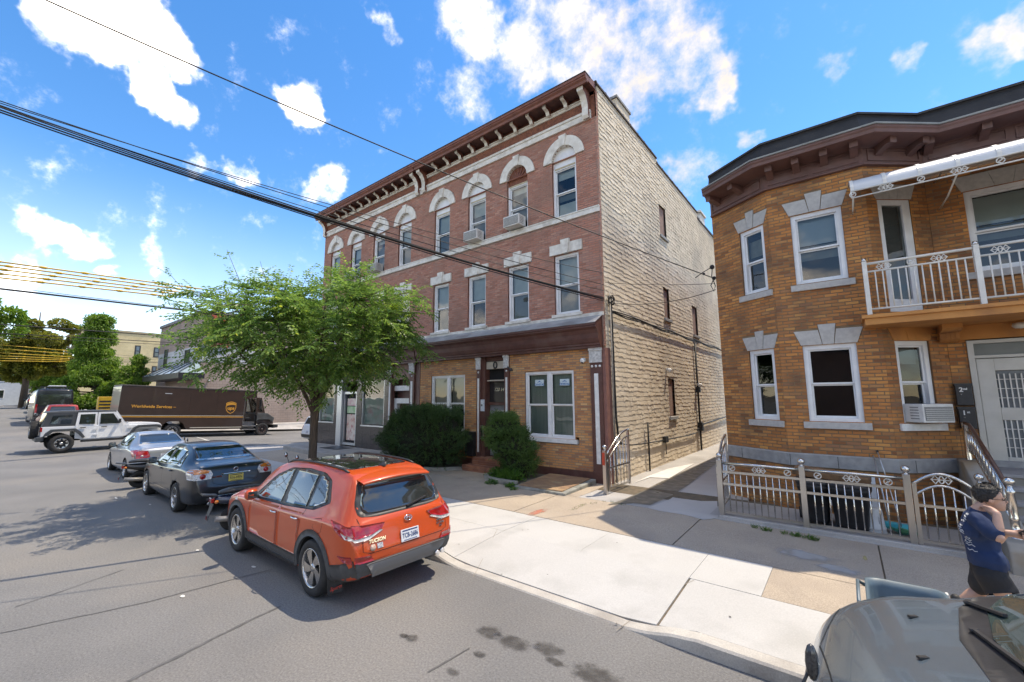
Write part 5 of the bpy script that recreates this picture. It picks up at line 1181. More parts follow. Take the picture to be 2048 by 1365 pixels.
# ------------------------------------------------------------------ steel fence along the front yard
FY = 9.07; FZ = 0.19
ku = MB(); ku.box(-2.08, 1.42, FY-0.10, FY+0.10, 0.12, 0.245); ku.build('fence_kerb', M_greyconc, None, 'low concrete kerb under the steel yard fence', 'kerb', bevel=0.01)
fence = empty('yard_fence', (-0.7, FY, FZ), 'polished steel yard fence with ball-topped posts and scroll ornaments', 'fence')
def ball_post(b, x, y, z0, z1, w=0.085):
 b.box(x-w/2, x+w/2, y-w/2, y+w/2, z0, z1)
def ball_top(x, y, z, parent, r=0.055):
 b = MB(); b.lathe([(0.03, z), (0.03, z+0.012), (0.018, z+0.02), (0.018, z+0.03)], (x, y, 0), 'z', 12); b.ball((x, y, z+0.03+r*0.9), r, 14); b.build('ball_finial', M_steel, parent)
FP = [-2.03, -0.71, 0.63]
for x in FP:
 b = MB(); ball_post(b, x, FY, FZ, 1.26); b.build('post', M_steel2, fence, bevel=0.004); ball_top(x, FY, 1.26, fence)
for a, c in zip(FP, FP[1:]):
 a += 0.043; c -= 0.043
 b = MB(); b.tube([(a, FY, 1.20), (c, FY, 1.20)], 0.027, 10); b.build('top_rail', M_steel, fence)
 for z in (1.04, 0.82, 0.30):
  b = MB(); b.box(a, c, FY-0.016, FY+0.016, z-0.02, z+0.02); b.build('rail', M_steel2, fence)
 n = 12
 for k in range(1, n):
  x = a+(c-a)*k/n; b = MB(); b.tube([(x, FY, 0.30), (x, FY, 0.58), (x, FY, 0.60), (x, FY, 0.64), (x, FY, 0.66), (x, FY, 1.04)], 0.011, 6, radii=[.011, .011, .0145, .0145, .011, .011]); b.build('baluster', M_steel, fence)
 for t in (0.14, 0.86):
  b = MB(); disc_orn(b, (a+(c-a)*t, FY, 1.12), (1, 0, 0), 0.05); b.build('ring_ornament', M_wrail, fence)
 b = MB(); scroll(b, (a+(c-a)*0.5, FY, 1.12), (1, 0, 0), 0.24, 0.12); b.build('scroll_ornament', M_wrail, fence)
# arched yard gate
def gate_leaf(name, label, p0, ax, ln, z0, zl, zh, nb=6, arch=True, group=None, rev=False, mid=None, orn=True):
 """leaf from p0 along ax; arch=True full bow, else the bow rises to the far end"""
 ax = Vector(ax).normalized(); p0 = Vector(p0); g = empty(name, p0+Vector((0, 0, z0)), label, 'gate', group); up = Vector((0, 0, 1))
 def P(t, z): return Vector((p0.x, p0.y, 0))+ax*(ln*t)+up*z
 def top(t): return zl+(zh-zl)*(math.sin(math.pi*t) if arch else math.sin(math.pi/2*t))
 for t in (0.03, 0.97):
  b = MB(); b.bar(P(t, z0+0.05), P(t, top(t)-(0.0 if arch else 0.0)), 0.05, 0.05, up=(ax.y, -ax.x, 0)); b.build('stile', M_steel2, g)
 for dz, r in ((0.0, 0.024), (-0.17, 0.02)):
  b = MB(); b.tube([P(t/12, top(t/12)+dz) for t in range(13)], r, 8); b.build('arched_rail', M_steel, g)
 for z in ((z0+0.10), (mid or (z0+0.62))):
  b = MB(); b.bar(P(0.03, z), P(0.97, z), 0.03, 0.04); b.build('rail', M_steel2, g)
 for k in range(1, nb+1):
  t = k/(nb+1); b = MB(); b.tube([P(t, z0+0.10), P(t, z0+0.4), P(t, z0+0.42), P(t, z0+0.45), P(t, z0+0.47), P(t, top(t)-0.17)], 0.011, 6, radii=[.011, .011, .014, .014, .011, .011]); b.build('bar', M_steel, g)
 if orn: b = MB(); scroll(b, P(0.5, top(0.5)-0.085), ax, 0.24, 0.13); b.build('scroll_ornament', M_wrail, g)
 return g
gate_leaf('yard_gate', 'steel yard gate with arched top in front of the dark areaway', (0.69, FY, 0), (1, 0, 0), 0.66, 0.20, 1.12, 1.30, nb=5)
gp = MB(); ball_post(gp, 1.41, FY, FZ, 1.22, 0.07); gp = gp.build('gate_post', M_steel2, None, 'square steel gate post with ball finial beside the stoop wall', 'post', 'steel gate posts'); ball_top(1.41, FY, 1.22, gp)
b = MB(); b.box(1.36, 1.47, FY-0.06, FY-0.03, 0.98, 1.16); b.build('lock_box', M_steel, gp)
# driveway gates, both leaves swung open
lp0 = on_z(1212, 990, 0.18)
gp = MB(); ball_post(gp, lp0.x, lp0.y, 0.15, 1.20, 0.08); gp = gp.build('gate_post', M_steel2, None, 'steel gate post with red reflector at the clad wall corner', 'post', 'steel gate posts'); ball_top(lp0.x, lp0.y, 1.20, gp)
b = MB(); b.box(lp0.x-0.045, lp0.x+0.02, lp0.y-0.05, lp0.y-0.041, 0.86, 1.15); b.build('reflector', mat('red_reflector', (0.55, 0.07, 0.03), (0.4, 0.05, 0.03), scale=9, rough=0.4), gp)
lfar = on_z(1257, 973, 0.18)
gate_leaf('driveway_gate', 'open steel driveway gate leaf against the cream clad wall', (lp0.x+0.03, lp0.y+0.06, 0), (lfar.x-lp0.x, lfar.y-lp0.y, 0), (lfar-lp0).length, 0.20, 1.12, 1.62, nb=6, arch=False, mid=0.78, orn=True)
gate_leaf('driveway_gate', 'open steel driveway gate leaf beside the ochre brick house', (-2.09, 9.15, 0), (-0.06, 1, 0), 1.25, 0.20, 1.12, 1.62, nb=6, arch=False, mid=0.78, orn=True)
# ------------------------------------------------------------------ stoop
S = empty('stoop', (2.3, 10, 0.2), 'concrete stoop with steel handrails leading to the house door', 'stoop')
M_stoop = mat('stained_concrete', (0.34, 0.31, 0.27), (0.24, 0.22, 0.19), scale=2.2, rough=0.9, bump=0.2, c3=(0.30, 0.22, 0.14), s3=1.6)
for xa, xb in ((1.50, 1.78), (3.25, 3.53)):
 b = MB(); b.prism([(11.34, 0.1), (11.34, 1.32), (10.75, 1.32), (10.2, 1.10), (8.95, 0.62), (8.60, 0.56), (8.52, 0.46), (8.50, 0.1)], lambda y, z, d: (d, y, z), xa, xb); b.build('cheek_wall', M_stoop, S, bevel=0.02)
M_slate = mat('grey_step_slab', (0.30, 0.295, 0.30), (0.22, 0.22, 0.225), scale=5, rough=0.8, bump=0.1)
n = 6
for k in range(n):
 y0 = 8.85+k*0.30; z = 0.19+(k+1)*0.17
 b = MB(); b.box(1.78, 3.25, y0+0.03, 11.34 if k == n-1 else y0+0.45, z-0.2, z-0.05); b.build('riser', M_stoop, S)
 b = MB(); b.box(1.781, 3.249, y0, 11.33 if k == n-1 else y0+0.34, z-0.05, z); b.build('tread', M_slate, S, bevel=0.006)
b = MB(); b.box(1.8, 3.2, 10.7, 11.3, 0.1, 1.0); b.build('core', M_stoop, S)
M_wood = mat('dark_wood_rail', (0.10, 0.045, 0.028), (0.07, 0.03, 0.02), scale=8, rough=0.35)
hr = empty('stair_handrail', (1.64, 9.5, 0.6), 'steel stair handrail with dark wooden grip and ball newel on the stoop wall', 'handrail')
def ztop(y): return 1.32 if y > 10.75 else (0.62+(y-8.95)*(0.70/1.8) if y > 8.95 else 0.58)
b = MB(); b.lathe([(0.075, 0.57), (0.075, 0.59), (0.045, 0.60), (0.045, 0.80), (0.052, 0.82), (0.045, 0.84), (0.048, 0.98), (0.042, 1.14), (0.05, 1.16), (0.05, 1.19), (0.03, 1.22), (0.03, 1.26)], (1.64, 8.80, 0), 'z', 16); b.ball((1.64, 8.80, 1.31), 0.062, 14); b.build('newel', M_steel, hr)
b = MB(); b.lathe([(0.045, 1.31), (0.04, 1.33), (0.04, 1.95), (0.05, 1.97), (0.0, 2.0)], (1.64, 11.1, 0), 'z', 12); b.build('newel', M_steel, hr)
b = MB(); b.tube([(1.64, 8.82, 1.20), (1.64, 10.6, 1.92), (1.64, 10.75, 1.96), (1.64, 11.1, 1.97)], 0.028, 8); b.build('wooden_grip', M_wood, hr)
b = MB(); b.tube([(1.64, 8.82, 1.10), (1.64, 10.6, 1.80), (1.64, 11.1, 1.84)], 0.016, 6); b.tube([(1.64, 8.82, 0.74), (1.64, 10.6, 1.44), (1.64, 11.1, 1.48)], 0.016, 6); b.build('rail', M_steel, hr)
for k in range(14):
 y = 8.95+k*0.155; zt = 1.13+(min(y, 10.6)-8.82)*(0.70/1.78)
 b = MB(); b.tube([(1.64, y, zt-0.37), (1.64, y, zt)], 0.011, 6); b.build('baluster', M_steel, hr)
# ------------------------------------------------------------------ things in the yard
def wheelie_bin(name, x, y, rz, label, m, top=0.98, z0=0.2, lid=True, group=None, open_top=False, w=0.50, dpt=0.55):
 g = empty(name, (x, y, z0), label, 'bin', group, rz); n = 28
 def ring(sx, sy, z, r=0.10):
  P = []
  for cx, cy, a0 in ((sx-r, sy-r, 0), (-sx+r, sy-r, 90), (-sx+r, -sy+r, 180), (sx-r, -sy+r, 270)):
   for k in range(5): t = R_(a0+k*22.5); P.append((cx+r*math.cos(t), cy+r*math.sin(t), z))
  return P
 h = top-z0; wx, wy = w/2, dpt/2
 b = MB(); b.smooth = True
 secs = [(wx*0.78, wy*0.78, 0.04), (wx*0.82, wy*0.82, 0.10), (wx*0.95, wy*0.95, h-0.10), (wx*1.03, wy*1.03, h-0.08), (wx*1.03, wy*1.03, h), (wx*0.96, wy*0.96, h)]
 if open_top: secs += [(wx*0.90, wy*0.90, h-0.06), (wx*0.80, wy*0.80, 0.15)]
 rg = [b._a(ring(a, c, z)) for a, c, z in secs]; m_ = 20
 for p, q in zip(rg, rg[1:]):
  for k in range(m_): b.face((p+k, p+(k+1) % m_, q+(k+1) % m_, q+k))
 b.smooth = False; b.face([rg[0]+k for k in range(m_)][::-1]); b.face([rg[-1]+k for k in range(m_)])
 b.build('bin_body', m, g, local=True)
 b = MB()
 for s in (-1, 1): b.lathe([(0.0, s*wx*0.72), (0.10, s*wx*0.72), (0.10, s*wx*0.90), (0.0, s*wx*0.90)], (0, wy*0.72, 0.10), 'x', 16)
 b.build('wheels', M_rubber, g, local=True)
 b = MB(); b.tube([(-wx*0.7, wy*1.02, h-0.05), (-wx*0.7, wy*1.22, h-0.02), (wx*0.7, wy*1.22, h-0.02), (wx*0.7, wy*1.02, h-0.05)], 0.016, 6); b.build('handle', m, g, local=True)
 if lid:
  b = MB(); b.smooth = True; r2 = [b._a(ring(wx*s, wy*s, z)) for s, z in ((1.06, h), (1.06, h+0.03), (0.9, h+0.06), (0.5, h+0.075))]
  for p, q in zip(r2, r2[1:]):
   for k in range(m_): b.face((p+k, p+(k+1) % m_, q+(k+1) % m_, q+k))
  b.smooth = False; b.face([r2[-1]+k for k in range(m_)]); b.build('lid', m, g, local=True)
 return g
wheelie_bin('trash_bin', -0.62, 9.75, R_(8), 'black wheeled trash bin behind the fence near its middle post', M_black, top=0.90)
wheelie_bin('trash_bin', -0.08, 9.62, R_(-6), 'black wheeled trash bin between its twin and the white bucket', M_black, top=0.92, w=0.56)
cb = MB(Matrix.Translation((-0.32, 9.72, 1.07)) @ Matrix.Rotation(R_(-5), 4, 'Z') @ Matrix.Rotation(R_(4), 4, 'Y')); cb.box(-0.56, 0.54, -0.24, 0.24, -0.075, 0.05)
cb.build('cardboard', mat('torn_brown_cardboard', (0.27, 0.155, 0.075), (0.12, 0.07, 0.04), scale=7, rough=0.9, bump=0.5, bscale=12), None, 'ragged brown cardboard lying across the two black trash bins', 'cardboard', bevel=0.02)
bk = empty('bucket', (0.19, 9.62, 0.2), 'white plastic bucket standing upside down by the fence', 'bucket')
b = MB(); b.lathe([(0.165, 0.20), (0.165, 0.22), (0.158, 0.235), (0.158, 0.26), (0.163, 0.27), (0.163, 0.29), (0.152, 0.30), (0.128, 0.575), (0.12, 0.585), (0.0, 0.585)], (0.19, 9.62, 0), 'z', 24); b.build('bucket_body', mat('white_bucket', (0.68, 0.70, 0.70), (0.55, 0.56, 0.55), scale=5, rough=0.45), bk)
b = MB(); b.prism([(t, z) for t, z in ((-2.2, .36), (-1.0, .36), (-1.0, .48), (-2.2, .48))], lambda t, z, d: (0.19+(0.158-0.07*(z-0.27)+d)*math.cos(t), 9.62+(0.158-0.07*(z-0.27)+d)*math.sin(t), z), -0.004, 0.003); b.build('bucket_print', mat('grey_print', (0.35, 0.37, 0.40), (0.55, 0.56, 0.57), scale=22, rough=0.5), bk)
br = empty('broom', (0.50, 9.80, 0.2), 'teal broom with green bristles leaning by the fence', 'broom')
b = MB(); b.tube([(0.40, 9.80, 0.30), (0.36, 10.20, 0.9), (0.31, 10.50, 1.36)], 0.012, 6); b.build('handle', M_alu, br)
b = MB(); b.box(0.30, 0.50, 9.70, 9.84, 0.26, 0.36); b.build('broom_head', mat('teal_plastic', (0.03, 0.36, 0.44), rough=0.4), br, bevel=0.015)
b = MB(); rb = random.Random(4)
for k in range(140):
 x = rb.uniform(0.33, 0.50); y = rb.uniform(9.70, 9.82); b.bar((x, y, 0.30), (x+0.22+rb.uniform(-.05, .05), y-0.05+rb.uniform(-.04, .04), 0.205+rb.uniform(0, 0.05)), 0.007, 0.004)
b.build('bristles', mat('green_bristle', (0.10, 0.30, 0.12), (0.05, 0.22, 0.20), scale=14, rough=0.6), br)
dp = empty('dustpan', (0.55, 9.95, 0.2), 'long-handled dustpan standing beside the teal broom', 'dustpan')
b = MB(); b.tube([(0.56, 9.95, 0.24), (0.46, 10.28, 0.95)], 0.010, 6); b.tube([(0.46, 10.28, 0.95), (0.38, 10.51, 1.43)], 0.010, 6); b.build('handle', M_alu, dp)
b = MB(); b.ball((0.378, 10.515, 1.44), 0.022, 8); b.build('grip', M_black, dp)
b = MB(); b.hexa([(0.46, 9.86, 0.205), (0.68, 9.86, 0.205), (0.68, 10.02, 0.215), (0.46, 10.02, 0.215), (0.46, 9.86, 0.212), (0.68, 9.86, 0.212), (0.68, 10.02, 0.30), (0.46, 10.02, 0.30)]); b.build('pan', mat('teal_plastic', (0.03, 0.36, 0.44)), dp)
# ------------------------------------------------------------------ cellar hatch and planters in front of the right brick building
cp = [on_z(x, y, 0.27) for x, y in ((1036, 976), (1120, 992), (1182, 955), (1084, 940))]
hx0, hx1, hy0, hy1 = -6.85, -5.35, 8.80, 10.42
ht = empty('cellar_hatch', (-6.1, 9.6, 0.18), 'rusty cellar hatch on a low concrete kerb before the tan brick wall', 'hatch')
M_hk = mat('mossy_kerb', (0.33, 0.33, 0.29), (0.24, 0.235, 0.21), scale=4, rough=0.9, bump=0.3, c3=(0.15, 0.15, 0.13), s3=3)
for (xa, xb, ya, yb) in ((hx0, hx1, hy0, hy0+0.14), (hx1-0.17, hx1, hy0+0.14, hy1), (hx0, hx0+0.12, hy0+0.14, hy1), (hx0+0.12, hx1-0.17, hy1-0.12, hy1)):
 b = MB(); b.hexa([(xa, ya, 0.1), (xb, ya, 0.1), (xb, yb, 0.1), (xa, yb, 0.1), (xa, ya, 0.24+0.05*(ya-hy0)), (xb, ya, 0.24+0.05*(ya-hy0)), (xb, yb, 0.24+0.05*(yb-hy0)), (xa, yb, 0.24+0.05*(yb-hy0))]); b.build('hatch_kerb', M_hk, ht, bevel=0.025)
M_rust = mat('rusty_plate', (0.34, 0.20, 0.105), (0.22, 0.135, 0.085), scale=3, rough=0.7, bump=0.3, bscale=30, c3=(0.42, 0.29, 0.16), s3=1.8, stretch=(1, 3, 1))
for (xa, xb) in ((hx0+0.09, (hx0+hx1)/2-0.02), ((hx0+hx1)/2-0.01, hx1-0.13)):
 b = MB(); b.hexa([(xa, hy0+0.09, 0.235), (xb, hy0+0.09, 0.235), (xb, hy1-0.07, 0.31), (xa, hy1-0.07, 0.31), (xa, hy0+0.09, 0.262), (xb, hy0+0.09, 0.262), (xb, hy1-0.07, 0.337), (xa, hy1-0.07, 0.337)]); b.build('hatch_leaf', M_rust, ht)
def planter(name, label, path, h):
 g = empty(name, (path[0][0], path[0][1], 0.17), label, 'planter')
 b = MB(); pts = [Vector((x, y, 0)) for x, y in path]
 L_, R2 = [], []
 for i, p in enumerate(pts):
  d = (pts[min(i+1, len(pts)-1)]-pts[max(i-1, 0)]).normalized(); nr = Vector((-d.y, d.x, 0)); L_.append(p+nr*0.06); R2.append(p-nr*0.06)
 for i in range(len(pts)-1):
  q = [L_[i], R2[i], R2[i+1], L_[i+1]]; b.hexa([(*v.to_2d(), 0.1) for v in q]+[(*v.to_2d(), 0.17+h) for v in q])
 b.build('planter_kerb', M_hk, g)
 return g
pl1 = planter('planter', 'curved concrete planter kerb beside the brick door steps', [(-8.30, 10.5), (-8.30, 9.55), (-8.24, 9.30), (-8.05, 9.13), (-7.8, 9.05), (-7.4, 9.02), (-6.92, 9.0)], 0.14)
b = MB(); b.prism([(-8.28, 10.52), (-8.28, 9.5), (-8.0, 9.12), (-6.9, 9.02), (-6.9, 10.52)], lambda u, v, d: (u, v, d), 0.1, 0.25); b.build('soil', M_earth, pl1)
pl2 = planter('planter', 'low concrete planter kerb under the big yew bush', [(-9.8, 10.4), (-9.86, 9.9), (-10.2, 9.45), (-10.8, 9.1), (-11.8, 8.85), (-13.2, 8.85)], 0.12)
b = MB(); b.prism([(-9.84, 10.5), (-9.9, 9.9), (-10.25, 9.5), (-10.85, 9.15), (-11.8, 8.9), (-13.2, 8.9), (-13.2, 10.5)], lambda u, v, d: (u, v, d), 0.1, 0.24); b.build('soil', M_earth, pl2)
# ------------------------------------------------------------------ vehicles
def paint(name, c, c2=None, rough=0.28, metal=0.35):
 return mat(name, c, c2 or tuple(v*0.97 for v in c), scale=1.2, rough=rough, metal=metal, coat=0.6, spec=0.4)
M_cglass = mat('car_glass', (0.018, 0.022, 0.022), (0.03, 0.035, 0.034), scale=2, rough=0.03, spec=0.9, coat=1.0)
M_trim = mat('grey_cladding', (0.055, 0.056, 0.058), (0.075, 0.076, 0.078), scale=9, rough=0.6, bump=0.05)
M_chrome = mat('chrome', (0.75, 0.75, 0.76), rough=0.08, metal=1.0)
M_silver = mat('silver_trim', (0.50, 0.51, 0.52), rough=0.3, metal=0.9)
M_redlamp = mat('red_lamp', (0.42, 0.012, 0.012), (0.25, 0.008, 0.01), scale=9, rough=0.08, coat=1.0)
M_clearlamp = mat('clear_lamp', (0.62, 0.60, 0.58), (0.35, 0.34, 0.33), scale=30, rough=0.08, coat=1.0)
M_amber = mat('amber_lamp', (0.70, 0.22, 0.03), (0.5, 0.14, 0.02), scale=20, rough=0.08, coat=1.0)
M_under = mat('underbody', (0.01, 0.01, 0.01), rough=0.9)
M_rim = mat('alloy_rim', (0.55, 0.54, 0.53), (0.48, 0.47, 0.46), scale=8, rough=0.25, metal=0.9)
M_rimd = mat('dark_rim', (0.03, 0.03, 0.032), rough=0.35, metal=0.5)
M_plate = mat('white_plate', (0.70, 0.71, 0.72), (0.62, 0.65, 0.68), scale=14, rough=0.4)
M_plateY = mat('yellow_plate', (0.66, 0.52, 0.10), (0.60, 0.48, 0.12), scale=12, rough=0.4)
M_plateT = mat('plate_text_blue', (0.04, 0.06, 0.16), rough=0.5)
def crom(P, n):
 out = []
 for i in range(len(P)-1):
  p0 = P[max(i-1, 0)]; p1 = P[i]; p2 = P[i+1]; p3 = P[min(i+2, len(P)-1)]
  for k in range(n):
   t = k/n; a = -0.5*t+t*t-0.5*t**3; b = 1-2.5*t*t+1.5*t**3; c = 0.5*t+2*t*t-1.5*t**3; d = -0.5*t*t+0.5*t**3
   out.append((a*p0[0]+b*p1[0]+c*p2[0]+d*p3[0], a*p0[1]+b*p1[1]+c*p2[1]+d*p3[1]))
 out.append(P[-1]); return out
class Car:
 def __init__(s, name, label, group, sp, cat='car'):
  s.sp = sp; s.root = empty(name, (0, 0, 0), label, cat, group); L = sp['L']
  top, belt, hw, rw, bot = (pchip(sp[k]) for k in ('top', 'belt', 'hw', 'rw', 'bot'))
  xs_ = sorted(set([round(L*i/46, 4) for i in range(47)]+[0.02, 0.05, 0.08, 0.12, 0.17, 0.24, 0.32]+[L-0.02, L-0.05, L-0.09, L-0.14, L-0.2]))
  b = MB(); b.smooth = True; rings = []
  for x in xs_:
   T, B, W, RW, BO = top(x), belt(x), hw(x), rw(x), bot(x); B = min(B, T-0.05); cr = min(sp.get('crown', 0.05), (T-B)*0.6)
   RW = min(RW, W*0.93); zz = T-cr
   g = [(0, BO), (W*0.70, BO), (W*0.92, BO+0.03), (W*0.982, BO+0.13), (W, BO+0.5*(B-BO)), (W*0.99, B-0.10*(B-BO)), (W*0.955, B),
                 (W*0.925*0.55+RW*0.45+0.012, B+0.5*(zz-B)), (RW, zz), (RW*0.90, T-cr*0.38), (RW*0.5, T-cr*0.07), (0, T)]
   h = crom(g, 3); ring = [(y, z) for y, z in h]+[(-y, z) for y, z in h[-2:0:-1]]
   rings.append(b._a([(x, y, z) for y, z in ring]))
  n = len(ring)
  for p, q in zip(rings, rings[1:]):
   for k in range(n): b.face((p+k, q+k, q+(k+1) % n, p+(k+1) % n))
  for r, x, s_ in ((rings[0], xs_[0], -1), (rings[-1], xs_[-1], 1)):
   P = [Vector(b.v[r+k]) for k in range(n)]; cz = sum((p.z for p in P), 0)/n
   prev = r
   for f, dx in ((0.8, 0.012), (0.4, 0.018)):
    q = b._a([(x+s_*dx, p.y*f, cz+(p.z-cz)*f) for p in P])
    for k in range(n): b.face((prev+k, prev+(k+1) % n, q+(k+1) % n, q+k))
    prev = q
   b.face([prev+k for k in range(n)])
  me = b.mesh('body', [sp['paint'], M_under])
  bm = bmesh.new(); bm.from_mesh(me); bmesh.ops.recalc_face_normals(bm, faces=bm.faces); bm.to_mesh(me)
  bmesh.ops.triangulate(bm, faces=bm.faces); s.bvh = BVHTree.FromBMesh(bm); bm.free()
  c = MB(); c.m = 1; R = sp['R']+0.045; tw = sp.get('track', 0.80)
  for ax in sp['axles']:
   for sd in (-1, 1):
    ya, yb = sd*(tw-0.30), sd*(tw+0.5)
    c.lathe([(R, min(ya, yb)), (R, max(ya, yb))], (ax, 0, sp['R']+0.01), 'y', 36, smooth=False)
  cm = c.mesh('cut', [sp['paint'], M_under])
  bo = bpy.data.objects.new('body', me); co = bpy.data.objects.new('cut', cm); COL.objects.link(bo); COL.objects.link(co)
  bm = bmesh.new(); bm.from_mesh(cm); bmesh.ops.recalc_face_normals(bm, faces=bm.faces); bm.to_mesh(cm); bm.free()
  md = bo.modifiers.new('w', 'BOOLEAN'); md.object = co; md.operation = 'DIFFERENCE'; md.solver = 'EXACT'
  dg = bpy.context.evaluated_depsgraph_get(); nm = bpy.data.meshes.new_from_object(bo.evaluated_get(dg)); bo.modifiers.clear(); bo.data = nm; nm.name = 'body'
  bpy.data.objects.remove(co); bo.parent = s.root; s.body = bo
 def hit(s, view, a, c):
  o, d = {'L': ((a, 3, c), (0, -1, 0)), 'R': ((a, -3, c), (0, 1, 0)), 'B': ((-3, a, c), (1, 0, 0)), 'F': ((s.sp['L']+3, a, c), (-1, 0, 0)), 'T': ((a, c, 4), (0, 0, -1))}[view]
  loc, nr, i, ds = s.bvh.ray_cast(Vector(o), Vector(d))
  if loc is None:
   q = {'L': (a, 0.7, c), 'R': (a, -0.7, c), 'B': (0.1, a, c), 'F': (s.sp['L']-0.1, a, c), 'T': (a, c, 1.3)}[view]
   loc, nr, i, ds = s.bvh.find_nearest(Vector(q))
  if nr.dot(Vector(d)) > 0: nr = -nr
  return loc, nr
 def panel(s, view, poly, off, name, m, parent=None, step=0.07, kind=None, rnd=0.0, sk=0.012):
  if rnd: poly = round_poly(poly, rnd)
  P = []
  for i in range(len(poly)):
   a = Vector(poly[i]); c = Vector(poly[(i+1) % len(poly)]); k = max(1, int((c-a).length/step))
   for j in range(k): P.append(a.lerp(c, j/k))
  nb = len(P); xs0 = min(p.x for p in P); xs1 = max(p.x for p in P); zs0 = min(p.y for p in P); zs1 = max(p.y for p in P)
  x = xs0+step*0.5
  allp = list(P)
  while x < xs1:
   z = zs0+step*0.5
   while z < zs1:
    if inside(P, x, z) and min((p-Vector((x, z))).length for p in P) > step*0.35: allp.append(Vector((x, z)))
    z += step
   x += step
  v, e, f, *_ = geometry.delaunay_2d_cdt(allp, [], [list(range(nb))], 1, 1e-5)
  b = MB(); pos = []; inn = []
  for q in v:
   l, nr = s.hit(view, q.x, q.y); pos.append(l+nr*off); inn.append(l-nr*sk)
  k0 = b._a(pos); k1 = b._a(inn); b.smooth = True; cnt = {}
  for t in f:
   b.face([k0+i for i in t])
   for i in range(len(t)):
    ed = (t[i], t[(i+1) % len(t)]); key = tuple(sorted(ed)); cnt.setdefault(key, []).append(ed)
  b.smooth = False
  for key, l in cnt.items():
   if len(l) == 1: a, c = l[0]; b.face((k0+a, k0+c, k1+c, k1+a))
  me = b.mesh(name, m)
  o = bpy.data.objects.new(name, me); COL.objects.link(o); o.parent = parent or s.root
  return o
 def both(s, poly, off, name, m, parent=None, **k):
  return [s.panel('L', poly, off, name, m, parent, **k), s.panel('R', poly, off, name, m, parent, **k)]
 def seam(s, view, pts, w=0.007, m=None, name='shut_line'):
  pts = [Vector(p) for p in pts]; out = []
  L_, R2 = [], []
  for i, p in enumerate(pts):
   d = (pts[min(i+1, len(pts)-1)]-pts[max(i-1, 0)]).normalized(); nr = Vector((-d.y, d.x))*w/2; L_.append(p+nr); R2.append(p-nr)
  b = MB(); k = None
  for i in range(len(pts)-1):
   n = max(1, int((pts[i+1]-pts[i]).length/0.06))
   for j in range(n+(1 if i == len(pts)-2 else 0)):
    t = j/n; A = L_[i].lerp(L_[i+1], t); C = R2[i].lerp(R2[i+1], t)
    a_, na = s.hit(view, A.x, A.y); c_, nc = s.hit(view, C.x, C.y)
    q = b._a([a_+na*0.0025, c_+nc*0.0025])
    if k is not None: b.face((k, k+1, q+1, q))
    k = q
  return b.build(name, m or M_under, s.root, local=True, fixn=False)
 def wheels(s, style='five', rimm=None):
  R = s.sp['R']; tw = s.sp.get('track', 0.80); w = s.sp.get('tw', 0.22); rr = R*s.sp.get('rimf', 0.70)
  b = MB(); b.lathe([(rr*0.98, -w/2+0.015), (rr*1.02, -w/2), (R*0.93, -w/2), (R*0.985, -w/2+0.025), (R, -w/2+0.06), (R, w/2-0.06), (R*0.985, w/2-0.025), (R*0.93, w/2), (rr*1.02, w/2), (rr*0.98, w/2-0.015)], (0, 0, 0), 'y', 40, cap=False)
  for k in range(4): pass
  tm = b.mesh('wheel', M_rubber)
  def rimmesh():
   b = MB(); b.m = 0; b.lathe([(rr*0.97, w/2-0.02), (rr, w/2-0.005), (rr*0.95, w/2), (rr*0.90, w/2-0.02), (rr*0.86, -w/2+0.03)], (0, 0, 0), 'y', 40, cap=False)
   b.m = 1; b.lathe([(rr*0.94, w/2-0.10), (0.0, w/2-0.10)], (0, 0, 0), 'y', 32, cap=False)
   b.m = 0; ns = {'five': 5, 'ten': 10, 'seven': 7, 'steel': 12}[style]
   for k in range(ns):
    t = 2*math.pi*k/ns+0.3; tw_ = 0.35 if style in ('five', 'ten') else 0.0; n = 4; prev = None
    for i in range(n+1):
     f = i/n; r = rr*(0.16+0.80*f); tt = t+tw_*f; wd = (0.055+0.10*f*(1 if style == 'five' else 0.1))*rr/0.25 if style == 'five' else 0.018*rr/0.2+0.01
     c = Vector((math.cos(tt)*r, 0, math.sin(tt)*r)); ta = Vector((-math.sin(tt), 0, math.cos(tt)))*wd/2; y1 = w/2-0.022-0.012*f*f; y1 = w/2-0.03+0.012*f
     q = b._a([c-ta+Vector((0, y1, 0)), c+ta+Vector((0, y1, 0)), c+ta*0.9+Vector((0, y1-0.04, 0)), c-ta*0.9+Vector((0, y1-0.04, 0))])
     if prev is not None:
      for j in range(4): b.face((prev+j, q+j, q+(j+1) % 4, prev+(j+1) % 4))
     prev = q
   b.lathe([(rr*0.22, w/2-0.06), (rr*0.22, w/2-0.03), (rr*0.14, w/2-0.015), (0.0, w/2-0.013)], (0, 0, 0), 'y', 20)
   return b.mesh('rim', [rimm or M_rim, M_rimd])
  rm = rimmesh()
  for me in (tm, rm):
   bm = bmesh.new(); bm.from_mesh(me); bmesh.ops.recalc_face_normals(bm, faces=bm.faces); bm.to_mesh(me); bm.free()
  for ax in s.sp['axles']:
   for sd in (1, -1):
    o = bpy.data.objects.new('wheel', tm); COL.objects.link(o); o.parent = s.root; o.location = (ax, sd*(tw-w/2+0.015), R); o.rotation_euler = (0, random.uniform(0, 6), 0 if sd > 0 else math.pi)
    r = bpy.data.objects.new('rim', rm); COL.objects.link(r); r.parent = o
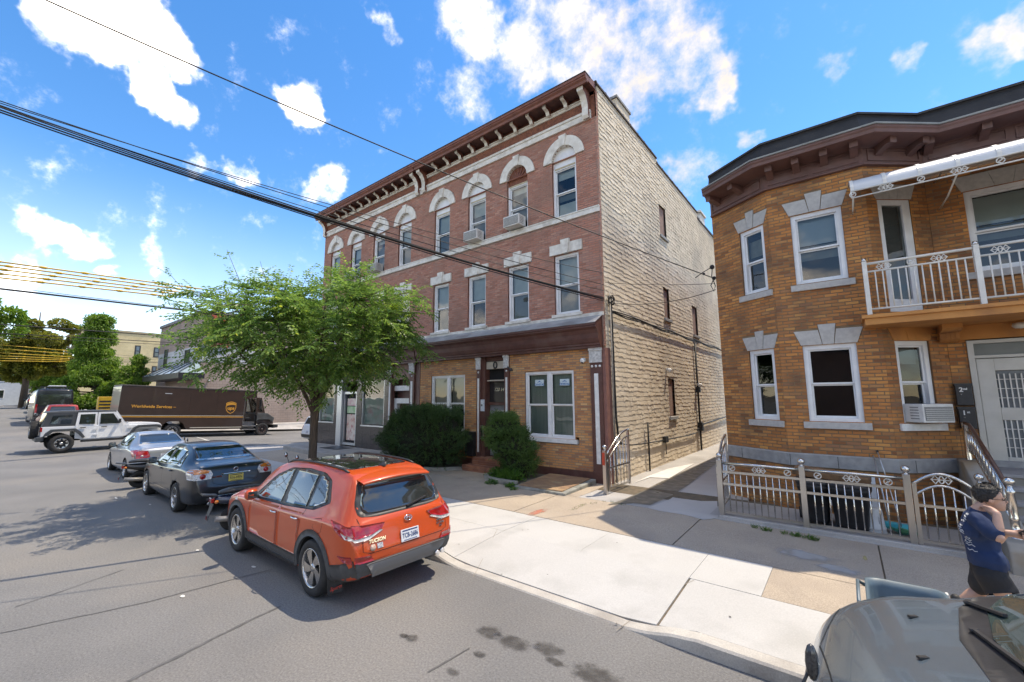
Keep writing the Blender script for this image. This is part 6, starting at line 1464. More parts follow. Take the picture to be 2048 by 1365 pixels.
 def mirrors(s, x, z, m, y=None):
  for sd in (1, -1):
   l, nr = s.hit('L' if sd > 0 else 'R', x, z); yy = abs(l.y)
   b = MB(); b.smooth = True
   secs = [(0.05, 0.055, 0.075), (0.12, 0.075, 0.09), (0.19, 0.065, 0.08), (0.225, 0.03, 0.05)]
   k = None
   for (dy, ax_, az) in secs:
    q = b._a([(x-0.01+ax_*math.cos(2*math.pi*i/12)-(0.02*dy/0.2), sd*(yy+dy), z+0.045+az*math.sin(2*math.pi*i/12)) for i in range(12)])
    if k is not None:
     for i in range(12): b.face((k+i, k+(i+1) % 12, q+(i+1) % 12, q+i))
    else: b.face([q+i for i in range(12)])
    k = q
   b.face([k+i for i in range(12)]); b.smooth = False
   o = b.build('side_mirror', m, s.root, local=True)
   b = MB(); b.bar((x+0.02, sd*(yy-0.02), z-0.01), (x, sd*(yy+0.10), z+0.01), 0.10, 0.035); b.build('mirror_arm', M_black, o, local=True)
   b = MB(); b.box(x-0.094, x-0.085, sd*(yy+0.06), sd*(yy+0.20), z-0.005, z+0.10); b.build('mirror_glass', M_cglass, o, local=True)
 def handles(s, pts, m):
  for (x, z) in pts:
   for sd in ('L', 'R'):
    l, nr = s.hit(sd, x, z); sg = 1 if sd == 'L' else -1
    b = MB(); b.tube([l+nr*0.002+Vector((-0.09, 0, 0)), l+nr*0.035+Vector((-0.06, 0, 0.004)), l+nr*0.038+Vector((0.05, 0, 0.006)), l+nr*0.002+Vector((0.09, 0, 0.0))], 0.013, 8); b.build('door_handle', m, s.root, local=True)
 def plate(s, view, y, z, txt, mp, mt, w=0.305, h=0.155):
  l, nr = s.hit(view, y, z); M = face_matrix(l+nr*0.012, (0, -1, 0) if view == 'B' else (0, 1, 0), Vector((0, 0, 1))-nr*nr.z)
  b = MB(M); b.box(-w/2, w/2, -h/2, h/2, -0.004, 0.006); p = b.build('number_plate', mp, s.root, local=True, bevel=0.003)
  text(txt, 0.085, M @ Matrix.Translation((0, -0.005, 0.0085)), mt, p, depth=0.001, bold=0.001, local=True, name='plate_text', sx=0.74)
  b = MB(M); b.box(-w*0.42, w*0.42, h*0.5-0.03, h*0.5-0.012, 0.006, 0.007); b.box(-w*0.36, w*0.36, -h*0.5+0.01, -h*0.5+0.02, 0.006, 0.007); b.build('plate_band', mt, p, local=True)
  return p
 def place(s, x, y, rz, z=0.0, ry=0.0):
  s.root.location = (x, y, z); s.root.rotation_euler = (0, ry, rz)
def inside(P, x, y):
 c = False; n = len(P); j = n-1
 for i in range(n):
  if (P[i].y > y) != (P[j].y > y) and x < (P[j].x-P[i].x)*(y-P[i].y)/(P[j].y-P[i].y)+P[i].x: c = not c
  j = i
 return c
def round_poly(poly, r, n=4):
 out = []; P = [Vector(p) for p in poly]; m_ = len(P)
 for i in range(m_):
  a, b, c = P[i-1], P[i], P[(i+1) % m_]; u = (a-b); v = (c-b); rr = min(r, u.length*0.45, v.length*0.45); p0 = b+u.normalized()*rr; p1 = b+v.normalized()*rr
  for k in range(n+1): t = k/n; out.append(tuple((1-t)**2*p0+2*t*(1-t)*b+t*t*p1))
 return out
def ringsec(cx, cz, r0, r1, a0, a1, n=18):
 P = [(cx+r1*math.cos(R_(a0+(a1-a0)*i/n)), cz+r1*math.sin(R_(a0+(a1-a0)*i/n))) for i in range(n+1)]
 return P+[(cx+r0*math.cos(R_(a1+(a0-a1)*i/n)), cz+r0*math.sin(R_(a1+(a0-a1)*i/n))) for i in range(n+1)]
SHEAR = math.atan(0.019)
# ---- orange crossover
M_orangep = paint('orange_pearl_paint', (0.54, 0.070, 0.013), (0.51, 0.066, 0.012), metal=0.0, rough=0.28)
suv_spec = dict(L=4.475, R=0.362, axles=(0.89, 3.56), track=0.905, tw=0.235, rimf=0.70, paint=M_orangep, crown=0.055,
 top=[(0, 0.74), (0.03, 0.90), (0.07, 1.02), (0.12, 1.08), (0.22, 1.27), (0.32, 1.44), (0.40, 1.545), (0.52, 1.595), (0.9, 1.635), (1.5, 1.65), (2.1, 1.635), (2.5, 1.575), (2.8, 1.46), (3.25, 1.13), (3.38, 1.055), (3.6, 1.02), (4.0, 0.96), (4.25, 0.88), (4.38, 0.78), (4.45, 0.66), (4.475, 0.56)],
 belt=[(0, 0.62), (0.06, 0.86), (0.2, 0.99), (0.6, 1.045), (1.2, 1.02), (2.0, 0.99), (2.8, 0.97), (3.3, 0.95), (3.9, 0.88), (4.3, 0.74), (4.475, 0.45)],
 hw=[(0, 0.76), (0.05, 0.83), (0.14, 0.885), (0.4, 0.915), (0.9, 0.925), (2.5, 0.92), (3.5, 0.925), (3.95, 0.905), (4.2, 0.85), (4.38, 0.74), (4.475, 0.60)],
 rw=[(0, 0.70), (0.1, 0.73), (0.25, 0.69), (0.40, 0.625), (0.7, 0.60), (1.5, 0.61), (2.4, 0.60), (2.8, 0.645), (3.25, 0.73), (3.6, 0.76), (4.1, 0.73), (4.35, 0.62), (4.475, 0.48)],
 bot=[(0, 0.46), (0.08, 0.36), (0.4, 0.28), (0.9, 0.24), (3.6, 0.23), (4.2, 0.25), (4.475, 0.36)])
suv = Car('crossover_car', 'orange crossover parked at the kerb with a black glass roof', 'cars parked along the kerb', suv_spec)
def dress_suv(s):
 A0, A1 = s.sp['axles']; R = s.sp['R']
 side = [(0.74, 1.22), (1.02, 1.115), (1.86, 1.045), (2.98, 1.005), (2.95, 1.05), (2.55, 1.36), (2.15, 1.50), (1.6, 1.545), (1.15, 1.53), (0.92, 1.455)]
 s.both([(0.66, 1.215), (1.0, 1.085), (1.86, 1.018), (3.02, 0.978), (2.98, 1.06), (2.57, 1.385), (2.15, 1.525), (1.6, 1.565), (1.13, 1.55), (0.88, 1.475)], 0.0015, 'window_surround', M_black, rnd=0.05, step=0.045)
 s.both([(0.75, 1.222), (1.02, 1.125), (1.16, 1.105), (1.20, 1.515), (1.14, 1.515), (0.93, 1.45)], 0.010, 'quarter_window', M_cglass, rnd=0.03, step=0.045)
 s.both([(1.22, 1.095), (1.88, 1.055), (1.92, 1.525), (1.6, 1.535), (1.25, 1.52)], 0.010, 'side_window', M_cglass, rnd=0.03, step=0.045)
 s.both([(2.00, 1.05), (2.88, 1.015), (2.50, 1.365), (2.15, 1.49), (2.02, 1.515)], 0.010, 'side_window', M_cglass, rnd=0.03, step=0.045)
 for v in ('L', 'R'):
  s.seam(v, [(1.20, 1.08), (1.26, 0.92), (1.30, 0.66), (1.25, 0.40)]); s.seam(v, [(1.95, 1.04), (1.99, 0.8), (1.99, 0.40)]); s.seam(v, [(3.00, 0.98), (3.06, 0.8), (3.05, 0.45), (3.0, 0.38)])
  s.panel(v, [(2.01, 0.99), (2.97, 0.955), (3.04, 0.80), (3.03, 0.46), (2.02, 0.42)], 0.004, 'front_door', s.sp['paint'], step=0.09, sk=0.0)
  s.panel(v, [(1.225, 1.015), (1.94, 0.99), (1.97, 0.80), (1.97, 0.42), (1.29, 0.44), (1.325, 0.66), (1.28, 0.92)], 0.004, 'rear_door', s.sp['paint'], step=0.09, sk=0.0)
 for ax in (A0, A1):
  s.both(ringsec(ax, R+0.01, R+0.04, R+0.125, -8, 188, 26), 0.012, 'wheel_arch_trim', M_trim, step=0.06, sk=0.03)
 s.both([(A0+R+0.10, 0.29), (A1-R-0.10, 0.29), (A1-R-0.08, 0.44), (A0+R+0.08, 0.44)], 0.016, 'sill_cladding', M_trim, sk=0.03)
 s.both([(A0+R+0.14, 0.25), (A1-R-0.14, 0.25), (A1-R-0.14, 0.33), (A0+R+0.14, 0.33)], 0.028, 'sill_step', M_trim, sk=0.03)
 s.both([(0.02, 0.34), (0.3, 0.26), (A0-R-0.03, 0.24), (A0-R-0.05, 0.50), (0.22, 0.56), (0.04, 0.62)], 0.010, 'rear_corner_cladding', M_trim, sk=0.03)
 s.panel('B', [(-0.74, 0.40), (0.74, 0.40), (0.78, 0.50), (0.80, 0.60), (0.5, 0.56), (-0.5, 0.56), (-0.80, 0.60), (-0.78, 0.50)], 0.014, 'rear_bumper_cladding', M_trim, sk=0.03)
 s.panel('B', [(-0.52, 0.36), (0.52, 0.36), (0.66, 0.545), (0.62, 0.555), (-0.62, 0.555), (-0.66, 0.545)], 0.030, 'skid_plate', mat('grey_skid', (0.20, 0.20, 0.205), rough=0.45, metal=0.2), sk=0.03)
 s.panel('B', [(-0.70, 1.10), (-0.45, 1.065), (0.45, 1.065), (0.70, 1.10), (0.71, 1.22), (0.60, 1.50), (-0.60, 1.50), (-0.71, 1.22)], 0.005, 'rear_window_surround', M_black, rnd=0.06)
 s.panel('B', [(-0.63, 1.13), (-0.42, 1.10), (0.42, 1.10), (0.63, 1.13), (0.645, 1.22), (0.54, 1.47), (-0.54, 1.47), (-0.645, 1.22)], 0.009, 'rear_window', M_cglass, rnd=0.06)
 for sg in (1, -1):
  s.panel('B', [(sg*0.80, 1.01), (sg*0.36, 0.985), (sg*0.42, 0.925), (sg*0.60, 0.875), (sg*0.80, 0.86)], 0.014, 'tail_lamp', M_redlamp, step=0.03)
  s.panel('B', [(sg*0.83, 0.86), (sg*0.60, 0.872), (sg*0.44, 0.918), (sg*0.40, 0.905), (sg*0.62, 0.83), (sg*0.80, 0.825)], 0.011, 'reversing_lamp', M_clearlamp, step=0.05)
  s.panel('B', [(sg*0.80, 0.575), (sg*0.56, 0.575), (sg*0.60, 0.645), (sg*0.80, 0.655)], 0.016, 'rear_reflector', M_redlamp, step=0.05)
  b = MB(); b.tube([(0.03, sg*0.52-0.10*0, 0.375), (-0.03, sg*0.52, 0.375)], 0.035, 12)
  if sg < 0: b.tube([(0.03, -0.62, 0.385), (-0.03, -0.62, 0.385)], 0.035, 12); b.build('exhaust', M_chrome, s.root, local=True)
 for v in ('L', 'R'):
  s.panel(v, [(0.06, 0.88), (0.10, 0.985), (0.30, 1.03), (0.50, 1.05), (0.34, 0.95), (0.16, 0.87)], 0.010, 'tail_lamp', M_redlamp, step=0.04)
  s.panel(v, [(0.05, 0.845), (0.10, 0.90), (0.22, 0.935), (0.14, 0.87)], 0.0115, 'reversing_lamp', M_clearlamp, step=0.04)
  s.panel(v, [(0.04, 0.58), (0.14, 0.60), (0.26, 0.66), (0.06, 0.665)], 0.010, 'rear_reflector', M_redlamp, step=0.04)
  s.panel(v, [(4.0, 0.80), (4.36, 0.74), (4.30, 0.84), (4.02, 0.90)], 0.008, 'head_lamp', M_clearlamp, step=0.05)
 s.seam('B', [(-0.72, 1.08), (-0.70, 0.98), (-0.70, 0.70), (-0.60, 0.665), (0.60, 0.665), (0.70, 0.70), (0.70, 0.98), (0.72, 1.08)])
 s.seam('L', [(0.65, 0.98), (0.68, 0.86), (0.80, 0.82), (0.90, 0.90), (0.86, 1.0), (0.72, 1.03), (0.65, 0.98)], w=0.006)
 b = MB(); b.smooth = True; k = None
 for (x, z, w) in ((0.62, 1.602, 0.56), (0.45, 1.585, 0.58), (0.30, 1.556, 0.585), (0.22, 1.535, 0.575), (0.21, 1.51, 0.57), (0.30, 1.515, 0.58), (0.42, 1.53, 0.58)):
  q = b._a([(x+0.04*(abs(t)**3), w*t, z-0.045*t*t) for t in [i/6-1 for i in range(13)]])
  if k is not None:
   for i in range(12): b.face((k+i, k+i+1, q+i+1, q+i))
  k = q
 b.build('roof_spoiler', s.sp['paint'], s.root, local=True)
 s.panel('T', [(0.70, -0.50), (2.40, -0.50), (2.48, -0.3), (2.5, 0), (2.48, 0.3), (2.40, 0.50), (0.70, 0.50), (0.66, 0)], 0.005, 'glass_roof', M_cglass, rnd=0.1)
 s.panel('T', [(2.55, -0.54), (3.14, -0.66), (3.22, 0), (3.14, 0.66), (2.55, 0.54), (2.60, 0)], 0.005, 'windscreen', M_cglass)
 for sg in (1, -1):
  b = MB(); pts = []
  for i in range(13):
   x = 0.62+i*0.155; l, nr = s.hit('T', x, sg*0.565); pts.append(l+Vector((0, 0, 0.022 if 0 < i < 12 else 0.0)))
  b.tube(pts, 0.017, 8); b.build('roof_rail', M_black, s.root, local=True)
 l, nr = s.hit('T', 0.66, 0)
 b = MB(); b.smooth = True; k = b._a([(0.58, -0.02, l.z), (0.58, 0.02, l.z), (0.76, 0.012, l.z+0.01), (0.76, -0.012, l.z+0.01), (0.56, 0, l.z+0.07), (0.62, 0, l.z+0.065)])
 for f in ((0, 1, 4), (1, 2, 5, 4), (3, 0, 4, 5), (2, 3, 5)): b.face([k+i for i in f])
 b.build('antenna_fin', M_black, s.root, local=True)
 a, na = s.hit('B', -0.05, 1.10); c, nc = s.hit('B', -0.42, 1.165); b = MB(); b.bar(a+na*0.02, c+nc*0.022, 0.03, 0.016); b.build('rear_wiper', M_black, s.root, local=True)
 l, nr = s.hit('B', -0.02, 0.965); M = face_matrix(l+nr*0.006, (0, -1, 0), Vector((0, 0, 1))-nr*nr.z)
 b = MB(M); pts = [(0.062*math.cos(t*math.pi/12), 0.034*math.sin(t*math.pi/12), 0.006) for t in range(25)]; b.tube(pts, 0.006, 6)
 b.tube([(-0.034, -0.022, 0.006), (-0.018, 0.026, 0.006)], 0.006, 6); b.tube([(0.018, -0.026, 0.006), (0.034, 0.022, 0.006)], 0.006, 6); b.tube([(-0.026, 0.0, 0.006), (0.0, 0.008, 0.006), (0.026, 0.0, 0.006)], 0.006, 6); b.build('emblem', M_chrome, s.root, local=True)
 s.panel('B', [(-0.27, 0.68), (0.27, 0.68), (0.31, 0.83), (-0.31, 0.83)], -0.004, 'plate_recess', s.sp['paint'], sk=0.0)
 s.plate('B', -0.02, 0.755, 'TCB-2686', M_plate, M_plateT)
 def badge(t, y, z, size, bold=0.002, sh=0.2):
  l, nr = s.hit('B', y, z); text(t, size, face_matrix(l+nr*0.008, (0, -1, 0), Vector((0, 0, 1))-nr*nr.z), M_chrome, s.root, bold=bold, shear=sh, local=True, name='badge')
 badge('TUCSON', 0.50, 0.80, 0.062); badge('LIMITED', -0.58, 0.83, 0.032); badge('16T AWD', -0.585, 0.785, 0.035); badge('GDI', -0.585, 0.745, 0.028)
 l, nr = s.hit('B', 0.55, 0.725); M = face_matrix(l+nr*0.006, (0, -1, 0), Vector((0, 0, 1))-nr*nr.z)
 b = MB(M); b.lathe([(0.042, 0.0), (0.042, 0.002), (0.0, 0.002)], (-0.015, 0, 0), 'z', 20); b.build('round_sticker', mat('round_badge', (0.35, 0.16, 0.12), (0.6, 0.5, 0.4), scale=60, rough=0.5), s.root, local=True)
 b = MB(M); b.box(0.05, 0.135, -0.028, 0.034, 0, 0.002); b.build('flag_sticker', mat('flag_badge', (0.55, 0.53, 0.50), (0.20, 0.22, 0.30), scale=40, rough=0.5), s.root, local=True)
 s.mirrors(2.86, 1.02, s.sp['paint']); s.handles([(2.12, 0.90), (1.42, 0.925)], M_chrome); s.wheels('five')
 for sd in (1, -1):
  b = MB(); b.hexa([(A0-R-0.09, sd*0.70, 0.13), (A0-R-0.08, sd*0.90, 0.13), (A0-R-0.07, sd*0.90, 0.13), (A0-R-0.075, sd*0.70, 0.13), (A0-R-0.06, sd*0.70, 0.36), (A0-R-0.05, sd*0.90, 0.36), (A0-R-0.04, sd*0.90, 0.36), (A0-R-0.045, sd*0.70, 0.36)]); mf = b.build('mud_flap', M_black, s.root, local=True)
  if sd > 0:
   text('Sports', 0.062, face_matrix((A0-R-0.096, 0.80, 0.20), (0, -1, 0), (0.12, 0, 1)), M_redlamp, mf, local=True, shear=0.2, bold=0.002)
 s.panel('L', [(3.60, 0.86), (3.72, 0.85), (3.70, 0.91), (3.62, 0.90)], 0.004, 'fender_decal', M_white, step=0.04)
dress_suv(suv)
suv.place(-4.68, 3.75, math.pi-SHEAR); suv.root.scale = (0.97, 0.935, 0.945)
# ---- charcoal sedan
M_char = paint('charcoal_paint', (0.050, 0.052, 0.056), (0.043, 0.045, 0.049), metal=0.6)
sedan_spec = dict(L=4.82, R=0.325, axles=(1.07, 3.846), track=0.885, tw=0.215, rimf=0.72, paint=M_char, crown=0.06,
 top=[(0, 0.66), (0.02, 0.82), (0.05, 0.95), (0.10, 1.03), (0.25, 1.08), (0.6, 1.115), (0.78, 1.16), (1.1, 1.31), (1.45, 1.425), (1.9, 1.47), (2.4, 1.46), (2.8, 1.39), (3.2, 1.20), (3.55, 1.015), (3.7, 0.975), (4.2, 0.89), (4.55, 0.79), (4.72, 0.69), (4.82, 0.54)],
 belt=[(0, 0.58), (0.05, 0.84), (0.2, 0.96), (0.8, 1.0), (1.5, 0.97), (2.5, 0.93), (3.4, 0.90), (4.2, 0.80), (4.65, 0.66), (4.82, 0.44)],
 hw=[(0, 0.70), (0.05, 0.78), (0.15, 0.83), (0.5, 0.875), (1.1, 0.895), (3.5, 0.898), (4.1, 0.885), (4.5, 0.80), (4.72, 0.66), (4.82, 0.50)],
 rw=[(0, 0.62), (0.1, 0.68), (0.5, 0.70), (0.8, 0.68), (1.1, 0.61), (1.5, 0.55), (2.4, 0.555), (2.9, 0.60), (3.4, 0.69), (3.8, 0.73), (4.4, 0.66), (4.82, 0.40)],
 bot=[(0, 0.40), (0.1, 0.28), (0.5, 0.21), (1.1, 0.19), (3.9, 0.18), (4.5, 0.19), (4.82, 0.28)])
sed = Car('sedan', 'charcoal sedan with amber tail lamps parked behind the orange crossover', 'cars parked along the kerb', sedan_spec)
def dress_sedan(s, lamp_amber=True):
 for (poly, nm) in (([(1.02, 1.03), (1.30, 1.035), (1.40, 1.30), (1.30, 1.27)], 'quarter_window'), ([(1.36, 1.03), (2.20, 0.985), (2.22, 1.385), (1.78, 1.395), (1.47, 1.33)], 'side_window'), ([(2.28, 0.98), (3.18, 0.945), (3.10, 1.02), (2.74, 1.29), (2.50, 1.36), (2.30, 1.38)], 'side_window')):
  s.both(poly, 0.005, nm, M_cglass, rnd=0.03)
 s.both([(0.95, 1.015), (1.30, 1.02), (2.24, 0.97), (3.24, 0.93), (3.22, 0.945), (2.24, 0.985), (1.30, 1.034), (0.98, 1.028)], 0.008, 'chrome_sill', M_chrome)
 for v in ('L', 'R'):
  s.seam(v, [(1.38, 1.02), (1.42, 0.8), (1.40, 0.55), (1.32, 0.40), (1.36, 0.30)]); s.seam(v, [(2.25, 0.98), (2.28, 0.7), (2.25, 0.30)]); s.seam(v, [(3.22, 0.94), (3.30, 0.7), (3.26, 0.30)])
  s.seam(v, [(1.42, 0.42), (3.24, 0.40)], w=0.010, m=M_chrome, name='door_moulding')
  s.panel(v, [(0.10, 0.80), (0.09, 0.98), (0.22, 1.02), (0.40, 1.00), (0.46, 0.94), (0.34, 0.80)], 0.008, 'tail_lamp', M_clearlamp, step=0.04)
  s.panel(v, [(0.16, 0.93), (0.12, 1.0), (0.40, 0.995), (0.44, 0.94), (0.30, 0.935)], 0.011, 'indicator_lamp', M_amber, step=0.04)
 for sg in (1, -1):
  s.panel('B', [(sg*0.80, 0.79), (sg*0.80, 0.96), (sg*0.66, 1.01), (sg*0.50, 0.985), (sg*0.46, 0.90), (sg*0.50, 0.80)], 0.008, 'tail_lamp', M_clearlamp, step=0.05)
  s.panel('B', [(sg*0.80, 0.91), (sg*0.78, 0.985), (sg*0.62, 1.005), (sg*0.52, 0.97), (sg*0.54, 0.93), (sg*0.66, 0.92)], 0.011, 'indicator_lamp', M_amber, step=0.04)
  l, nr = s.hit('B', sg*0.65, 0.865); M = face_matrix(l+nr*0.008, (0, -1, 0), (0, 0, 1)); b = MB(M); b.lathe([(0.058, 0.0), (0.058, 0.012), (0.05, 0.018), (0.0, 0.02)], (0, 0, 0), 'z', 24); b.build('brake_lamp', M_redlamp, s.root, local=True)
 s.panel('B', [(-0.60, 1.14), (0.60, 1.14), (0.50, 1.385), (-0.50, 1.385)], 0.006, 'rear_window', M_cglass, rnd=0.05)
 s.panel('T', [(2.86, -0.50), (3.50, -0.62), (3.60, 0), (3.50, 0.62), (2.86, 0.50), (2.92, 0)], 0.005, 'windscreen', M_cglass)
 s.seam('B', [(-0.64, 1.10), (-0.60, 1.0), (-0.50, 0.90), (-0.45, 0.70), (-0.3, 0.645), (0.3, 0.645), (0.45, 0.70), (0.50, 0.90), (0.60, 1.0), (0.64, 1.10)])
 s.panel('B', [(-0.26, 0.70), (0.26, 0.70), (0.28, 0.86), (-0.28, 0.86)], -0.004, 'plate_recess', s.sp['paint'], sk=0)
 s.panel('B', [(-0.30, 0.862), (0.30, 0.862), (0.29, 0.892), (-0.29, 0.892)], 0.016, 'chrome_garnish', M_chrome, step=0.05)
 s.plate('B', 0.0, 0.775, 'R16-HRN', M_plateY, M_black)
 l, nr = s.hit('B', 0.0, 0.955); M = face_matrix(l+nr*0.006, (0, -1, 0), (0, 0, 1)); b = MB(M); b.tube([(0.045*math.cos(t*math.pi/8), 0.045*math.sin(t*math.pi/8), 0.004) for t in range(17)], 0.008, 6); b.box(-0.06, 0.06, -0.010, 0.010, 0.0, 0.01); b.build('emblem', M_chrome, s.root, local=True)
 l, nr = s.hit('B', 0.38, 0.83); text('ALTIMA', 0.055, face_matrix(l+nr*0.006, (0, -1, 0), (0, 0, 1)), M_chrome, s.root, local=True, bold=0.002, name='badge')
 s.mirrors(3.02, 0.96, s.sp['paint']); s.handles([(2.42, 0.86), (1.55, 0.88)], s.sp['paint']); s.wheels('ten')
 for y in (0.50,): b = MB(); b.tube([(0.10, y, 0.27), (-0.03, y, 0.265)], 0.035, 12); b.build('exhaust', M_chrome, s.root, local=True)
dress_sedan(sed)
sed.place(-10.95, 3.90, math.pi-SHEAR); sed.root.scale = (0.98, 0.96, 0.96)
# ---- silver coupe
M_silv = paint('silver_paint', (0.40, 0.41, 0.43), (0.36, 0.37, 0.39), metal=0.6)
coupe_spec = dict(L=4.44, R=0.30, axles=(0.93, 3.55), track=0.835, tw=0.20, rimf=0.70, paint=M_silv, crown=0.055,
 top=[(0, 0.62), (0.02, 0.78), (0.06, 0.90), (0.14, 0.97), (0.5, 1.02), (0.72, 1.06), (1.05, 1.22), (1.4, 1.34), (1.8, 1.395), (2.2, 1.38), (2.6, 1.28), (3.0, 1.08), (3.25, 0.95), (3.5, 0.90), (4.0, 0.80), (4.28, 0.70), (4.40, 0.58), (4.44, 0.50)],
 belt=[(0, 0.55), (0.06, 0.80), (0.3, 0.90), (0.9, 0.935), (1.6, 0.91), (2.4, 0.88), (3.2, 0.84), (3.9, 0.74), (4.3, 0.60), (4.44, 0.40)],
 hw=[(0, 0.68), (0.05, 0.75), (0.2, 0.80), (0.6, 0.84), (1.0, 0.848), (3.4, 0.848), (3.9, 0.82), (4.2, 0.74), (4.36, 0.62), (4.44, 0.48)],
 rw=[(0, 0.60), (0.2, 0.64), (0.7, 0.64), (1.05, 0.57), (1.5, 0.52), (2.2, 0.53), (2.6, 0.58), (3.0, 0.64), (3.4, 0.68), (4.0, 0.62), (4.44, 0.38)],
 bot=[(0, 0.36), (0.1, 0.26), (0.5, 0.19), (1, 0.17), (3.6, 0.16), (4.1, 0.17), (4.44, 0.26)])
cou = Car('coupe', 'silver two-door coupe parked ahead of the charcoal sedan', 'cars parked along the kerb', coupe_spec)
def dress_coupe(s):
 s.both([(1.12, 1.0), (1.62, 0.965), (1.66, 1.30), (1.42, 1.26)], 0.005, 'quarter_window', M_cglass, rnd=0.03)
 s.both([(1.72, 0.965), (2.92, 0.905), (2.62, 1.18), (2.25, 1.30), (1.76, 1.315)], 0.005, 'side_window', M_cglass, rnd=0.03)
 for v in ('L', 'R'):
  s.seam(v, [(1.69, 0.95), (1.72, 0.7), (1.62, 0.45), (1.66, 0.28)]); s.seam(v, [(2.98, 0.88), (3.04, 0.6), (3.0, 0.28)])
  s.panel(v, [(0.10, 0.70), (0.08, 0.82), (0.16, 0.92), (0.42, 0.90), (0.20, 0.71)], 0.008, 'tail_lamp', M_redlamp, step=0.04)
 for sg in (1, -1):
  s.panel('B', [(sg*0.74, 0.68), (sg*0.74, 0.86), (sg*0.62, 0.91), (sg*0.46, 0.89), (sg*0.40, 0.72), (sg*0.44, 0.69)], 0.008, 'tail_lamp', M_redlamp, step=0.05)
  l, nr = s.hit('B', sg*0.60, 0.745); M = face_matrix(l+nr*0.008, (0, -1, 0), (0, 0, 1)); b = MB(M); b.lathe([(0.035, 0.0), (0.035, 0.01), (0.0, 0.012)], (0, 0, 0), 'z', 20); b.build('reversing_lamp', M_clearlamp, s.root, local=True)
 s.panel('B', [(-0.56, 1.06), (0.56, 1.06), (0.47, 1.31), (-0.47, 1.31)], 0.006, 'rear_window', M_cglass, rnd=0.05)
 s.panel('T', [(2.58, -0.48), (3.16, -0.60), (3.25, 0), (3.16, 0.60), (2.58, 0.48), (2.64, 0)], 0.005, 'windscreen', M_cglass)
 s.seam('B', [(-0.60, 1.0), (-0.46, 0.91), (-0.40, 0.60), (0.40, 0.60), (0.46, 0.91), (0.60, 1.0)])
 s.plate('B', 0.0, 0.70, 'GKT-4417', M_plate, M_plateT)
 s.mirrors(2.80, 0.90, M_black); s.handles([(1.85, 0.82)], s.sp['paint']); s.wheels('seven')
dress_coupe(cou)
cou.place(-17.22, 4.10, math.pi-SHEAR)
# ---- silver car whose bonnet fills the lower right corner
hood_spec = dict(sedan_spec, L=4.0, axles=(0.75, 3.25), top=[(0, 0.66), (0.03, 0.95), (0.10, 1.15), (0.3, 1.42), (0.5, 1.50), (1.2, 1.55), (1.8, 1.53), (2.2, 1.45), (2.6, 1.31), (3.0, 1.16), (3.14, 1.10), (3.3, 1.065), (3.6, 1.0), (3.82, 0.90), (3.94, 0.76), (4.0, 0.58)],
 belt=[(0, 0.58), (0.05, 0.86), (0.3, 1.0), (1.5, 0.97), (2.5, 0.95), (3.1, 0.95), (3.6, 0.86), (3.9, 0.68), (4.0, 0.46)], hw=[(0, 0.72), (0.06, 0.80), (0.3, 0.86), (1.0, 0.88), (2.8, 0.88), (3.3, 0.87), (3.6, 0.82), (3.8, 0.72), (3.94, 0.56), (4.0, 0.44)],
 rw=[(0, 0.6), (0.3, 0.6), (0.6, 0.56), (1.6, 0.57), (2.2, 0.60), (2.8, 0.70), (3.14, 0.78), (3.4, 0.78), (3.7, 0.66), (3.9, 0.50), (4.0, 0.38)], bot=[(0, 0.4), (0.2, 0.25), (1, 0.19), (3.3, 0.18), (3.8, 0.2), (4.0, 0.3)], paint=paint('dull_silver_paint', (0.185, 0.235, 0.275), (0.175, 0.222, 0.26), metal=0.6, rough=0.2))
near = Car('sedan', 'dull silver car with its bonnet in front of the grey recycling cart', 'cars parked along the kerb', hood_spec)
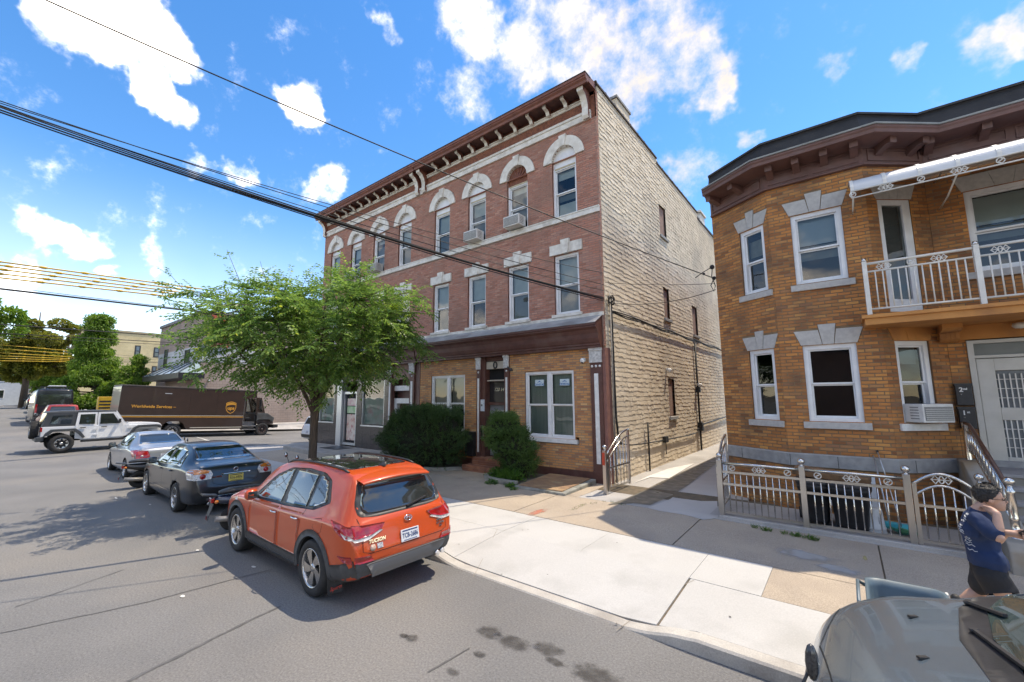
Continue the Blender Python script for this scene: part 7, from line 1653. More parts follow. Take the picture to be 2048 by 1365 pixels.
def dress_near(s):
 s.both([(0.5, 1.08), (1.40, 1.03), (1.42, 1.42), (0.8, 1.42)], 0.005, 'side_window', M_cglass, rnd=0.03)
 s.both([(1.48, 1.03), (2.55, 0.99), (2.2, 1.32), (1.5, 1.43)], 0.005, 'side_window', M_cglass, rnd=0.03)
 s.panel('T', [(2.15, -0.60), (3.02, -0.76), (3.16, -0.5), (3.22, 0), (3.16, 0.5), (3.02, 0.76), (2.15, 0.60)], 0.004, 'cowl', M_black)
 s.panel('T', [(2.20, -0.54), (2.90, -0.69), (3.04, -0.4), (3.08, 0), (3.04, 0.4), (2.90, 0.69), (2.20, 0.54), (2.24, 0)], 0.010, 'windscreen', mat('greenish_windscreen', (0.045, 0.065, 0.06), (0.03, 0.04, 0.038), scale=2.5, rough=0.03, coat=1.0))
 s.seam('T', [(3.12, -0.80), (3.5, -0.74), (3.8, -0.56), (3.90, 0), (3.8, 0.56), (3.5, 0.74), (3.12, 0.80)])
 for (y0, x0, y1, x1) in ((-0.55, 3.10, -0.25, 2.98), (-0.10, 3.14, 0.45, 3.0)):
  a, na = s.hit('T', x0, y0); c, nc = s.hit('T', x1, y1); b = MB(); b.bar(a+na*0.02, c+nc*0.024, 0.024, 0.016); b.tube([a+na*0.005, a+na*0.03], 0.022, 8); b.build('wiper', M_black, s.root, local=True)
 for y in (0.28, -0.28):
  l, nr = s.hit('T', 3.40, y); b = MB(); b.bar(l+nr*0.004+Vector((-0.02, -0.02, 0)), l+nr*0.008+Vector((0.02, 0.02, 0)), 0.022, 0.012); b.build('washer_jet', M_black, s.root, local=True)
 for v in ('L', 'R'):
  s.panel(v, [(3.40, 0.68), (3.84, 0.62), (3.78, 0.78), (3.45, 0.86)], 0.008, 'head_lamp', M_clearlamp, step=0.05)
  s.seam(v, [(1.44, 1.0), (1.46, 0.3)]); s.seam(v, [(2.58, 0.98), (2.62, 0.3)])
 s.panel('F', [(-0.34, 0.50), (0.34, 0.50), (0.36, 0.62), (-0.36, 0.62)], 0.006, 'grille', M_black)
 s.mirrors(2.42, 1.0, s.sp['paint']); s.handles([(1.62, 0.88), (0.8, 0.90)], s.sp['paint']); s.wheels('ten')
dress_near(near)
near.place(3.62, 3.62, math.pi-SHEAR)
# ------------------------------------------------------------------ boxy vehicles
def box_wheel(root, x, y, R, w, rimm, sd, nsp=8, lug=True, rimf=0.58, style='lug'):
 b = MB(); rr = R*rimf
 b.lathe([(rr, -w/2+0.02), (rr*1.04, -w/2), (R*0.94, -w/2), (R, -w/2+0.05), (R, w/2-0.05), (R*0.94, w/2), (rr*1.04, w/2), (rr, w/2-0.02)], (0, 0, 0), 'y', 36, cap=False)
 if lug:
  for k in range(36):
   t = 2*math.pi*k/36; c, s_ = math.cos(t), math.sin(t); a = 0.07 if k % 2 else -0.02
   b.hexa([(c*R*0.985-s_*0.02, -w/2+0.03+a, s_*R*0.985+c*0.02), (c*R*0.985+s_*0.02, -w/2+0.03+a, s_*R*0.985-c*0.02), (c*R*0.985+s_*0.02, w/2-0.03+min(a, 0), s_*R*0.985-c*0.02), (c*R*0.985-s_*0.02, w/2-0.03+min(a, 0), s_*R*0.985+c*0.02),
     (c*(R+0.012)-s_*0.016, -w/2+0.03+a, s_*(R+0.012)+c*0.016), (c*(R+0.012)+s_*0.016, -w/2+0.03+a, s_*(R+0.012)-c*0.016), (c*(R+0.012)+s_*0.016, w/2-0.03+min(a, 0), s_*(R+0.012)-c*0.016), (c*(R+0.012)-s_*0.016, w/2-0.03+min(a, 0), s_*(R+0.012)+c*0.016)])
 o = b.build('wheel', M_rubber, root, local=True); o.location = (x, y, R); o.rotation_euler = (0, 0, 0 if sd > 0 else math.pi)
 b = MB(); b.m = 0; b.lathe([(rr, w/2-0.02), (rr*0.93, w/2), (rr*0.88, w/2-0.03), (rr*0.86, w/2-0.10)], (0, 0, 0), 'y', 32, cap=False); b.m = 1; b.lathe([(rr*0.9, w/2-0.075), (0, w/2-0.075)], (0, 0, 0), 'y', 24, cap=False); b.m = 0
 for k in range(nsp):
  t = 2*math.pi*(k+0.5)/nsp; c = Vector((math.cos(t), 0, math.sin(t))); ta = Vector((-math.sin(t), 0, math.cos(t)))
  p0 = c*rr*0.62; p1 = c*rr*0.90
  b.hexa([p0-ta*0.02*R/0.4+Vector((0, w/2-0.06, 0)), p0+ta*0.02*R/0.4+Vector((0, w/2-0.06, 0)), p1+ta*0.05*R/0.4+Vector((0, w/2-0.06, 0)), p1-ta*0.05*R/0.4+Vector((0, w/2-0.06, 0)),
    p0-ta*0.02*R/0.4+Vector((0, w/2-0.02, 0)), p0+ta*0.02*R/0.4+Vector((0, w/2-0.02, 0)), p1+ta*0.05*R/0.4+Vector((0, w/2-0.012, 0)), p1-ta*0.05*R/0.4+Vector((0, w/2-0.012, 0))])
 b.lathe([(rr*0.3, w/2-0.06), (rr*0.28, w/2-0.02), (rr*0.12, w/2), (0, w/2)], (0, 0, 0), 'y', 16)
 b.build('rim', [rimm, M_rimd], o, local=True)
 return o
def side_prism(name, poly, y0, y1, m, root, bevel=0.0):
 """side-view outline (x,z) between two widths, made on both sides when y0>0"""
 out = []
 for sg in ((1, -1) if y0 > 0 else (1,)):
  b = MB(); b.prism(poly, lambda u, v, d: (u, sg*d, v), y0 if y0 > 0 else -y1, y1); out.append(b.build(name, m, root, local=True, bevel=bevel))
 return out
# ---- white off-roader crossing the junction
M_jwhite = paint('white_car_paint', (0.74, 0.75, 0.76), (0.70, 0.71, 0.72), metal=0.0, rough=0.25)
M_jblack = mat('dark_grey_hardtop', (0.045, 0.050, 0.056), (0.058, 0.063, 0.069), scale=6, rough=0.5)
J = empty('off_roader', (0, 0, 0), 'white four-door off-roader with black hardtop and spare wheel at the junction', 'car', 'cars at the junction')
side_prism('body_tub', [(0.30, 0.62), (0.30, 1.20), (3.30, 1.18), (3.30, 0.62), (3.0, 0.52), (1.60, 0.52), (1.55, 0.72), (1.40, 0.95), (0.62, 0.95), (0.45, 0.75)], 0, 0.77, M_jwhite, J, 0.02)
side_prism('bonnet', [(3.28, 0.80), (3.28, 1.24), (3.9, 1.23), (4.5, 1.17), (4.62, 1.10), (4.64, 0.70), (3.5, 0.70)], 0, 0.66, M_jwhite, J, 0.035)
side_prism('front_wing', [(3.30, 0.72), (3.30, 1.12), (4.45, 1.08), (4.50, 0.9), (3.6, 0.88), (3.45, 0.72)], 0.60, 0.77, M_jwhite, J, 0.015)
side_prism('chassis', [(0.35, 0.50), (0.35, 0.66), (4.55, 0.70), (4.55, 0.50)], 0, 0.60, M_under, J)
side_prism('side_step', [(1.62, 0.42), (1.62, 0.53), (3.15, 0.53), (3.15, 0.42)], 0.66, 0.84, M_black, J, 0.02)
side_prism('rear_flare', [(0.38, 0.78), (0.52, 0.80), (0.68, 0.99), (1.32, 0.99), (1.52, 0.80), (1.66, 0.62), (1.74, 0.66), (1.58, 0.92), (1.40, 1.08), (0.60, 1.08), (0.44, 0.92)], 0.74, 0.94, M_jblack, J, 0.015)
side_prism('front_flare', [(3.30, 0.66), (3.42, 0.66), (3.58, 0.92), (3.72, 1.0), (4.40, 1.0), (4.55, 0.90), (4.62, 0.90), (4.55, 1.07), (4.40, 1.10), (3.66, 1.10), (3.48, 0.98)], 0.70, 0.94, M_jblack, J, 0.015)
side_prism('hardtop', [(0.30, 1.20), (0.46, 1.86), (1.42, 1.86), (1.36, 1.20)], 0.69, 0.765, M_jblack, J, 0.02)
b = MB(); b.hexa([(0.28, -0.70, 1.20), (0.32, -0.70, 1.20), (0.32, 0.70, 1.20), (0.28, 0.70, 1.20), (0.44, -0.66, 1.86), (0.48, -0.66, 1.86), (0.48, 0.66, 1.86), (0.44, 0.66, 1.86)]); b.build('rear_gate_glass', M_cglass, J, local=True)
side_prism('roof', [(0.40, 1.80), (0.44, 1.88), (0.9, 1.905), (2.4, 1.90), (2.78, 1.87), (2.80, 1.80)], 0, 0.735, M_jblack, J, 0.03)
side_prism('quarter_window', [(0.54, 1.32), (0.62, 1.70), (1.26, 1.72), (1.24, 1.30)], 0.763, 0.772, M_cglass, J)
for nm, pl, wi in (('rear_door', [(1.40, 0.60), (1.38, 1.20), (1.44, 1.82), (2.12, 1.82), (2.12, 0.56), (1.62, 0.56)], [(1.50, 1.27), (1.53, 1.72), (2.04, 1.73), (2.04, 1.25)]), ('front_door', [(2.14, 0.56), (2.14, 1.82), (2.74, 1.82), (3.08, 1.25), (3.10, 0.58)], [(2.23, 1.24), (2.23, 1.73), (2.68, 1.73), (2.96, 1.24)])):
 for sg in (1, -1):
  b = MB(); b.prism(pl, lambda u, v, d: (u, sg*(d-0.10*max(0, v-1.2)), v), 0.745, 0.79); d_ = b.build(nm, M_jwhite, J, local=True, bevel=0.012)
  b = MB(); b.prism(wi, lambda u, v, d: (u, sg*(d-0.10*max(0, v-1.2)), v), 0.78, 0.797); b.build('side_window', M_cglass, d_, local=True)
  x = pl[0][0]+0.14; b = MB(); b.bar((x, sg*0.81, 1.10), (x+0.2, sg*0.81, 1.10), 0.03, 0.035); b.build('door_handle', M_black, d_, local=True)
  for z in (1.0, 0.74): b = MB(); b.bar((pl[3][0]+ (0.0 if nm == 'rear_door' else 0.32)-0.12, sg*0.80, z), (pl[3][0]+(0.0 if nm == 'rear_door' else 0.32)+0.04, sg*0.80, z), 0.03, 0.05); b.build('hinge', M_jwhite, d_, local=True)
for sg in (1, -1):
 b = MB(); b.bar((3.14, sg*0.72, 1.22), (2.78, sg*0.66, 1.84), 0.07, 0.09); b.build('windscreen_pillar', M_jwhite, J, local=True)
 b = MB(); b.bar((2.95, sg*0.78, 1.26), (2.95, sg*0.92, 1.34), 0.04, 0.05); b.box(2.88, 2.96, sg*0.84, sg*1.02, 1.28, 1.46); b.build('side_mirror', M_black, J, local=True, bevel=0.02)
 b = MB(); b.box(0.27, 0.34, sg*0.62, sg*0.785, 0.98, 1.18); b.build('tail_lamp', M_redlamp, J, local=True, bevel=0.01)
 b = MB(); b.lathe([(0.10, 4.64), (0.10, 4.67), (0.0, 4.68)], (0, sg*0.48, 0.95), 'x', 20); b.build('head_lamp', M_clearlamp, J, local=True)
 b = MB(); b.box(4.50, 4.56, sg*0.80, sg*0.93, 0.98, 1.04); b.build('indicator_lamp', M_amber, J, local=True, bevel=0.01)
 for ax in (0.98, 3.99): box_wheel(J, ax, sg*0.79, 0.415, 0.27, M_rim, sg, nsp=8)
b = MB(); b.hexa([(3.12, -0.68, 1.24), (3.14, -0.68, 1.24), (3.14, 0.68, 1.24), (3.12, 0.68, 1.24), (2.78, -0.62, 1.82), (2.80, -0.62, 1.82), (2.80, 0.62, 1.82), (2.78, 0.62, 1.82)]); b.build('windscreen', M_cglass, J, local=True)
side_prism('rear_bumper', [(0.16, 0.54), (0.16, 0.74), (0.42, 0.78), (0.42, 0.56)], 0, 0.82, M_jblack, J, 0.03)
side_prism('front_bumper', [(4.60, 0.58), (4.60, 0.76), (4.86, 0.74), (4.86, 0.60)], 0, 0.80, M_jblack, J, 0.03)
sp_ = box_wheel(J, 0.16, 0.0, 0.40, 0.27, M_rim, 1); sp_.location = (0.13, 0.0, 1.06); sp_.rotation_euler = (0, 0, math.pi/2)
for k in range(7):
 b = MB(); b.box(4.638, 4.652, -0.27+k*0.09-0.02, -0.27+k*0.09+0.02, 0.82, 1.06); b.build('grille_slot', M_black, J, local=True)
J.location = (-29.6, 1.90, zr(-29.6, 3)); J.rotation_euler = (0, -0.004, math.pi/2)
# ---- brown delivery truck
M_ups = mat('brown_truck_paint', (0.050, 0.030, 0.022), (0.042, 0.026, 0.019), scale=3, rough=0.35, coat=0.5)
M_upsd = mat('brown_truck_roof', (0.075, 0.060, 0.052), (0.055, 0.045, 0.04), scale=3, rough=0.5)
M_gold = mat('gold_vinyl', (0.70, 0.34, 0.05), (0.64, 0.30, 0.045), scale=6, rough=0.4)
M_stepg = mat('grey_step_metal', (0.30, 0.29, 0.28), (0.22, 0.215, 0.21), scale=6, rough=0.5, metal=0.3)
T = empty('delivery_truck', (0, 0, 0), 'brown parcel delivery truck with gold stripe and shield on the side street', 'truck')
side_prism('cargo_box', [(0.0, 0.62), (0.0, 3.05), (0.12, 3.12), (6.55, 3.12), (6.55, 0.50), (3.5, 0.50), (3.28, 0.62), (3.18, 0.86), (2.95, 1.02), (2.45, 1.02), (2.2, 0.86), (2.10, 0.62)], 0, 1.15, M_ups, T, 0.03)
side_prism('roof_cap', [(0.02, 3.06), (0.02, 3.15), (7.2, 3.15), (7.35, 3.06)], 0, 1.165, M_upsd, T, 0.02)
side_prism('cab_roof', [(6.56, 2.62), (6.56, 3.06), (7.25, 3.06), (7.32, 2.62)], 0, 1.14, M_ups, T, 0.02)
for sg in (1, -1):
 b = MB(); b.prism([(7.32, 1.45), (7.32, 2.66), (7.42, 2.66), (7.42, 1.45)], lambda u, v, d: (u, sg*d, v), 1.06, 1.14); b.build('door_post', M_ups, T, local=True)
 b = MB(); b.prism([(7.40, 0.85), (7.40, 1.58), (7.95, 1.56), (7.62, 2.66), (7.40, 2.66), (7.40, 2.62), (7.55, 2.56), (7.80, 1.66), (7.48, 1.66), (7.48, 2.58), (7.40, 2.60)], lambda u, v, d: (u, sg*d, v), 1.04, 1.12); b.build('cab_side', M_ups, T, local=True)
 b = MB(); b.prism([(7.49, 1.67), (7.49, 2.57), (7.55, 2.56), (7.79, 1.67)], lambda u, v, d: (u, sg*d, v), 1.07, 1.09); b.build('quarter_window', M_glass, T, local=True)
 b = MB(); b.prism([(7.42, 1.02), (7.55, 1.12), (8.25, 1.12), (8.45, 0.98), (8.55, 0.98), (8.62, 1.25), (8.1, 1.58), (7.42, 1.60)], lambda u, v, d: (u, sg*d, v), 0.85, 1.13); b.build('front_wing', mat('worn_grey_wing', (0.10, 0.105, 0.105), (0.06, 0.058, 0.055), scale=3, rough=0.45), T, local=True, bevel=0.02)
 for (ax, R, w) in ((2.70, 0.44, 0.26), (7.88, 0.44, 0.24)):
  box_wheel(T, ax, sg*0.96, R, w, mat('rusty_wheel_disc', (0.11, 0.065, 0.055), (0.06, 0.05, 0.048), scale=9, rough=0.6) if ax > 5 else M_stepg, sg, nsp=10, lug=False, rimf=0.62)
 b = MB(); b.tube([(7.5, sg*1.12, 1.9), (7.5, sg*1.35, 2.0), (7.5, sg*1.36, 2.5)], 0.02, 6); b.box(7.46, 7.52, sg*1.25, sg*1.46, 2.0, 2.5); b.build('side_mirror', M_black, T, local=True)
 for (z0, z1) in ((0.42, 0.47), (0.66, 0.71)):
  b = MB(); b.box(6.56, 7.42, sg*0.80, sg*1.14, z0, z1); b.build('entry_step', M_stepg, T, local=True)
 b = MB(); b.box(6.56, 7.42, sg*0.79, sg*0.81, 0.42, 1.0); b.build('step_riser', M_stepg, T, local=True)
side_prism('cab_floor', [(6.56, 0.70), (6.56, 0.95), (7.5, 0.95), (7.5, 0.70)], 0, 0.79, M_under, T)
b = MB(); b.box(6.555, 6.60, -1.1, 1.1, 0.9, 2.7); b.build('bulkhead', mat('pale_bulkhead', (0.33, 0.33, 0.32), (0.25, 0.25, 0.24), scale=4, rough=0.6), T, local=True)
b = MB(); b.box(6.72, 7.12, -0.95, -0.45, 1.15, 1.28); b.box(6.66, 6.76, -0.95, -0.45, 1.25, 1.95); b.tube([(6.9, -0.7, 0.95), (6.9, -0.7, 1.15)], 0.06, 8); b.build('driver_seat', M_black, T, local=True, bevel=0.02)
b = MB(); b.lathe([(0.20, 0.0), (0.22, 0.01), (0.20, 0.02)], (0, 0, 0), 'x', 20, close=True); st_ = b.build('steering_wheel', M_black, T, local=True); st_.location = (7.30, 0.55, 1.55); st_.rotation_euler = (0, -0.5, 0)
side_prism('dashboard', [(7.30, 1.0), (7.30, 1.50), (7.60, 1.60), (7.60, 1.0)], 0, 1.03, M_black, T, 0.02)
b = MB(); b.hexa([(7.92, -1.02, 1.56), (7.95, -1.02, 1.56), (7.95, 1.02, 1.56), (7.92, 1.02, 1.56), (7.56, -1.02, 2.62), (7.60, -1.02, 2.62), (7.60, 1.02, 2.62), (7.56, 1.02, 2.62)]); b.build('windscreen', M_glass, T, local=True)
side_prism('bonnet', [(7.5, 0.80), (7.5, 1.60), (8.0, 1.58), (8.62, 1.28), (8.68, 0.80)], 0, 0.90, M_ups, T, 0.04)
side_prism('front_bumper', [(8.60, 0.52), (8.60, 0.76), (8.92, 0.76), (8.92, 0.56)], 0, 1.12, M_black, T, 0.02)
side_prism('rear_bumper', [(-0.12, 0.44), (-0.12, 0.62), (0.15, 0.62), (0.15, 0.44)], 0, 1.1, M_black, T, 0.02)
side_prism('chassis_rail', [(0.1, 0.48), (0.1, 0.64), (8.6, 0.66), (8.6, 0.48)], 0, 0.50, M_under, T)
for sg in (1, -1):
 for (x0, x1, z0, z1, m_) in ((0.03, 6.54, 1.27, 1.32, M_gold), (0.03, 6.54, 1.36, 1.385, mat('pale_stripe', (0.62, 0.58, 0.48), rough=0.4)), (3.55, 6.5, 0.60, 0.64, mat('pale_stripe', (0.62, 0.58, 0.48)))):
  b = MB(); b.box(x0, x1, sg*1.150, sg*1.156, z0, z1); b.build('stripe', m_, T, local=True)
 b = MB(); b.prism([(6.58, 1.0), (6.58, 2.66), (6.63, 2.66), (6.63, 1.0)], lambda u, v, d: (u, sg*d, v), 1.13, 1.165); b.build('sliding_door_edge', M_ups, T, local=True)
 for x in (1.5, 3.4, 4.9): b = MB(); b.box(x-0.01, x+0.01, sg*1.15, sg*1.158, 1.42, 3.05); b.build('panel_rivet_strip', M_ups, T, local=True)
Mr = face_matrix((1.62, -1.158, 1.90), (1, 0, 0), (0, 0, 1))
text('Worldwide Services \u2013', 0.235, Mr, M_gold, T, local=True, bold=0.006)
def shield(cx, cz, s, d): return [(cx-0.30*s, cz+0.30*s), (cx-0.15*s, cz+0.37*s), (cx, cz+0.40*s), (cx+0.15*s, cz+0.37*s), (cx+0.30*s, cz+0.30*s), (cx+0.31*s, cz-0.02*s), (cx+0.26*s, cz-0.20*s), (cx+0.15*s, cz-0.33*s), (cx, cz-0.42*s), (cx-0.15*s, cz-0.33*s), (cx-0.26*s, cz-0.20*s), (cx-0.31*s, cz-0.02*s)]
for s_, d_, m_ in ((1.0, 0.004, M_gold), (0.88, 0.007, M_ups)):
 b = MB(); b.prism(shield(5.72, 1.93, s_, 0), lambda u, v, d: (u, -1.15-d, v), 0.0, d_); b.build('shield_emblem', m_, T, local=True)
b = MB(); b.prism([(5.46, 2.18), (5.60, 2.235), (5.72, 2.25), (5.84, 2.235), (5.98, 2.18), (5.98, 2.10), (5.80, 2.12), (5.60, 2.10), (5.46, 2.02)], lambda u, v, d: (u, -1.15-d, v), 0.0, 0.010); b.build('shield_band', M_gold, T, local=True)
text('ups', 0.30, face_matrix((5.72, -1.162, 1.88), (1, 0, 0), (0, 0, 1)), M_gold, T, local=True, bold=0.012)
b = MB(); b.box(2.05, 2.40, -1.158, -1.15, 2.70, 2.73); b.build('scuff', M_plate, T, local=True)
T.location = (-34.15, 5.32, 0.20); T.rotation_euler = (0, 0.045, math.pi/2)
# ---- black high-roof van and the far row of parked cars
M_vblack = paint('black_van_paint', (0.012, 0.012, 0.014), metal=0.2)
V = empty('van', (0, 0, 0), 'black high-roof passenger van parked beyond the junction', 'van', 'cars parked beyond the junction')
b = MB(); b.smooth = True; k = None
for (x, hw_, zt, zb) in ((0.0, 0.92, 2.50, 0.45), (0.06, 0.97, 2.62, 0.40), (0.4, 1.0, 2.70, 0.36), (4.0, 1.0, 2.72, 0.36), (4.6, 0.99, 2.45, 0.36), (5.2, 0.96, 1.70, 0.36), (5.4, 0.95, 1.45, 0.36), (5.9, 0.88, 1.25, 0.36), (6.05, 0.80, 0.95, 0.42)):
 P = [(0.0, zb), (hw_*0.95, zb), (hw_, zb+0.15), (hw_, min(1.25, zt-0.2)), (hw_*0.95, zt-0.28), (hw_*0.86, zt-0.06), (hw_*0.6, zt), (0, zt)]
 P = P+[(-y, z) for y, z in P[-2:0:-1]]
 q = b._a([(x, y, z) for y, z in P]); n = len(P)
 if k is not None:
  for i in range(n): b.face((k+i, q+i, q+(i+1) % n, k+(i+1) % n))
 else: b.smooth = False; b.face([q+i for i in range(n)]); b.smooth = True
 k = q
b.face([k+i for i in range(n)]); b.build('van_body', M_vblack, V, local=True)
b = MB(); b.box(-0.012, 0.01, -0.80, 0.80, 1.45, 2.25); b.build('rear_window', M_cglass, V, local=True, bevel=0.004)
for sg in (1, -1):
 b = MB(); b.box(-0.02, 0.05, sg*0.84, sg*0.94, 0.95, 1.55); b.build('tail_lamp', M_redlamp, V, local=True)
 b = MB(); b.box(-0.022, 0.05, sg*0.84, sg*0.935, 0.80, 0.94); b.build('reversing_lamp', M_clearlamp, V, local=True)
 for (x0, x1) in ((0.35, 1.5), (1.6, 2.9), (3.0, 4.1)):
  b = MB(); b.hexa([(x0, sg*0.985, 1.45), (x1, sg*0.985, 1.45), (x1, sg*0.998, 1.45), (x0, sg*0.998, 1.45), (x0, sg*0.95, 2.25), (x1, sg*0.95, 2.25), (x1, sg*0.972, 2.25), (x0, sg*0.972, 2.25)]); b.build('side_window', M_cglass, V, local=True)
 for ax in (1.2, 4.95): box_wheel(V, ax, sg*0.88, 0.36, 0.24, M_rim, sg, lug=False, nsp=5)
b = MB(); b.box(-0.10, 0.1, -0.95, 0.95, 0.42, 0.66); b.build('rear_bumper', M_black, V, local=True, bevel=0.03)
b = MB(); b.box(0.5, 0.56, -0.75, 0.75, 2.80, 2.86); b.box(2.2, 2.26, -0.75, 0.75, 2.80, 2.86)
for y in (-0.5, 0.5): b.box(0.3, 2.6, y-0.02, y+0.02, 2.70, 2.82)
b.build('roof_rack', M_black, V, local=True)
b = MB(); b.box(0.6, 2.0, -0.55, 0.35, 2.86, 2.94); b.build('roof_panel', M_plate, V, local=True, bevel=0.02)
V.location = (-45.6, 3.98, zr(-45.6, 4)); V.rotation_euler = (0, 0.035, math.pi)
def tall_suv(c):
 return dict(suv_spec, paint=c, top=[(0, 0.74), (0.02, 0.95), (0.05, 1.10), (0.10, 1.20), (0.18, 1.45), (0.26, 1.66), (0.36, 1.74), (0.9, 1.78), (1.5, 1.79), (2.2, 1.77), (2.6, 1.68), (2.9, 1.50), (3.25, 1.20), (3.4, 1.12), (4.0, 1.06), (4.3, 0.98), (4.42, 0.80), (4.475, 0.56)])
def far_car(label, c, x, y, name='parked_suv', group='cars parked beyond the junction', rz=math.pi, z=None, ry=0.035):
 s = Car(name, label, group, tall_suv(c))
 s.both([(0.35, 1.22), (1.2, 1.15), (1.24, 1.58), (0.55, 1.60)], 0.006, 'side_window', M_cglass); s.both([(1.30, 1.14), (2.95, 1.08), (2.6, 1.50), (2.1, 1.58), (1.32, 1.58)], 0.006, 'side_window', M_cglass)
 s.panel('B', [(-0.62, 1.22), (0.62, 1.22), (0.54, 1.62), (-0.54, 1.62)], 0.008, 'rear_window', M_cglass)
 for sg in (1, -1): s.panel('B', [(sg*0.66, 0.86), (sg*0.82, 0.86), (sg*0.82, 1.14), (sg*0.68, 1.14)], 0.010, 'tail_lamp', M_redlamp, step=0.06)
 for v in ('L', 'R'): s.panel(v, [(0.03, 0.86), (0.16, 0.88), (0.16, 1.14), (0.06, 1.14)], 0.010, 'tail_lamp', M_redlamp, step=0.06)
 s.panel('B', [(-0.78, 0.42), (0.78, 0.42), (0.80, 0.60), (-0.80, 0.60)], 0.012, 'rear_bumper', M_black)
 s.panel('T', [(2.70, -0.52), (3.20, -0.64), (3.20, 0.64), (2.70, 0.52)], 0.005, 'windscreen', M_cglass)
 s.plate('B', 0, 0.74, 'HKL 2071', M_plate, M_plateT); s.mirrors(2.92, 1.10, M_black); s.wheels('seven')
 s.place(x, y, rz, zr(x, 4) if z is None else z, ry); return s
far_car('red crossover behind the white off-roader', paint('red_paint', (0.30, 0.03, 0.025), metal=0.3), -40.3, 3.95)
w1 = far_car('white crossover in front of the black van, nearer of two white ones', M_jwhite, -54.5, 4.55)
far_car('white crossover farther along the street than its white neighbour', paint('cool_white_paint', (0.66, 0.68, 0.70), metal=0.0), -61.0, 4.75)
far_car('dark grey crossover beyond the two white ones', paint('dark_grey_paint', (0.07, 0.075, 0.08)), -69.5, 4.9)
far_car('tan car at the far end of the parked row', paint('tan_paint', (0.30, 0.24, 0.16)), -78.5, 5.1)
sw1 = far_car('white crossover parked on the side street beyond the shop corner', M_jwhite, -26.55, 13.2, group='cars at the junction', rz=math.pi/2, z=zr(-26.5, 14)+0.0, ry=0.045)
gr = far_car('grey car parked farther down the side street, facing the junction', paint('grey_paint', (0.10, 0.11, 0.105)), -34.2, 25.2, group='cars at the junction', rz=-math.pi/2, z=zr(-34, 23), ry=-0.045)
for v in ('L', 'R'): pass
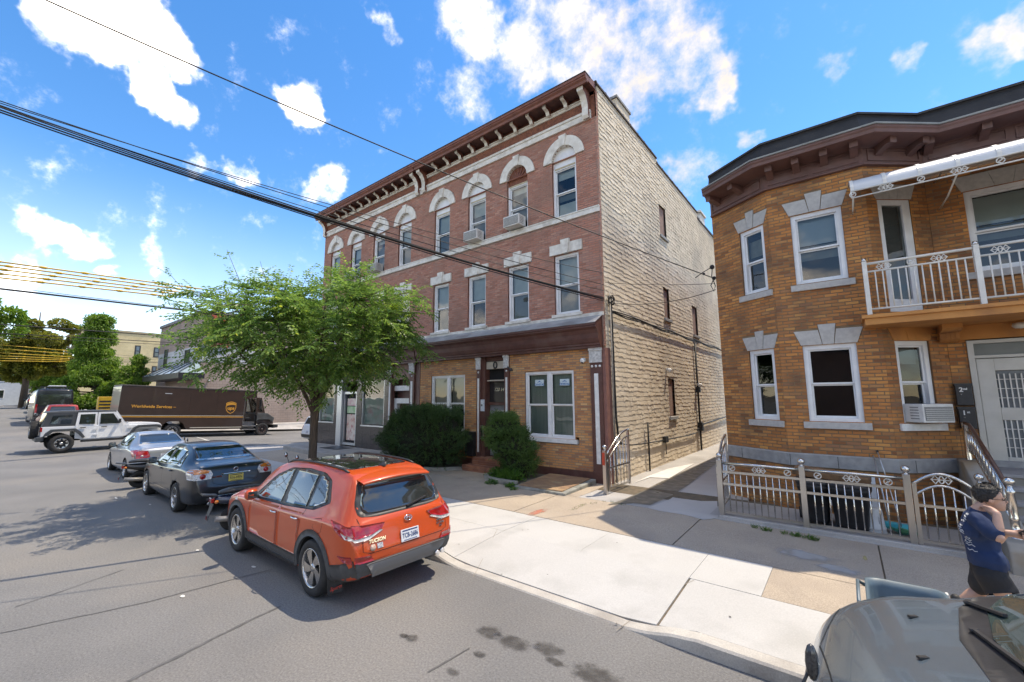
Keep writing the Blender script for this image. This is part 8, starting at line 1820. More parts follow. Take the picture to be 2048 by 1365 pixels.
# ---- scooters parked nose to the kerb
def scooter(label, x, y, rz, body, z=0.0, mirrors=(1, -1), mm=None):
 g = empty('scooter', (x, y, z), label, 'scooter', 'scooters parked between cars', rz)
 for ax in (0.0, 1.28):
  b = MB(); b.lathe([(0.12, -0.045), (0.20, -0.055), (0.235, -0.03), (0.245, 0), (0.235, 0.03), (0.20, 0.055), (0.12, 0.045)], (ax, 0, 0.245), 'y', 28, close=True); w = b.build('wheel', M_rubber, g, local=True)
  b = MB(); b.lathe([(0.125, -0.03), (0.125, 0.03)], (ax, 0, 0.245), 'y', 20)
  b.build('rim', M_rimd, w, local=True)
 def blob(name, secs, m):
  b = MB(); b.smooth = True; k = None
  for (xx, zz, w, h) in secs:
   q = b._a([(xx, w*math.cos(2*math.pi*i/12), zz+h*math.sin(2*math.pi*i/12)) for i in range(12)])
   if k is not None:
    for i in range(12): b.face((k+i, k+(i+1) % 12, q+(i+1) % 12, q+i))
   else: b.face([q+i for i in range(12)])
   k = q
  b.face([k+i for i in range(12)]); return b.build(name, m, g, local=True)
 blob('tail_body', [(-0.38, 0.62, 0.05, 0.03), (-0.30, 0.62, 0.11, 0.07), (0.0, 0.58, 0.16, 0.11), (0.35, 0.52, 0.17, 0.16), (0.50, 0.45, 0.14, 0.16)], body)
 blob('seat', [(-0.28, 0.74, 0.09, 0.03), (-0.1, 0.76, 0.14, 0.05), (0.2, 0.75, 0.15, 0.055), (0.48, 0.74, 0.12, 0.05), (0.56, 0.72, 0.05, 0.03)], M_black)
 b = MB(); b.box(0.45, 1.0, -0.15, 0.15, 0.26, 0.33); b.build('footboard', M_black, g, local=True, bevel=0.02)
 b = MB(); b.hexa([(0.96, -0.19, 0.30), (1.06, -0.16, 0.30), (1.06, 0.16, 0.30), (0.96, 0.19, 0.30), (1.02, -0.17, 0.86), (1.10, -0.12, 0.86), (1.10, 0.12, 0.86), (1.02, 0.17, 0.86)]); b.build('leg_shield', body, g, local=True, bevel=0.03)
 b = MB(); b.tube([(1.28, 0, 0.25), (1.16, 0, 0.6), (1.06, 0, 0.98)], 0.03, 8); b.build('fork', M_black, g, local=True)
 blob('front_fairing', [(0.98, 0.96, 0.09, 0.05), (1.06, 0.96, 0.14, 0.08), (1.16, 0.92, 0.12, 0.10), (1.22, 0.86, 0.05, 0.05)], body)
 blob('front_mudguard', [(1.06, 0.44, 0.05, 0.03), (1.2, 0.50, 0.07, 0.04), (1.4, 0.48, 0.06, 0.03), (1.5, 0.38, 0.03, 0.02)], body)
 b = MB(); b.tube([(0.92, -0.34, 1.02), (1.02, -0.18, 1.02), (1.05, 0, 1.0), (1.02, 0.18, 1.02), (0.92, 0.34, 1.02)], 0.014, 8); b.build('handlebar', M_black, g, local=True)
 for sg in mirrors:
  b = MB(); b.tube([(0.99, sg*0.22, 1.02), (1.0, sg*0.28, 1.16), (0.98, sg*0.31, 1.24)], 0.007, 6); b.build('mirror_stem', M_black, g, local=True)
  b = MB(); b.ball((0.97, sg*0.32, 1.28), 0.07, 12, 0.25 if not mm else 0.34, 1.0 if not mm else 0.42, 0.7 if not mm else 1.15); mi = b.build('mirror', mm or M_black, g, local=True)
  if mm: continue
  b = MB(); b.lathe([(0.055, 0.95), (0.0, 0.949)], (0, sg*0.32, 1.28), 'x', 16); b.build('mirror_glass', M_chrome, mi, local=True)
  b = MB(); b.ball((1.05, sg*0.20, 0.93), 0.035, 8); b.build('front_indicator', M_amber, g, local=True)
  b = MB(); b.ball((-0.34, sg*0.13, 0.60), 0.035, 8); b.build('rear_indicator', M_amber, g, local=True)
 b = MB(); b.box(-0.42, -0.36, -0.09, 0.09, 0.58, 0.66); b.build('tail_lamp', M_redlamp, g, local=True, bevel=0.012)
 b = MB(); b.hexa([(-0.46, -0.09, 0.28), (-0.45, -0.09, 0.28), (-0.45, 0.09, 0.28), (-0.46, 0.09, 0.28), (-0.38, -0.10, 0.56), (-0.37, -0.10, 0.56), (-0.37, 0.10, 0.56), (-0.38, 0.10, 0.56)]); b.build('rear_mudguard', M_trim, g, local=True)
 b = MB(); b.box(-0.465, -0.455, -0.03, 0.03, 0.29, 0.35); b.build('reflector', M_redlamp, g, local=True)
 b = MB(); b.bar((-0.32, 0, 0.70), (-0.55, 0, 0.74), 0.22, 0.02); b.build('luggage_rack', M_black, g, local=True)
 b = MB(); b.tube([(0.1, -0.14, 0.24), (-0.35, -0.16, 0.30)], 0.05, 10); b.build('exhaust', M_stepg, g, local=True)
 return g
scooter('dark scooter standing nose to the kerb between the orange crossover and charcoal sedan', -9.42, 3.38, R_(84), mat('navy_scooter', (0.02, 0.03, 0.06), rough=0.25, coat=0.8))
scooter('black scooter standing between the charcoal sedan and the silver coupe', -16.0, 3.25, R_(82), M_vblack)
mp = on_z(1624, 1325, 1.28); mrz = R_(125); mo = Matrix.Rotation(mrz, 3, 'Z') @ Vector((0.97, -0.32, 0))
scooter('black scooter with a carbon mirror standing before the dull silver car', mp.x-mo.x, mp.y-mo.y, mrz, mat('carbon_black', (0.02, 0.02, 0.021), (0.05, 0.05, 0.052), scale=80, rough=0.25, coat=0.5), mirrors=(-1,), mm=MATS['carbon_black'])
# ------------------------------------------------------------------ vegetation
def rand_dirs(n, rng):
 v = rng.normal(size=(n, 3)); return v/np.linalg.norm(v, axis=1)[:, None]
def leaf_mesh(name, C, D, Nn, ln, wd, m, parent, rng, fold=0.25, label=None):
 """one folded two-quad leaf per centre: C base points, D leaf direction, Nn leaf normal"""
 n = len(C); D = D/np.linalg.norm(D, axis=1)[:, None]; S = np.cross(D, Nn); S /= (np.linalg.norm(S, axis=1)[:, None]+1e-9); U = np.cross(S, D)
 ln = np.broadcast_to(ln, (n,))[:, None]; wd = np.broadcast_to(wd, (n,))[:, None]
 tip = C+D*ln-U*ln*0.12; mid = C+D*ln*0.5; a = mid+S*wd*0.5+U*wd*fold; b = mid-S*wd*0.5+U*wd*fold
 V = np.empty((n*4, 3), np.float32); V[0::4] = C; V[1::4] = a; V[2::4] = tip; V[3::4] = b
 k = np.arange(n)*4; F = np.empty((n*2, 3), np.int32); F[0::2] = np.stack([k, k+1, k+2], 1); F[1::2] = np.stack([k, k+2, k+3], 1)
 o = np_mesh(name, V, F, m, parent); o['kind'] = 'stuff'; return o
def branch_tubes(b, segs):
 for (pts, r0, r1) in segs:
  n = len(pts); b.tube(pts, r0, 7, radii=[r0+(r1-r0)*i/(n-1) for i in range(n)])
M_bark = mat('brown_bark', (0.12, 0.085, 0.06), (0.075, 0.055, 0.04), scale=9, rough=0.95, bump=0.6, stretch=(3, 3, 0.6))
LV_elm = leaf_mat('elm_leaf', [(0.0, (0.070, 0.126, 0.037)), (0.45, (0.147, 0.245, 0.061)), (0.80, (0.240, 0.346, 0.092)), (0.93, (0.420, 0.506, 0.101)), (1.0, (0.714, 0.726, 0.119))], trans=0.5, rough=0.35)
LV_yew = leaf_mat('yew_leaf', [(0.0, (0.019, 0.048, 0.014)), (0.6, (0.045, 0.096, 0.027)), (1.0, (0.112, 0.192, 0.051))], trans=0.2)
LV_jun = leaf_mat('juniper_leaf', [(0.0, (0.031, 0.073, 0.018)), (0.6, (0.077, 0.147, 0.034)), (1.0, (0.154, 0.252, 0.056))], trans=0.25)
LV_bright = leaf_mat('locust_leaf', [(0.0, (0.077, 0.143, 0.026)), (0.6, (0.165, 0.264, 0.044)), (1.0, (0.308, 0.407, 0.077))], trans=0.5)
LV_olive = leaf_mat('olive_leaf', [(0.0, (0.11, 0.13, 0.028)), (0.6, (0.20, 0.205, 0.042)), (1.0, (0.33, 0.31, 0.065))], trans=0.45)
LV_weed = leaf_mat('weed_leaf', [(0.0, (0.042, 0.105, 0.017)), (0.6, (0.084, 0.182, 0.028)), (1.0, (0.154, 0.266, 0.049))], trans=0.35)
def street_tree():
 rng = np.random.default_rng(12); rnd = random.Random(12)
 g = empty('street_tree', (-11.2, 5.75, 0.14), 'young leafy street tree at the kerb in front of the shop', 'tree')
 bx, by = -11.2, 5.75
 trunk = MB(); tp = [(bx, by, 0.05), (bx+0.02, by, 0.8), (bx-0.03, by+0.02, 1.6), (bx+0.0, by, 2.25)]
 trunk.tube(tp, 0.1, 12, radii=[0.135, 0.105, 0.098, 0.105]); trunk.tube([(bx, by, 0.03), (bx, by, 0.25)], 0.17, 12, radii=[0.20, 0.11])
 sprays = []; segs = []; cc = Vector((bx+0.05, by, 4.15)); limbs = []
 for i in range(13):
  az = 2*math.pi*i/13*2.0+rnd.uniform(-.2, .2); f = rnd.uniform(0.25, 0.95); tip = cc+Vector((math.cos(az)*2.5*f, math.sin(az)*2.5*f, 1.25*math.sqrt(1-f*f)-0.25+rnd.uniform(-.3, .3)))
  p0 = Vector((bx, by, 2.0+rnd.uniform(0, 0.5))); mid = p0.lerp(tip, 0.5)+Vector((0, 0, 0.30)); pts = []
  for t in range(8): u = t/7; pts.append(p0*(1-u)**2+mid*2*u*(1-u)+tip*u*u+Vector((rnd.uniform(-.04, .04), rnd.uniform(-.04, .04), 0)))
  segs.append((pts, 0.055, 0.012)); limbs.append(pts)
 for i in range(420):
  d = Vector((rnd.gauss(0, 1), rnd.gauss(0, 1), rnd.gauss(0, 1))).normalized(); q = rnd.random()**0.38
  bump = 1+0.13*math.sin(3.1*math.atan2(d.y, d.x)+1.0)+0.10*math.sin(5*d.z+2*d.x*3)+rnd.uniform(-.10, .14)
  zs = 1.75 if d.z > 0 else 1.45
  tgt = cc+Vector((d.x*3.0, d.y*3.0, d.z*zs))*q*bump
  lb = min(limbs, key=lambda L: min((p-tgt).length for p in L[2:])); st = min(lb[2:], key=lambda p: (p-tgt).length)
  dirv = (tgt-st); l2 = min(dirv.length, 1.5); st2 = tgt-dirv.normalized()*min(l2, 0.95) if dirv.length > 0.1 else st
  if dirv.length > 0.9: segs.append(([st, st.lerp(st2, 0.5)+Vector((0, 0, 0.04)), st2], 0.012, 0.007))
  out = (tgt-cc).normalized()*0.5+dirv.normalized()*0.8 if dirv.length > 0.05 else (tgt-cc).normalized(); bp = [st2.copy()]; pp = st2.copy(); dd = out.normalized()
  for w in range(4):
   dd = (dd+Vector((rnd.uniform(-.2, .2), rnd.uniform(-.2, .2), 0.02-0.07*w))).normalized(); pp = pp+dd*0.24; bp.append(pp.copy())
  segs.append((bp, 0.008, 0.003)); sprays.append(bp)
 for (dx, dy, hh) in ((-1.3, -0.9, 4.3), (-0.8, -0.6, 4.0), (-2.0, -1.4, 3.6), (-0.2, 0.2, 3.6), (0.6, 0.5, 3.4)):
  p = Vector((bx+dx*0.4, by+dy, 3.4)); pts = [p+Vector((dx*t*0.9, dy*t, (hh-1.2)*t)) for t in (0, .25, .5, .75, 1)]; segs.append((pts, 0.02, 0.004)); sprays.append(pts[1:])
 branch_tubes(trunk, segs); trunk.build('trunk', M_bark, g)
 C = []; D = []; Nn = []; Ls = []
 for bp in sprays:
  for s in range(len(bp)-1):
   for q in range(3):
    t = rnd.random(); p = bp[s].lerp(bp[s+1], t); dr = (bp[s+1]-bp[s]).normalized()
    td = (dr*0.7+Vector((rnd.uniform(-1, 1), rnd.uniform(-1, 1), rnd.uniform(-0.35, 0.45)))).normalized(); tl = rnd.uniform(0.22, 0.50)
    nl = int(tl/0.034); sd = td.cross(Vector((0, 0, 1))); sd = sd.normalized() if sd.length > 0.1 else Vector((1, 0, 0))
    for k in range(nl):
     f = (k+1)/nl; c = p+td*tl*f+Vector((0, 0, -0.10*f*f*tl)); sg = 1 if k % 2 else -1
     ld = (td*0.55+sd*sg*0.85+Vector((rnd.uniform(-.25, .25), rnd.uniform(-.25, .25), -0.25+rnd.uniform(-.2, .2))))
     C.append(c); D.append(ld); Nn.append((rnd.gauss(0, .35), rnd.gauss(0, .35), 1)); Ls.append(rnd.uniform(0.075, 0.12))
 C = np.array(C); D = np.array(D); Nn = np.array(Nn); Ls = np.array(Ls)
 leaf_mesh('crown', C, D, Nn, Ls, Ls*0.5, LV_elm, g, rng)
 return len(C)
print('street tree leaves', street_tree())
def needle_bush(name, label, cat, blobs, m, n, ln, wd, stem=None, seed=1, spike=0.2, up=0.35):
 """evergreen shrub: sprays of narrow leaves over a lumpy shell, denser outside"""
 rng = np.random.default_rng(seed); g = empty(name, (blobs[0][0], blobs[0][1], 0.2), label, cat)
 Cs = []; Ds = []; tot = sum(b[3]*b[4]+b[4]*b[5]+b[3]*b[5] for b in blobs)
 for (x, y, z, rx_, ry_, rz_) in blobs:
  k = int(n*(rx_*ry_+ry_*rz_+rx_*rz_)/tot/14); dr = rand_dirs(k, rng); dr[:, 2] = np.where(dr[:, 2] < -0.6, -dr[:, 2], dr[:, 2])
  lump = 1+0.15*np.sin(dr[:, 0]*7+x*3)*np.cos(dr[:, 1]*6+y)+0.12*np.sin(dr[:, 2]*9+z)+rng.uniform(-0.12, 0.05, k)+np.where(rng.random(k) < 0.08, spike*0.6, 0)
  P = np.array([x, y, z])+dr*np.array([rx_, ry_, rz_])*lump[:, None]
  out = dr/np.array([rx_, ry_, rz_]); out /= np.linalg.norm(out, axis=1)[:, None]
  ax = out+np.array([0, 0, up])+rng.normal(0, 0.35, (k, 3)); ax /= np.linalg.norm(ax, axis=1)[:, None]
  for j in range(14):
   f = j/13; side = rng.normal(0, 1, (k, 3)); side -= ax*np.sum(side*ax, 1)[:, None]; side /= np.linalg.norm(side, axis=1)[:, None]
   Cs.append(P-ax*0.10+ax*(0.20*f)); Ds.append(ax*0.75+side*0.7)
 C = np.concatenate(Cs); D = np.concatenate(Ds); keep = C[:, 2] > 0.2; C, D = C[keep], D[keep]
 leaf_mesh('foliage', C, D, rng.normal(0, 1, C.shape), ln*rng.uniform(0.7, 1.2, len(C)), wd, m, g, rng, fold=0.1)
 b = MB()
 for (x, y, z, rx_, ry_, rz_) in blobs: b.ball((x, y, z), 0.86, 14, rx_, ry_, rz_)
 b.build('inner_shade', mat('dark_inner_shade', (0.010, 0.014, 0.006), (0.018, 0.016, 0.009), scale=12, rough=1.0), g)  # near-black core balls, their colour stands in for shade deep in the foliage
 b = MB(); x, y = blobs[0][0], blobs[0][1]
 for (dx, dy) in (stem or ((0, 0),)): b.tube([(x+dx*0.3, y+dy*0.3, 0.15), (x+dx, y+dy, blobs[0][2])], 0.04, 7, radii=[0.05, 0.02])
 b.build('stem', M_bark, g); return g
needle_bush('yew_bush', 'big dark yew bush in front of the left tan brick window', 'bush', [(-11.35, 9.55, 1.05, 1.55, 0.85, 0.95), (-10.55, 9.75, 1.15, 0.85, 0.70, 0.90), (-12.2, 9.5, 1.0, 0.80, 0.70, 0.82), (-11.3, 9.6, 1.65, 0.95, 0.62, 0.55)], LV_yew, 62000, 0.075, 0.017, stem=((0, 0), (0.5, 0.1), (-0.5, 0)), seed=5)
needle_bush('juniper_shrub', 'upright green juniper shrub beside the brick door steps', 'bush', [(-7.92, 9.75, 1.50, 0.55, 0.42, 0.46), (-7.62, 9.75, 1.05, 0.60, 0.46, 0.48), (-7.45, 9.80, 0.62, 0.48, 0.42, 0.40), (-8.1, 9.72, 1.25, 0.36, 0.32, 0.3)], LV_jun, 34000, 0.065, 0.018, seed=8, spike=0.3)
def leafy_clump(name, label, cat, pts, m, n, ln, seed, h=0.25, group=None, blade=False):
 rng = np.random.default_rng(seed); rnd = random.Random(seed); g = empty(name, (pts[0][0], pts[0][1], pts[0][2]), label, cat, group); C = []; D = []; N_ = []
 for (x, y, z, r) in pts:
  for i in range(n):
   a = rnd.uniform(0, 6.28); q = r*math.sqrt(rnd.random()); zz = h*rnd.random()*(1-q/r*0.5)
   C.append((x+q*math.cos(a), y+q*math.sin(a), z+zz*(0 if blade else 1))); t = rnd.uniform(0, 6.28)
   D.append((math.cos(t)*0.6, math.sin(t)*0.6, 1.0 if blade else rnd.uniform(-0.1, 0.6))); N_.append((rnd.gauss(0, .5), rnd.gauss(0, .5), 1))
 C = np.array(C); leaf_mesh('foliage', C, np.array(D), np.array(N_), ln*rng.uniform(0.6, 1.3, len(C)), ln*(0.06 if blade else 0.75), m, g, rng); return g
leafy_clump('ground_plants', 'low leafy plants filling the planter by the brick steps', 'plant', [(-7.95, 9.35, 0.25, 0.28), (-7.5, 9.30, 0.25, 0.30), (-7.1, 9.3, 0.25, 0.22), (-8.1, 9.6, 0.25, 0.18)], LV_weed, 150, 0.07, 3, 0.28)
leafy_clump('spiky_grass', 'spiky grass plants at the front of the planter', 'plant', [(-7.55, 9.22, 0.25, 0.16), (-7.2, 9.2, 0.25, 0.14)], LV_weed, 90, 0.34, 4, blade=True)
leafy_clump('weed', 'broad-leaved weed growing at the planter kerb', 'weed', [(-7.65, 8.88, 0.17, 0.16), (-7.0, 8.84, 0.17, 0.15)], LV_weed, 110, 0.06, 6, 0.14)
leafy_clump('weed', 'small weed at the corner of the cellar hatch', 'weed', [(-6.75, 8.65, 0.17, 0.11)], LV_weed, 70, 0.05, 7, 0.08)
def crack_grass(label, pix, seed, n=26, ln=0.10, zp=0.185):
 rnd = random.Random(seed); pts = []
 for (a, c) in zip(pix, pix[1:]):
  p, q = on_z(*a, zp), on_z(*c, zp)
  for i in range(max(2, int((q-p).length/0.10))):
   t = rnd.random(); v = p.lerp(q, t); pts.append((v.x+rnd.uniform(-.02, .02), v.y+rnd.uniform(-.02, .02), zwalk(v.x, v.y)-0.01, 0.04+0.03*rnd.random()))
 o = leafy_clump('grass', label, 'grass', pts, LV_weed, n, ln, seed, blade=True); o['kind'] = 'stuff'
crack_grass('grass growing in the joint below the yard fence', [(1508, 1056), (1560, 1066), (1610, 1076), (1668, 1088)], 9, n=30, ln=0.09)
crack_grass('short grass in the joint along the driveway gate', [(1130, 1025), (1165, 1010), (1215, 1003), (1265, 1015)], 10, n=10, ln=0.045)
crack_grass('grass tuft at the foot of the stoop wall', [(2040, 1140), (2048, 1150)], 13, n=60, ln=0.14)
# ---- larger trees beyond the junction
def big_tree(name, label, base, h, crown, m, n, ln, seed, trunk_r=0.25, lobes=26, clump=0.5, droop=0.0, cone=False):
 rng = np.random.default_rng(seed); rnd = random.Random(seed); x0, y0, z0 = base; cx, cy, cz, rx_, ry_, rz_ = crown
 g = empty(name, base, label, 'tree', 'trees beyond the junction'); b = MB()
 b.tube([(x0, y0, z0-0.2), (x0+0.1, y0, z0+h*0.3), (cx, cy, z0+h*0.62), (cx, cy, z0+h*0.9)], trunk_r, 9, radii=[trunk_r*1.2, trunk_r*0.85, trunk_r*0.5, 0.04])
 Cs = []; Ds = []
 for i in range(lobes):
  d = rand_dirs(1, rng)[0]
  if cone:
   f = rnd.random()**1.3; zz = cz-rz_+2*rz_*f; rr = (1-f)**1.7+0.10; a = rnd.uniform(0, 6.28); q = math.sqrt(rnd.uniform(0.35, 1)); lc = np.array([cx+rx_*rr*q*math.cos(a), cy+ry_*rr*q*math.sin(a), zz])
  else:
   d = d*rnd.uniform(0.35, 0.95); lc = np.array([cx+d[0]*rx_, cy+d[1]*ry_, cz+d[2]*rz_])
  b.tube([(cx, cy, min(lc[2]-0.2, z0+h*0.75)), tuple((np.array([cx, cy, lc[2]-0.3])+lc)/2), tuple(lc)], 0.05, 5, radii=[0.07, 0.05, 0.02])
  cr = clump*min(rx_, rz_)*rnd.uniform(0.5, 1.0); k = n//lobes; dr = rand_dirs(k, rng); rad = rng.uniform(0.55, 1.05, k)[:, None]
  P = lc+dr*rad*np.array([cr, cr, cr*0.62]); Cs.append(P); Ds.append(dr+np.array([0, 0, -0.3-droop])+rng.normal(0, 0.5, (k, 3)))
 b.build('trunk', M_bark, g); C = np.concatenate(Cs); D = np.concatenate(Ds)
 leaf_mesh('crown', C, D, rng.normal(0, 0.6, C.shape)+np.array([0, 0, 1]), ln*rng.uniform(0.7, 1.3, len(C)), ln*0.55, m, g, rng); return g
# ------------------------------------------------------------------ buildings and trees beyond the junction
def block_mat(name, c1, c2, joint, bw, bh, rough=0.9):
 m = bpy.data.materials.new(name); m.use_nodes = True; nt = m.node_tree; N = nt.nodes.new; L = nt.links.new; b = nt.nodes['Principled BSDF']; b.inputs['Roughness'].default_value = rough
 tc = N('ShaderNodeTexCoord'); sp = N('ShaderNodeSeparateXYZ'); L(tc.outputs['Object'], sp.inputs[0]); ad = N('ShaderNodeMath'); L(sp.outputs[0], ad.inputs[0]); L(sp.outputs[1], ad.inputs[1])
 cb = N('ShaderNodeCombineXYZ'); L(ad.outputs[0], cb.inputs[0]); L(sp.outputs[2], cb.inputs[1])
 br = N('ShaderNodeTexBrick'); L(cb.outputs[0], br.inputs[0]); br.inputs['Color1'].default_value = (*c1, 1); br.inputs['Color2'].default_value = (*c2, 1); br.inputs['Mortar'].default_value = (*joint, 1)
 br.inputs['Scale'].default_value = 1.0; br.inputs['Brick Width'].default_value = bw; br.inputs['Row Height'].default_value = bh; br.inputs['Mortar Size'].default_value = 0.012; br.inputs['Mortar Smooth'].default_value = 0.3
 n = N('ShaderNodeTexNoise'); n.inputs['Scale'].default_value = 0.5; n.inputs['Detail'].default_value = 5; L(tc.outputs['Object'], n.inputs['Vector'])
 mr = N('ShaderNodeMapRange'); mr.inputs[1].default_value = 0.3; mr.inputs[2].default_value = 0.7; mr.inputs[3].default_value = 0.75; mr.inputs[4].default_value = 1.1; L(n.outputs[0], mr.inputs[0])
 mx = N('ShaderNodeMix'); mx.data_type = 'RGBA'; mx.blend_type = 'MULTIPLY'; mx.inputs[0].default_value = 1; L(br.outputs[0], mx.inputs[6]); L(mr.outputs[0], mx.inputs[7]); L(mx.outputs[2], b.inputs['Base Color'])
 bp = N('ShaderNodeBump'); bp.inputs['Strength'].default_value = 0.4; bp.inputs['Distance'].default_value = 0.02; L(br.outputs['Fac'], bp.inputs['Height']); bp.invert = True; L(bp.outputs[0], b.inputs['Normal'])
 return m
M_block = block_mat('pinkish_block', (0.40, 0.31, 0.26), (0.36, 0.275, 0.23), (0.26, 0.21, 0.18), 0.40, 0.20)
M_blockw = block_mat('pale_grey_block', (0.55, 0.55, 0.56), (0.50, 0.50, 0.51), (0.40, 0.40, 0.41), 0.80, 0.40)
M_ycream = block_mat('cream_yellow_brick', (0.64, 0.53, 0.31), (0.60, 0.49, 0.28), (0.52, 0.43, 0.27), 0.60, 0.20)
M_dkbrick = block_mat('dark_red_brick', (0.15, 0.085, 0.075), (0.12, 0.07, 0.06), (0.10, 0.075, 0.07), 0.25, 0.09)
def block_building():
 X = -39.0; Y = 10.85; g = empty('corner_building', (X-6, Y, 0.4), 'pinkish block corner building with a pale band across the side street', 'building')
 zb = on_x(402, 724, X).z; zt = on_x(404, 690, X).z; top = 9.12; x0 = X-12.2; y1 = 34
 for (z0, z1, m_, nm) in ((-1.5, zb, M_block, 'lower_wall'), (zb, zt, M_blockw, 'pale_band'), (zt, top, M_block, 'upper_wall')):
  e = 0.0 if nm != 'pale_band' else 0.02
  b = MB(); b.box(x0, X+e, Y-e, y1, z0+(0.001 if z0 > 0 else 0), z1); b.build(nm, m_, g)
 b = MB(); b.box(x0-0.1, X+0.12, Y-0.12, y1, top, top+0.25); b.build('roof_edge', mat('grey_roof_edge', (0.20, 0.19, 0.19), (0.15, 0.145, 0.145), scale=2, rough=0.7), g)
 fr = Frame((x0, Y), (1, 0)); fe = Frame((X, Y), (0, 1))
 for (pa, pb) in (((369, 727), (381, 699)), ((327, 735), (337, 699))):
  a = on_y(*pa, Y); c = on_y(*pb, Y); b = fr.mb(); fb(b, a.x-x0, c.x-x0, a.z, c.z, -0.1, 0.025); w = b.build('window', mat('dim_green_glass', (0.08, 0.11, 0.09), (0.05, 0.06, 0.055), scale=3, rough=0.08), g)
  b = fr.mb()
  for u in (a.x-x0, c.x-x0): fb(b, u-0.05, u+0.05, a.z, c.z, 0.0, 0.05)
  fb(b, a.x-x0, c.x-x0, a.z-0.05, a.z+0.05, 0.0, 0.05); b.build('frame', M_black, w)
 for k in range(4):
  u = 4.5+k*3.2; b = fe.mb(); fb(b, u, u+1.2, zb+0.1, zt-0.1, -0.1, 0.03); b.build('window', MATS['dim_green_glass'], g)
 cl = on_y(286, 748, Y-1.6); cr_ = on_y(357, 748, Y-1.6); ap = on_y(343, 733, Y-0.4)
 xa, xb = cl.x, cr_.x; z0 = on_y(320, 760, Y-1.6).z; z1 = on_y(320, 750, Y-1.6).z; zp = on_y(345, 733, Y).z
 ent = bpy.data.objects.new('entrance_canopy', None); COL.objects.link(ent); adopt(ent, g); ent.location = (xa, Y, z0)
 b = MB(); b.box(xa, xb, Y-1.6, Y, z0, z1); b.build('fascia', M_black, ent)
 b = MB(); b.poly([(xa, Y-1.6, z1), (xb, Y-1.6, z1), (xb-1.2, Y-0.2, zp), (xa+1.2, Y-0.2, zp)]); b.poly([(xb, Y-1.6, z1), (xb, Y, z1), (xb-1.2, Y-0.2, zp)]); b.poly([(xa, Y-1.6, z1), (xa, Y, z1), (xa+1.2, Y-0.2, zp)])
 b.build('glass_roof', mat('canopy_glass', (0.28, 0.36, 0.38), (0.22, 0.28, 0.30), scale=2, rough=0.15), ent, fixn=False)
 b = MB()
 for k in range(6): x = xa+(xb-xa)*k/5; b.bar((x, Y-1.6, z1+0.02), (xa+1.2+(xb-xa-2.4)*k/5, Y-0.2, zp+0.02), 0.06, 0.05)
 b.build('glazing_bar', M_black, ent)
 cctv((X+0.02, Y+0.6, on_x(402, 760, X).z), (1, 0, 0), 'white security camera on the sunlit side of the block building'); cctv((X-0.8, Y-0.02, on_x(402, 760, X).z), (0, -1, 0), 'white security camera on the shaded side of the block building')
 sg = empty('shop_sign', on_x(437, 690, X+0.05), 'stacked orange, yellow, green and red sign on the block building', 'sign')
 rnd = random.Random(2)
 for (py, h, c, nm) in ((637, 0.62, (0.55, 0.10, 0.04), 'orange_flower'), (656, 0.70, (0.72, 0.42, 0.03), 'yellow_flower'), (671, 0.66, (0.05, 0.30, 0.10), 'green_leaves')):
  p = on_x(438, py, X+0.06); b = MB(); P = []
  for k in range(24): t = 2*math.pi*k/24; r = h*(0.62+0.22*math.cos(6*t+py)); P.append((r*math.cos(t)*1.1, r*math.sin(t)*0.85))
  b.prism(P, lambda u, v, d: (p.x+d, p.y+u, p.z+v), 0.0, 0.10); b.build(nm, mat('sign_'+nm, c, tuple(v*0.7 for v in c), scale=3, rough=0.5), sg)
 p = on_x(437, 685, X+0.05); b = MB(); b.box(p.x, p.x+0.12, p.y-0.75, p.y+0.75, p.z-0.38, p.z+0.38); b.build('red_panel', mat('sign_red', (0.50, 0.08, 0.07), (0.55, 0.22, 0.2), scale=4, rough=0.5), sg, bevel=0.02)
block_building()
def yellow_block():
 X = -85.0; yl = on_x(158, 700, X).y; g = empty('apartment_block', (X-8, yl+5, 1.5), 'cream yellow apartment block with a dark red front beyond the bright green tree', 'building'); zt = on_x(230, 663, X).z
 b = MB(); b.box(X-14, X, yl, yl+26, -1, zt); b.build('wall', M_ycream, g)
 b = MB(); b.box(X-14.1, X-0.02, yl-0.12, yl-0.01, -1, zt+0.3); b.build('front_wall', M_dkbrick, g)
 b = MB(); b.box(X-14.1, X+0.12, yl-0.2, yl+26, zt, zt+0.22); b.build('roof_edge', mat('tan_coping', (0.42, 0.36, 0.25), (0.35, 0.3, 0.21), scale=2, rough=0.8), g)
 fe = Frame((X, yl), (0, 1))
 for (xa, ya, xb, yb) in ((204, 708, 215, 688), (268, 713, 282, 692), (306, 715, 320, 696), (266, 750, 278, 731), (302, 752, 314, 733), (204, 748, 215, 729)):
  a = on_x(xa, ya, X); c = on_x(xb, yb, X); b = fe.mb(); fb(b, a.y-yl, c.y-yl, a.z, c.z, -0.1, 0.03); w = b.build('window', M_black, g)
  d_ = 0.16; mz = (a.z+c.z)/2
  for (z0, z1) in ((a.z+d_, mz-0.06), (mz+0.06, c.z-d_)): b = fe.mb(); fb(b, a.y-yl+d_, c.y-yl-d_, z0, z1, 0.03, 0.05); b.build('pane', M_cglass if z0 < mz else mat('hazy_pane', (0.12, 0.16, 0.19), rough=0.1), w)
 fs_ = Frame((X-14, yl-0.12), (1, 0))
 for k in range(3):
  for z in (4.2, 7.4, 10.4): b = fs_.mb(); fb(b, 1.5+k*4.2, 3.0+k*4.2, z, z+1.7, -0.1, 0.03); b.build('window', M_cglass, g)
yellow_block()
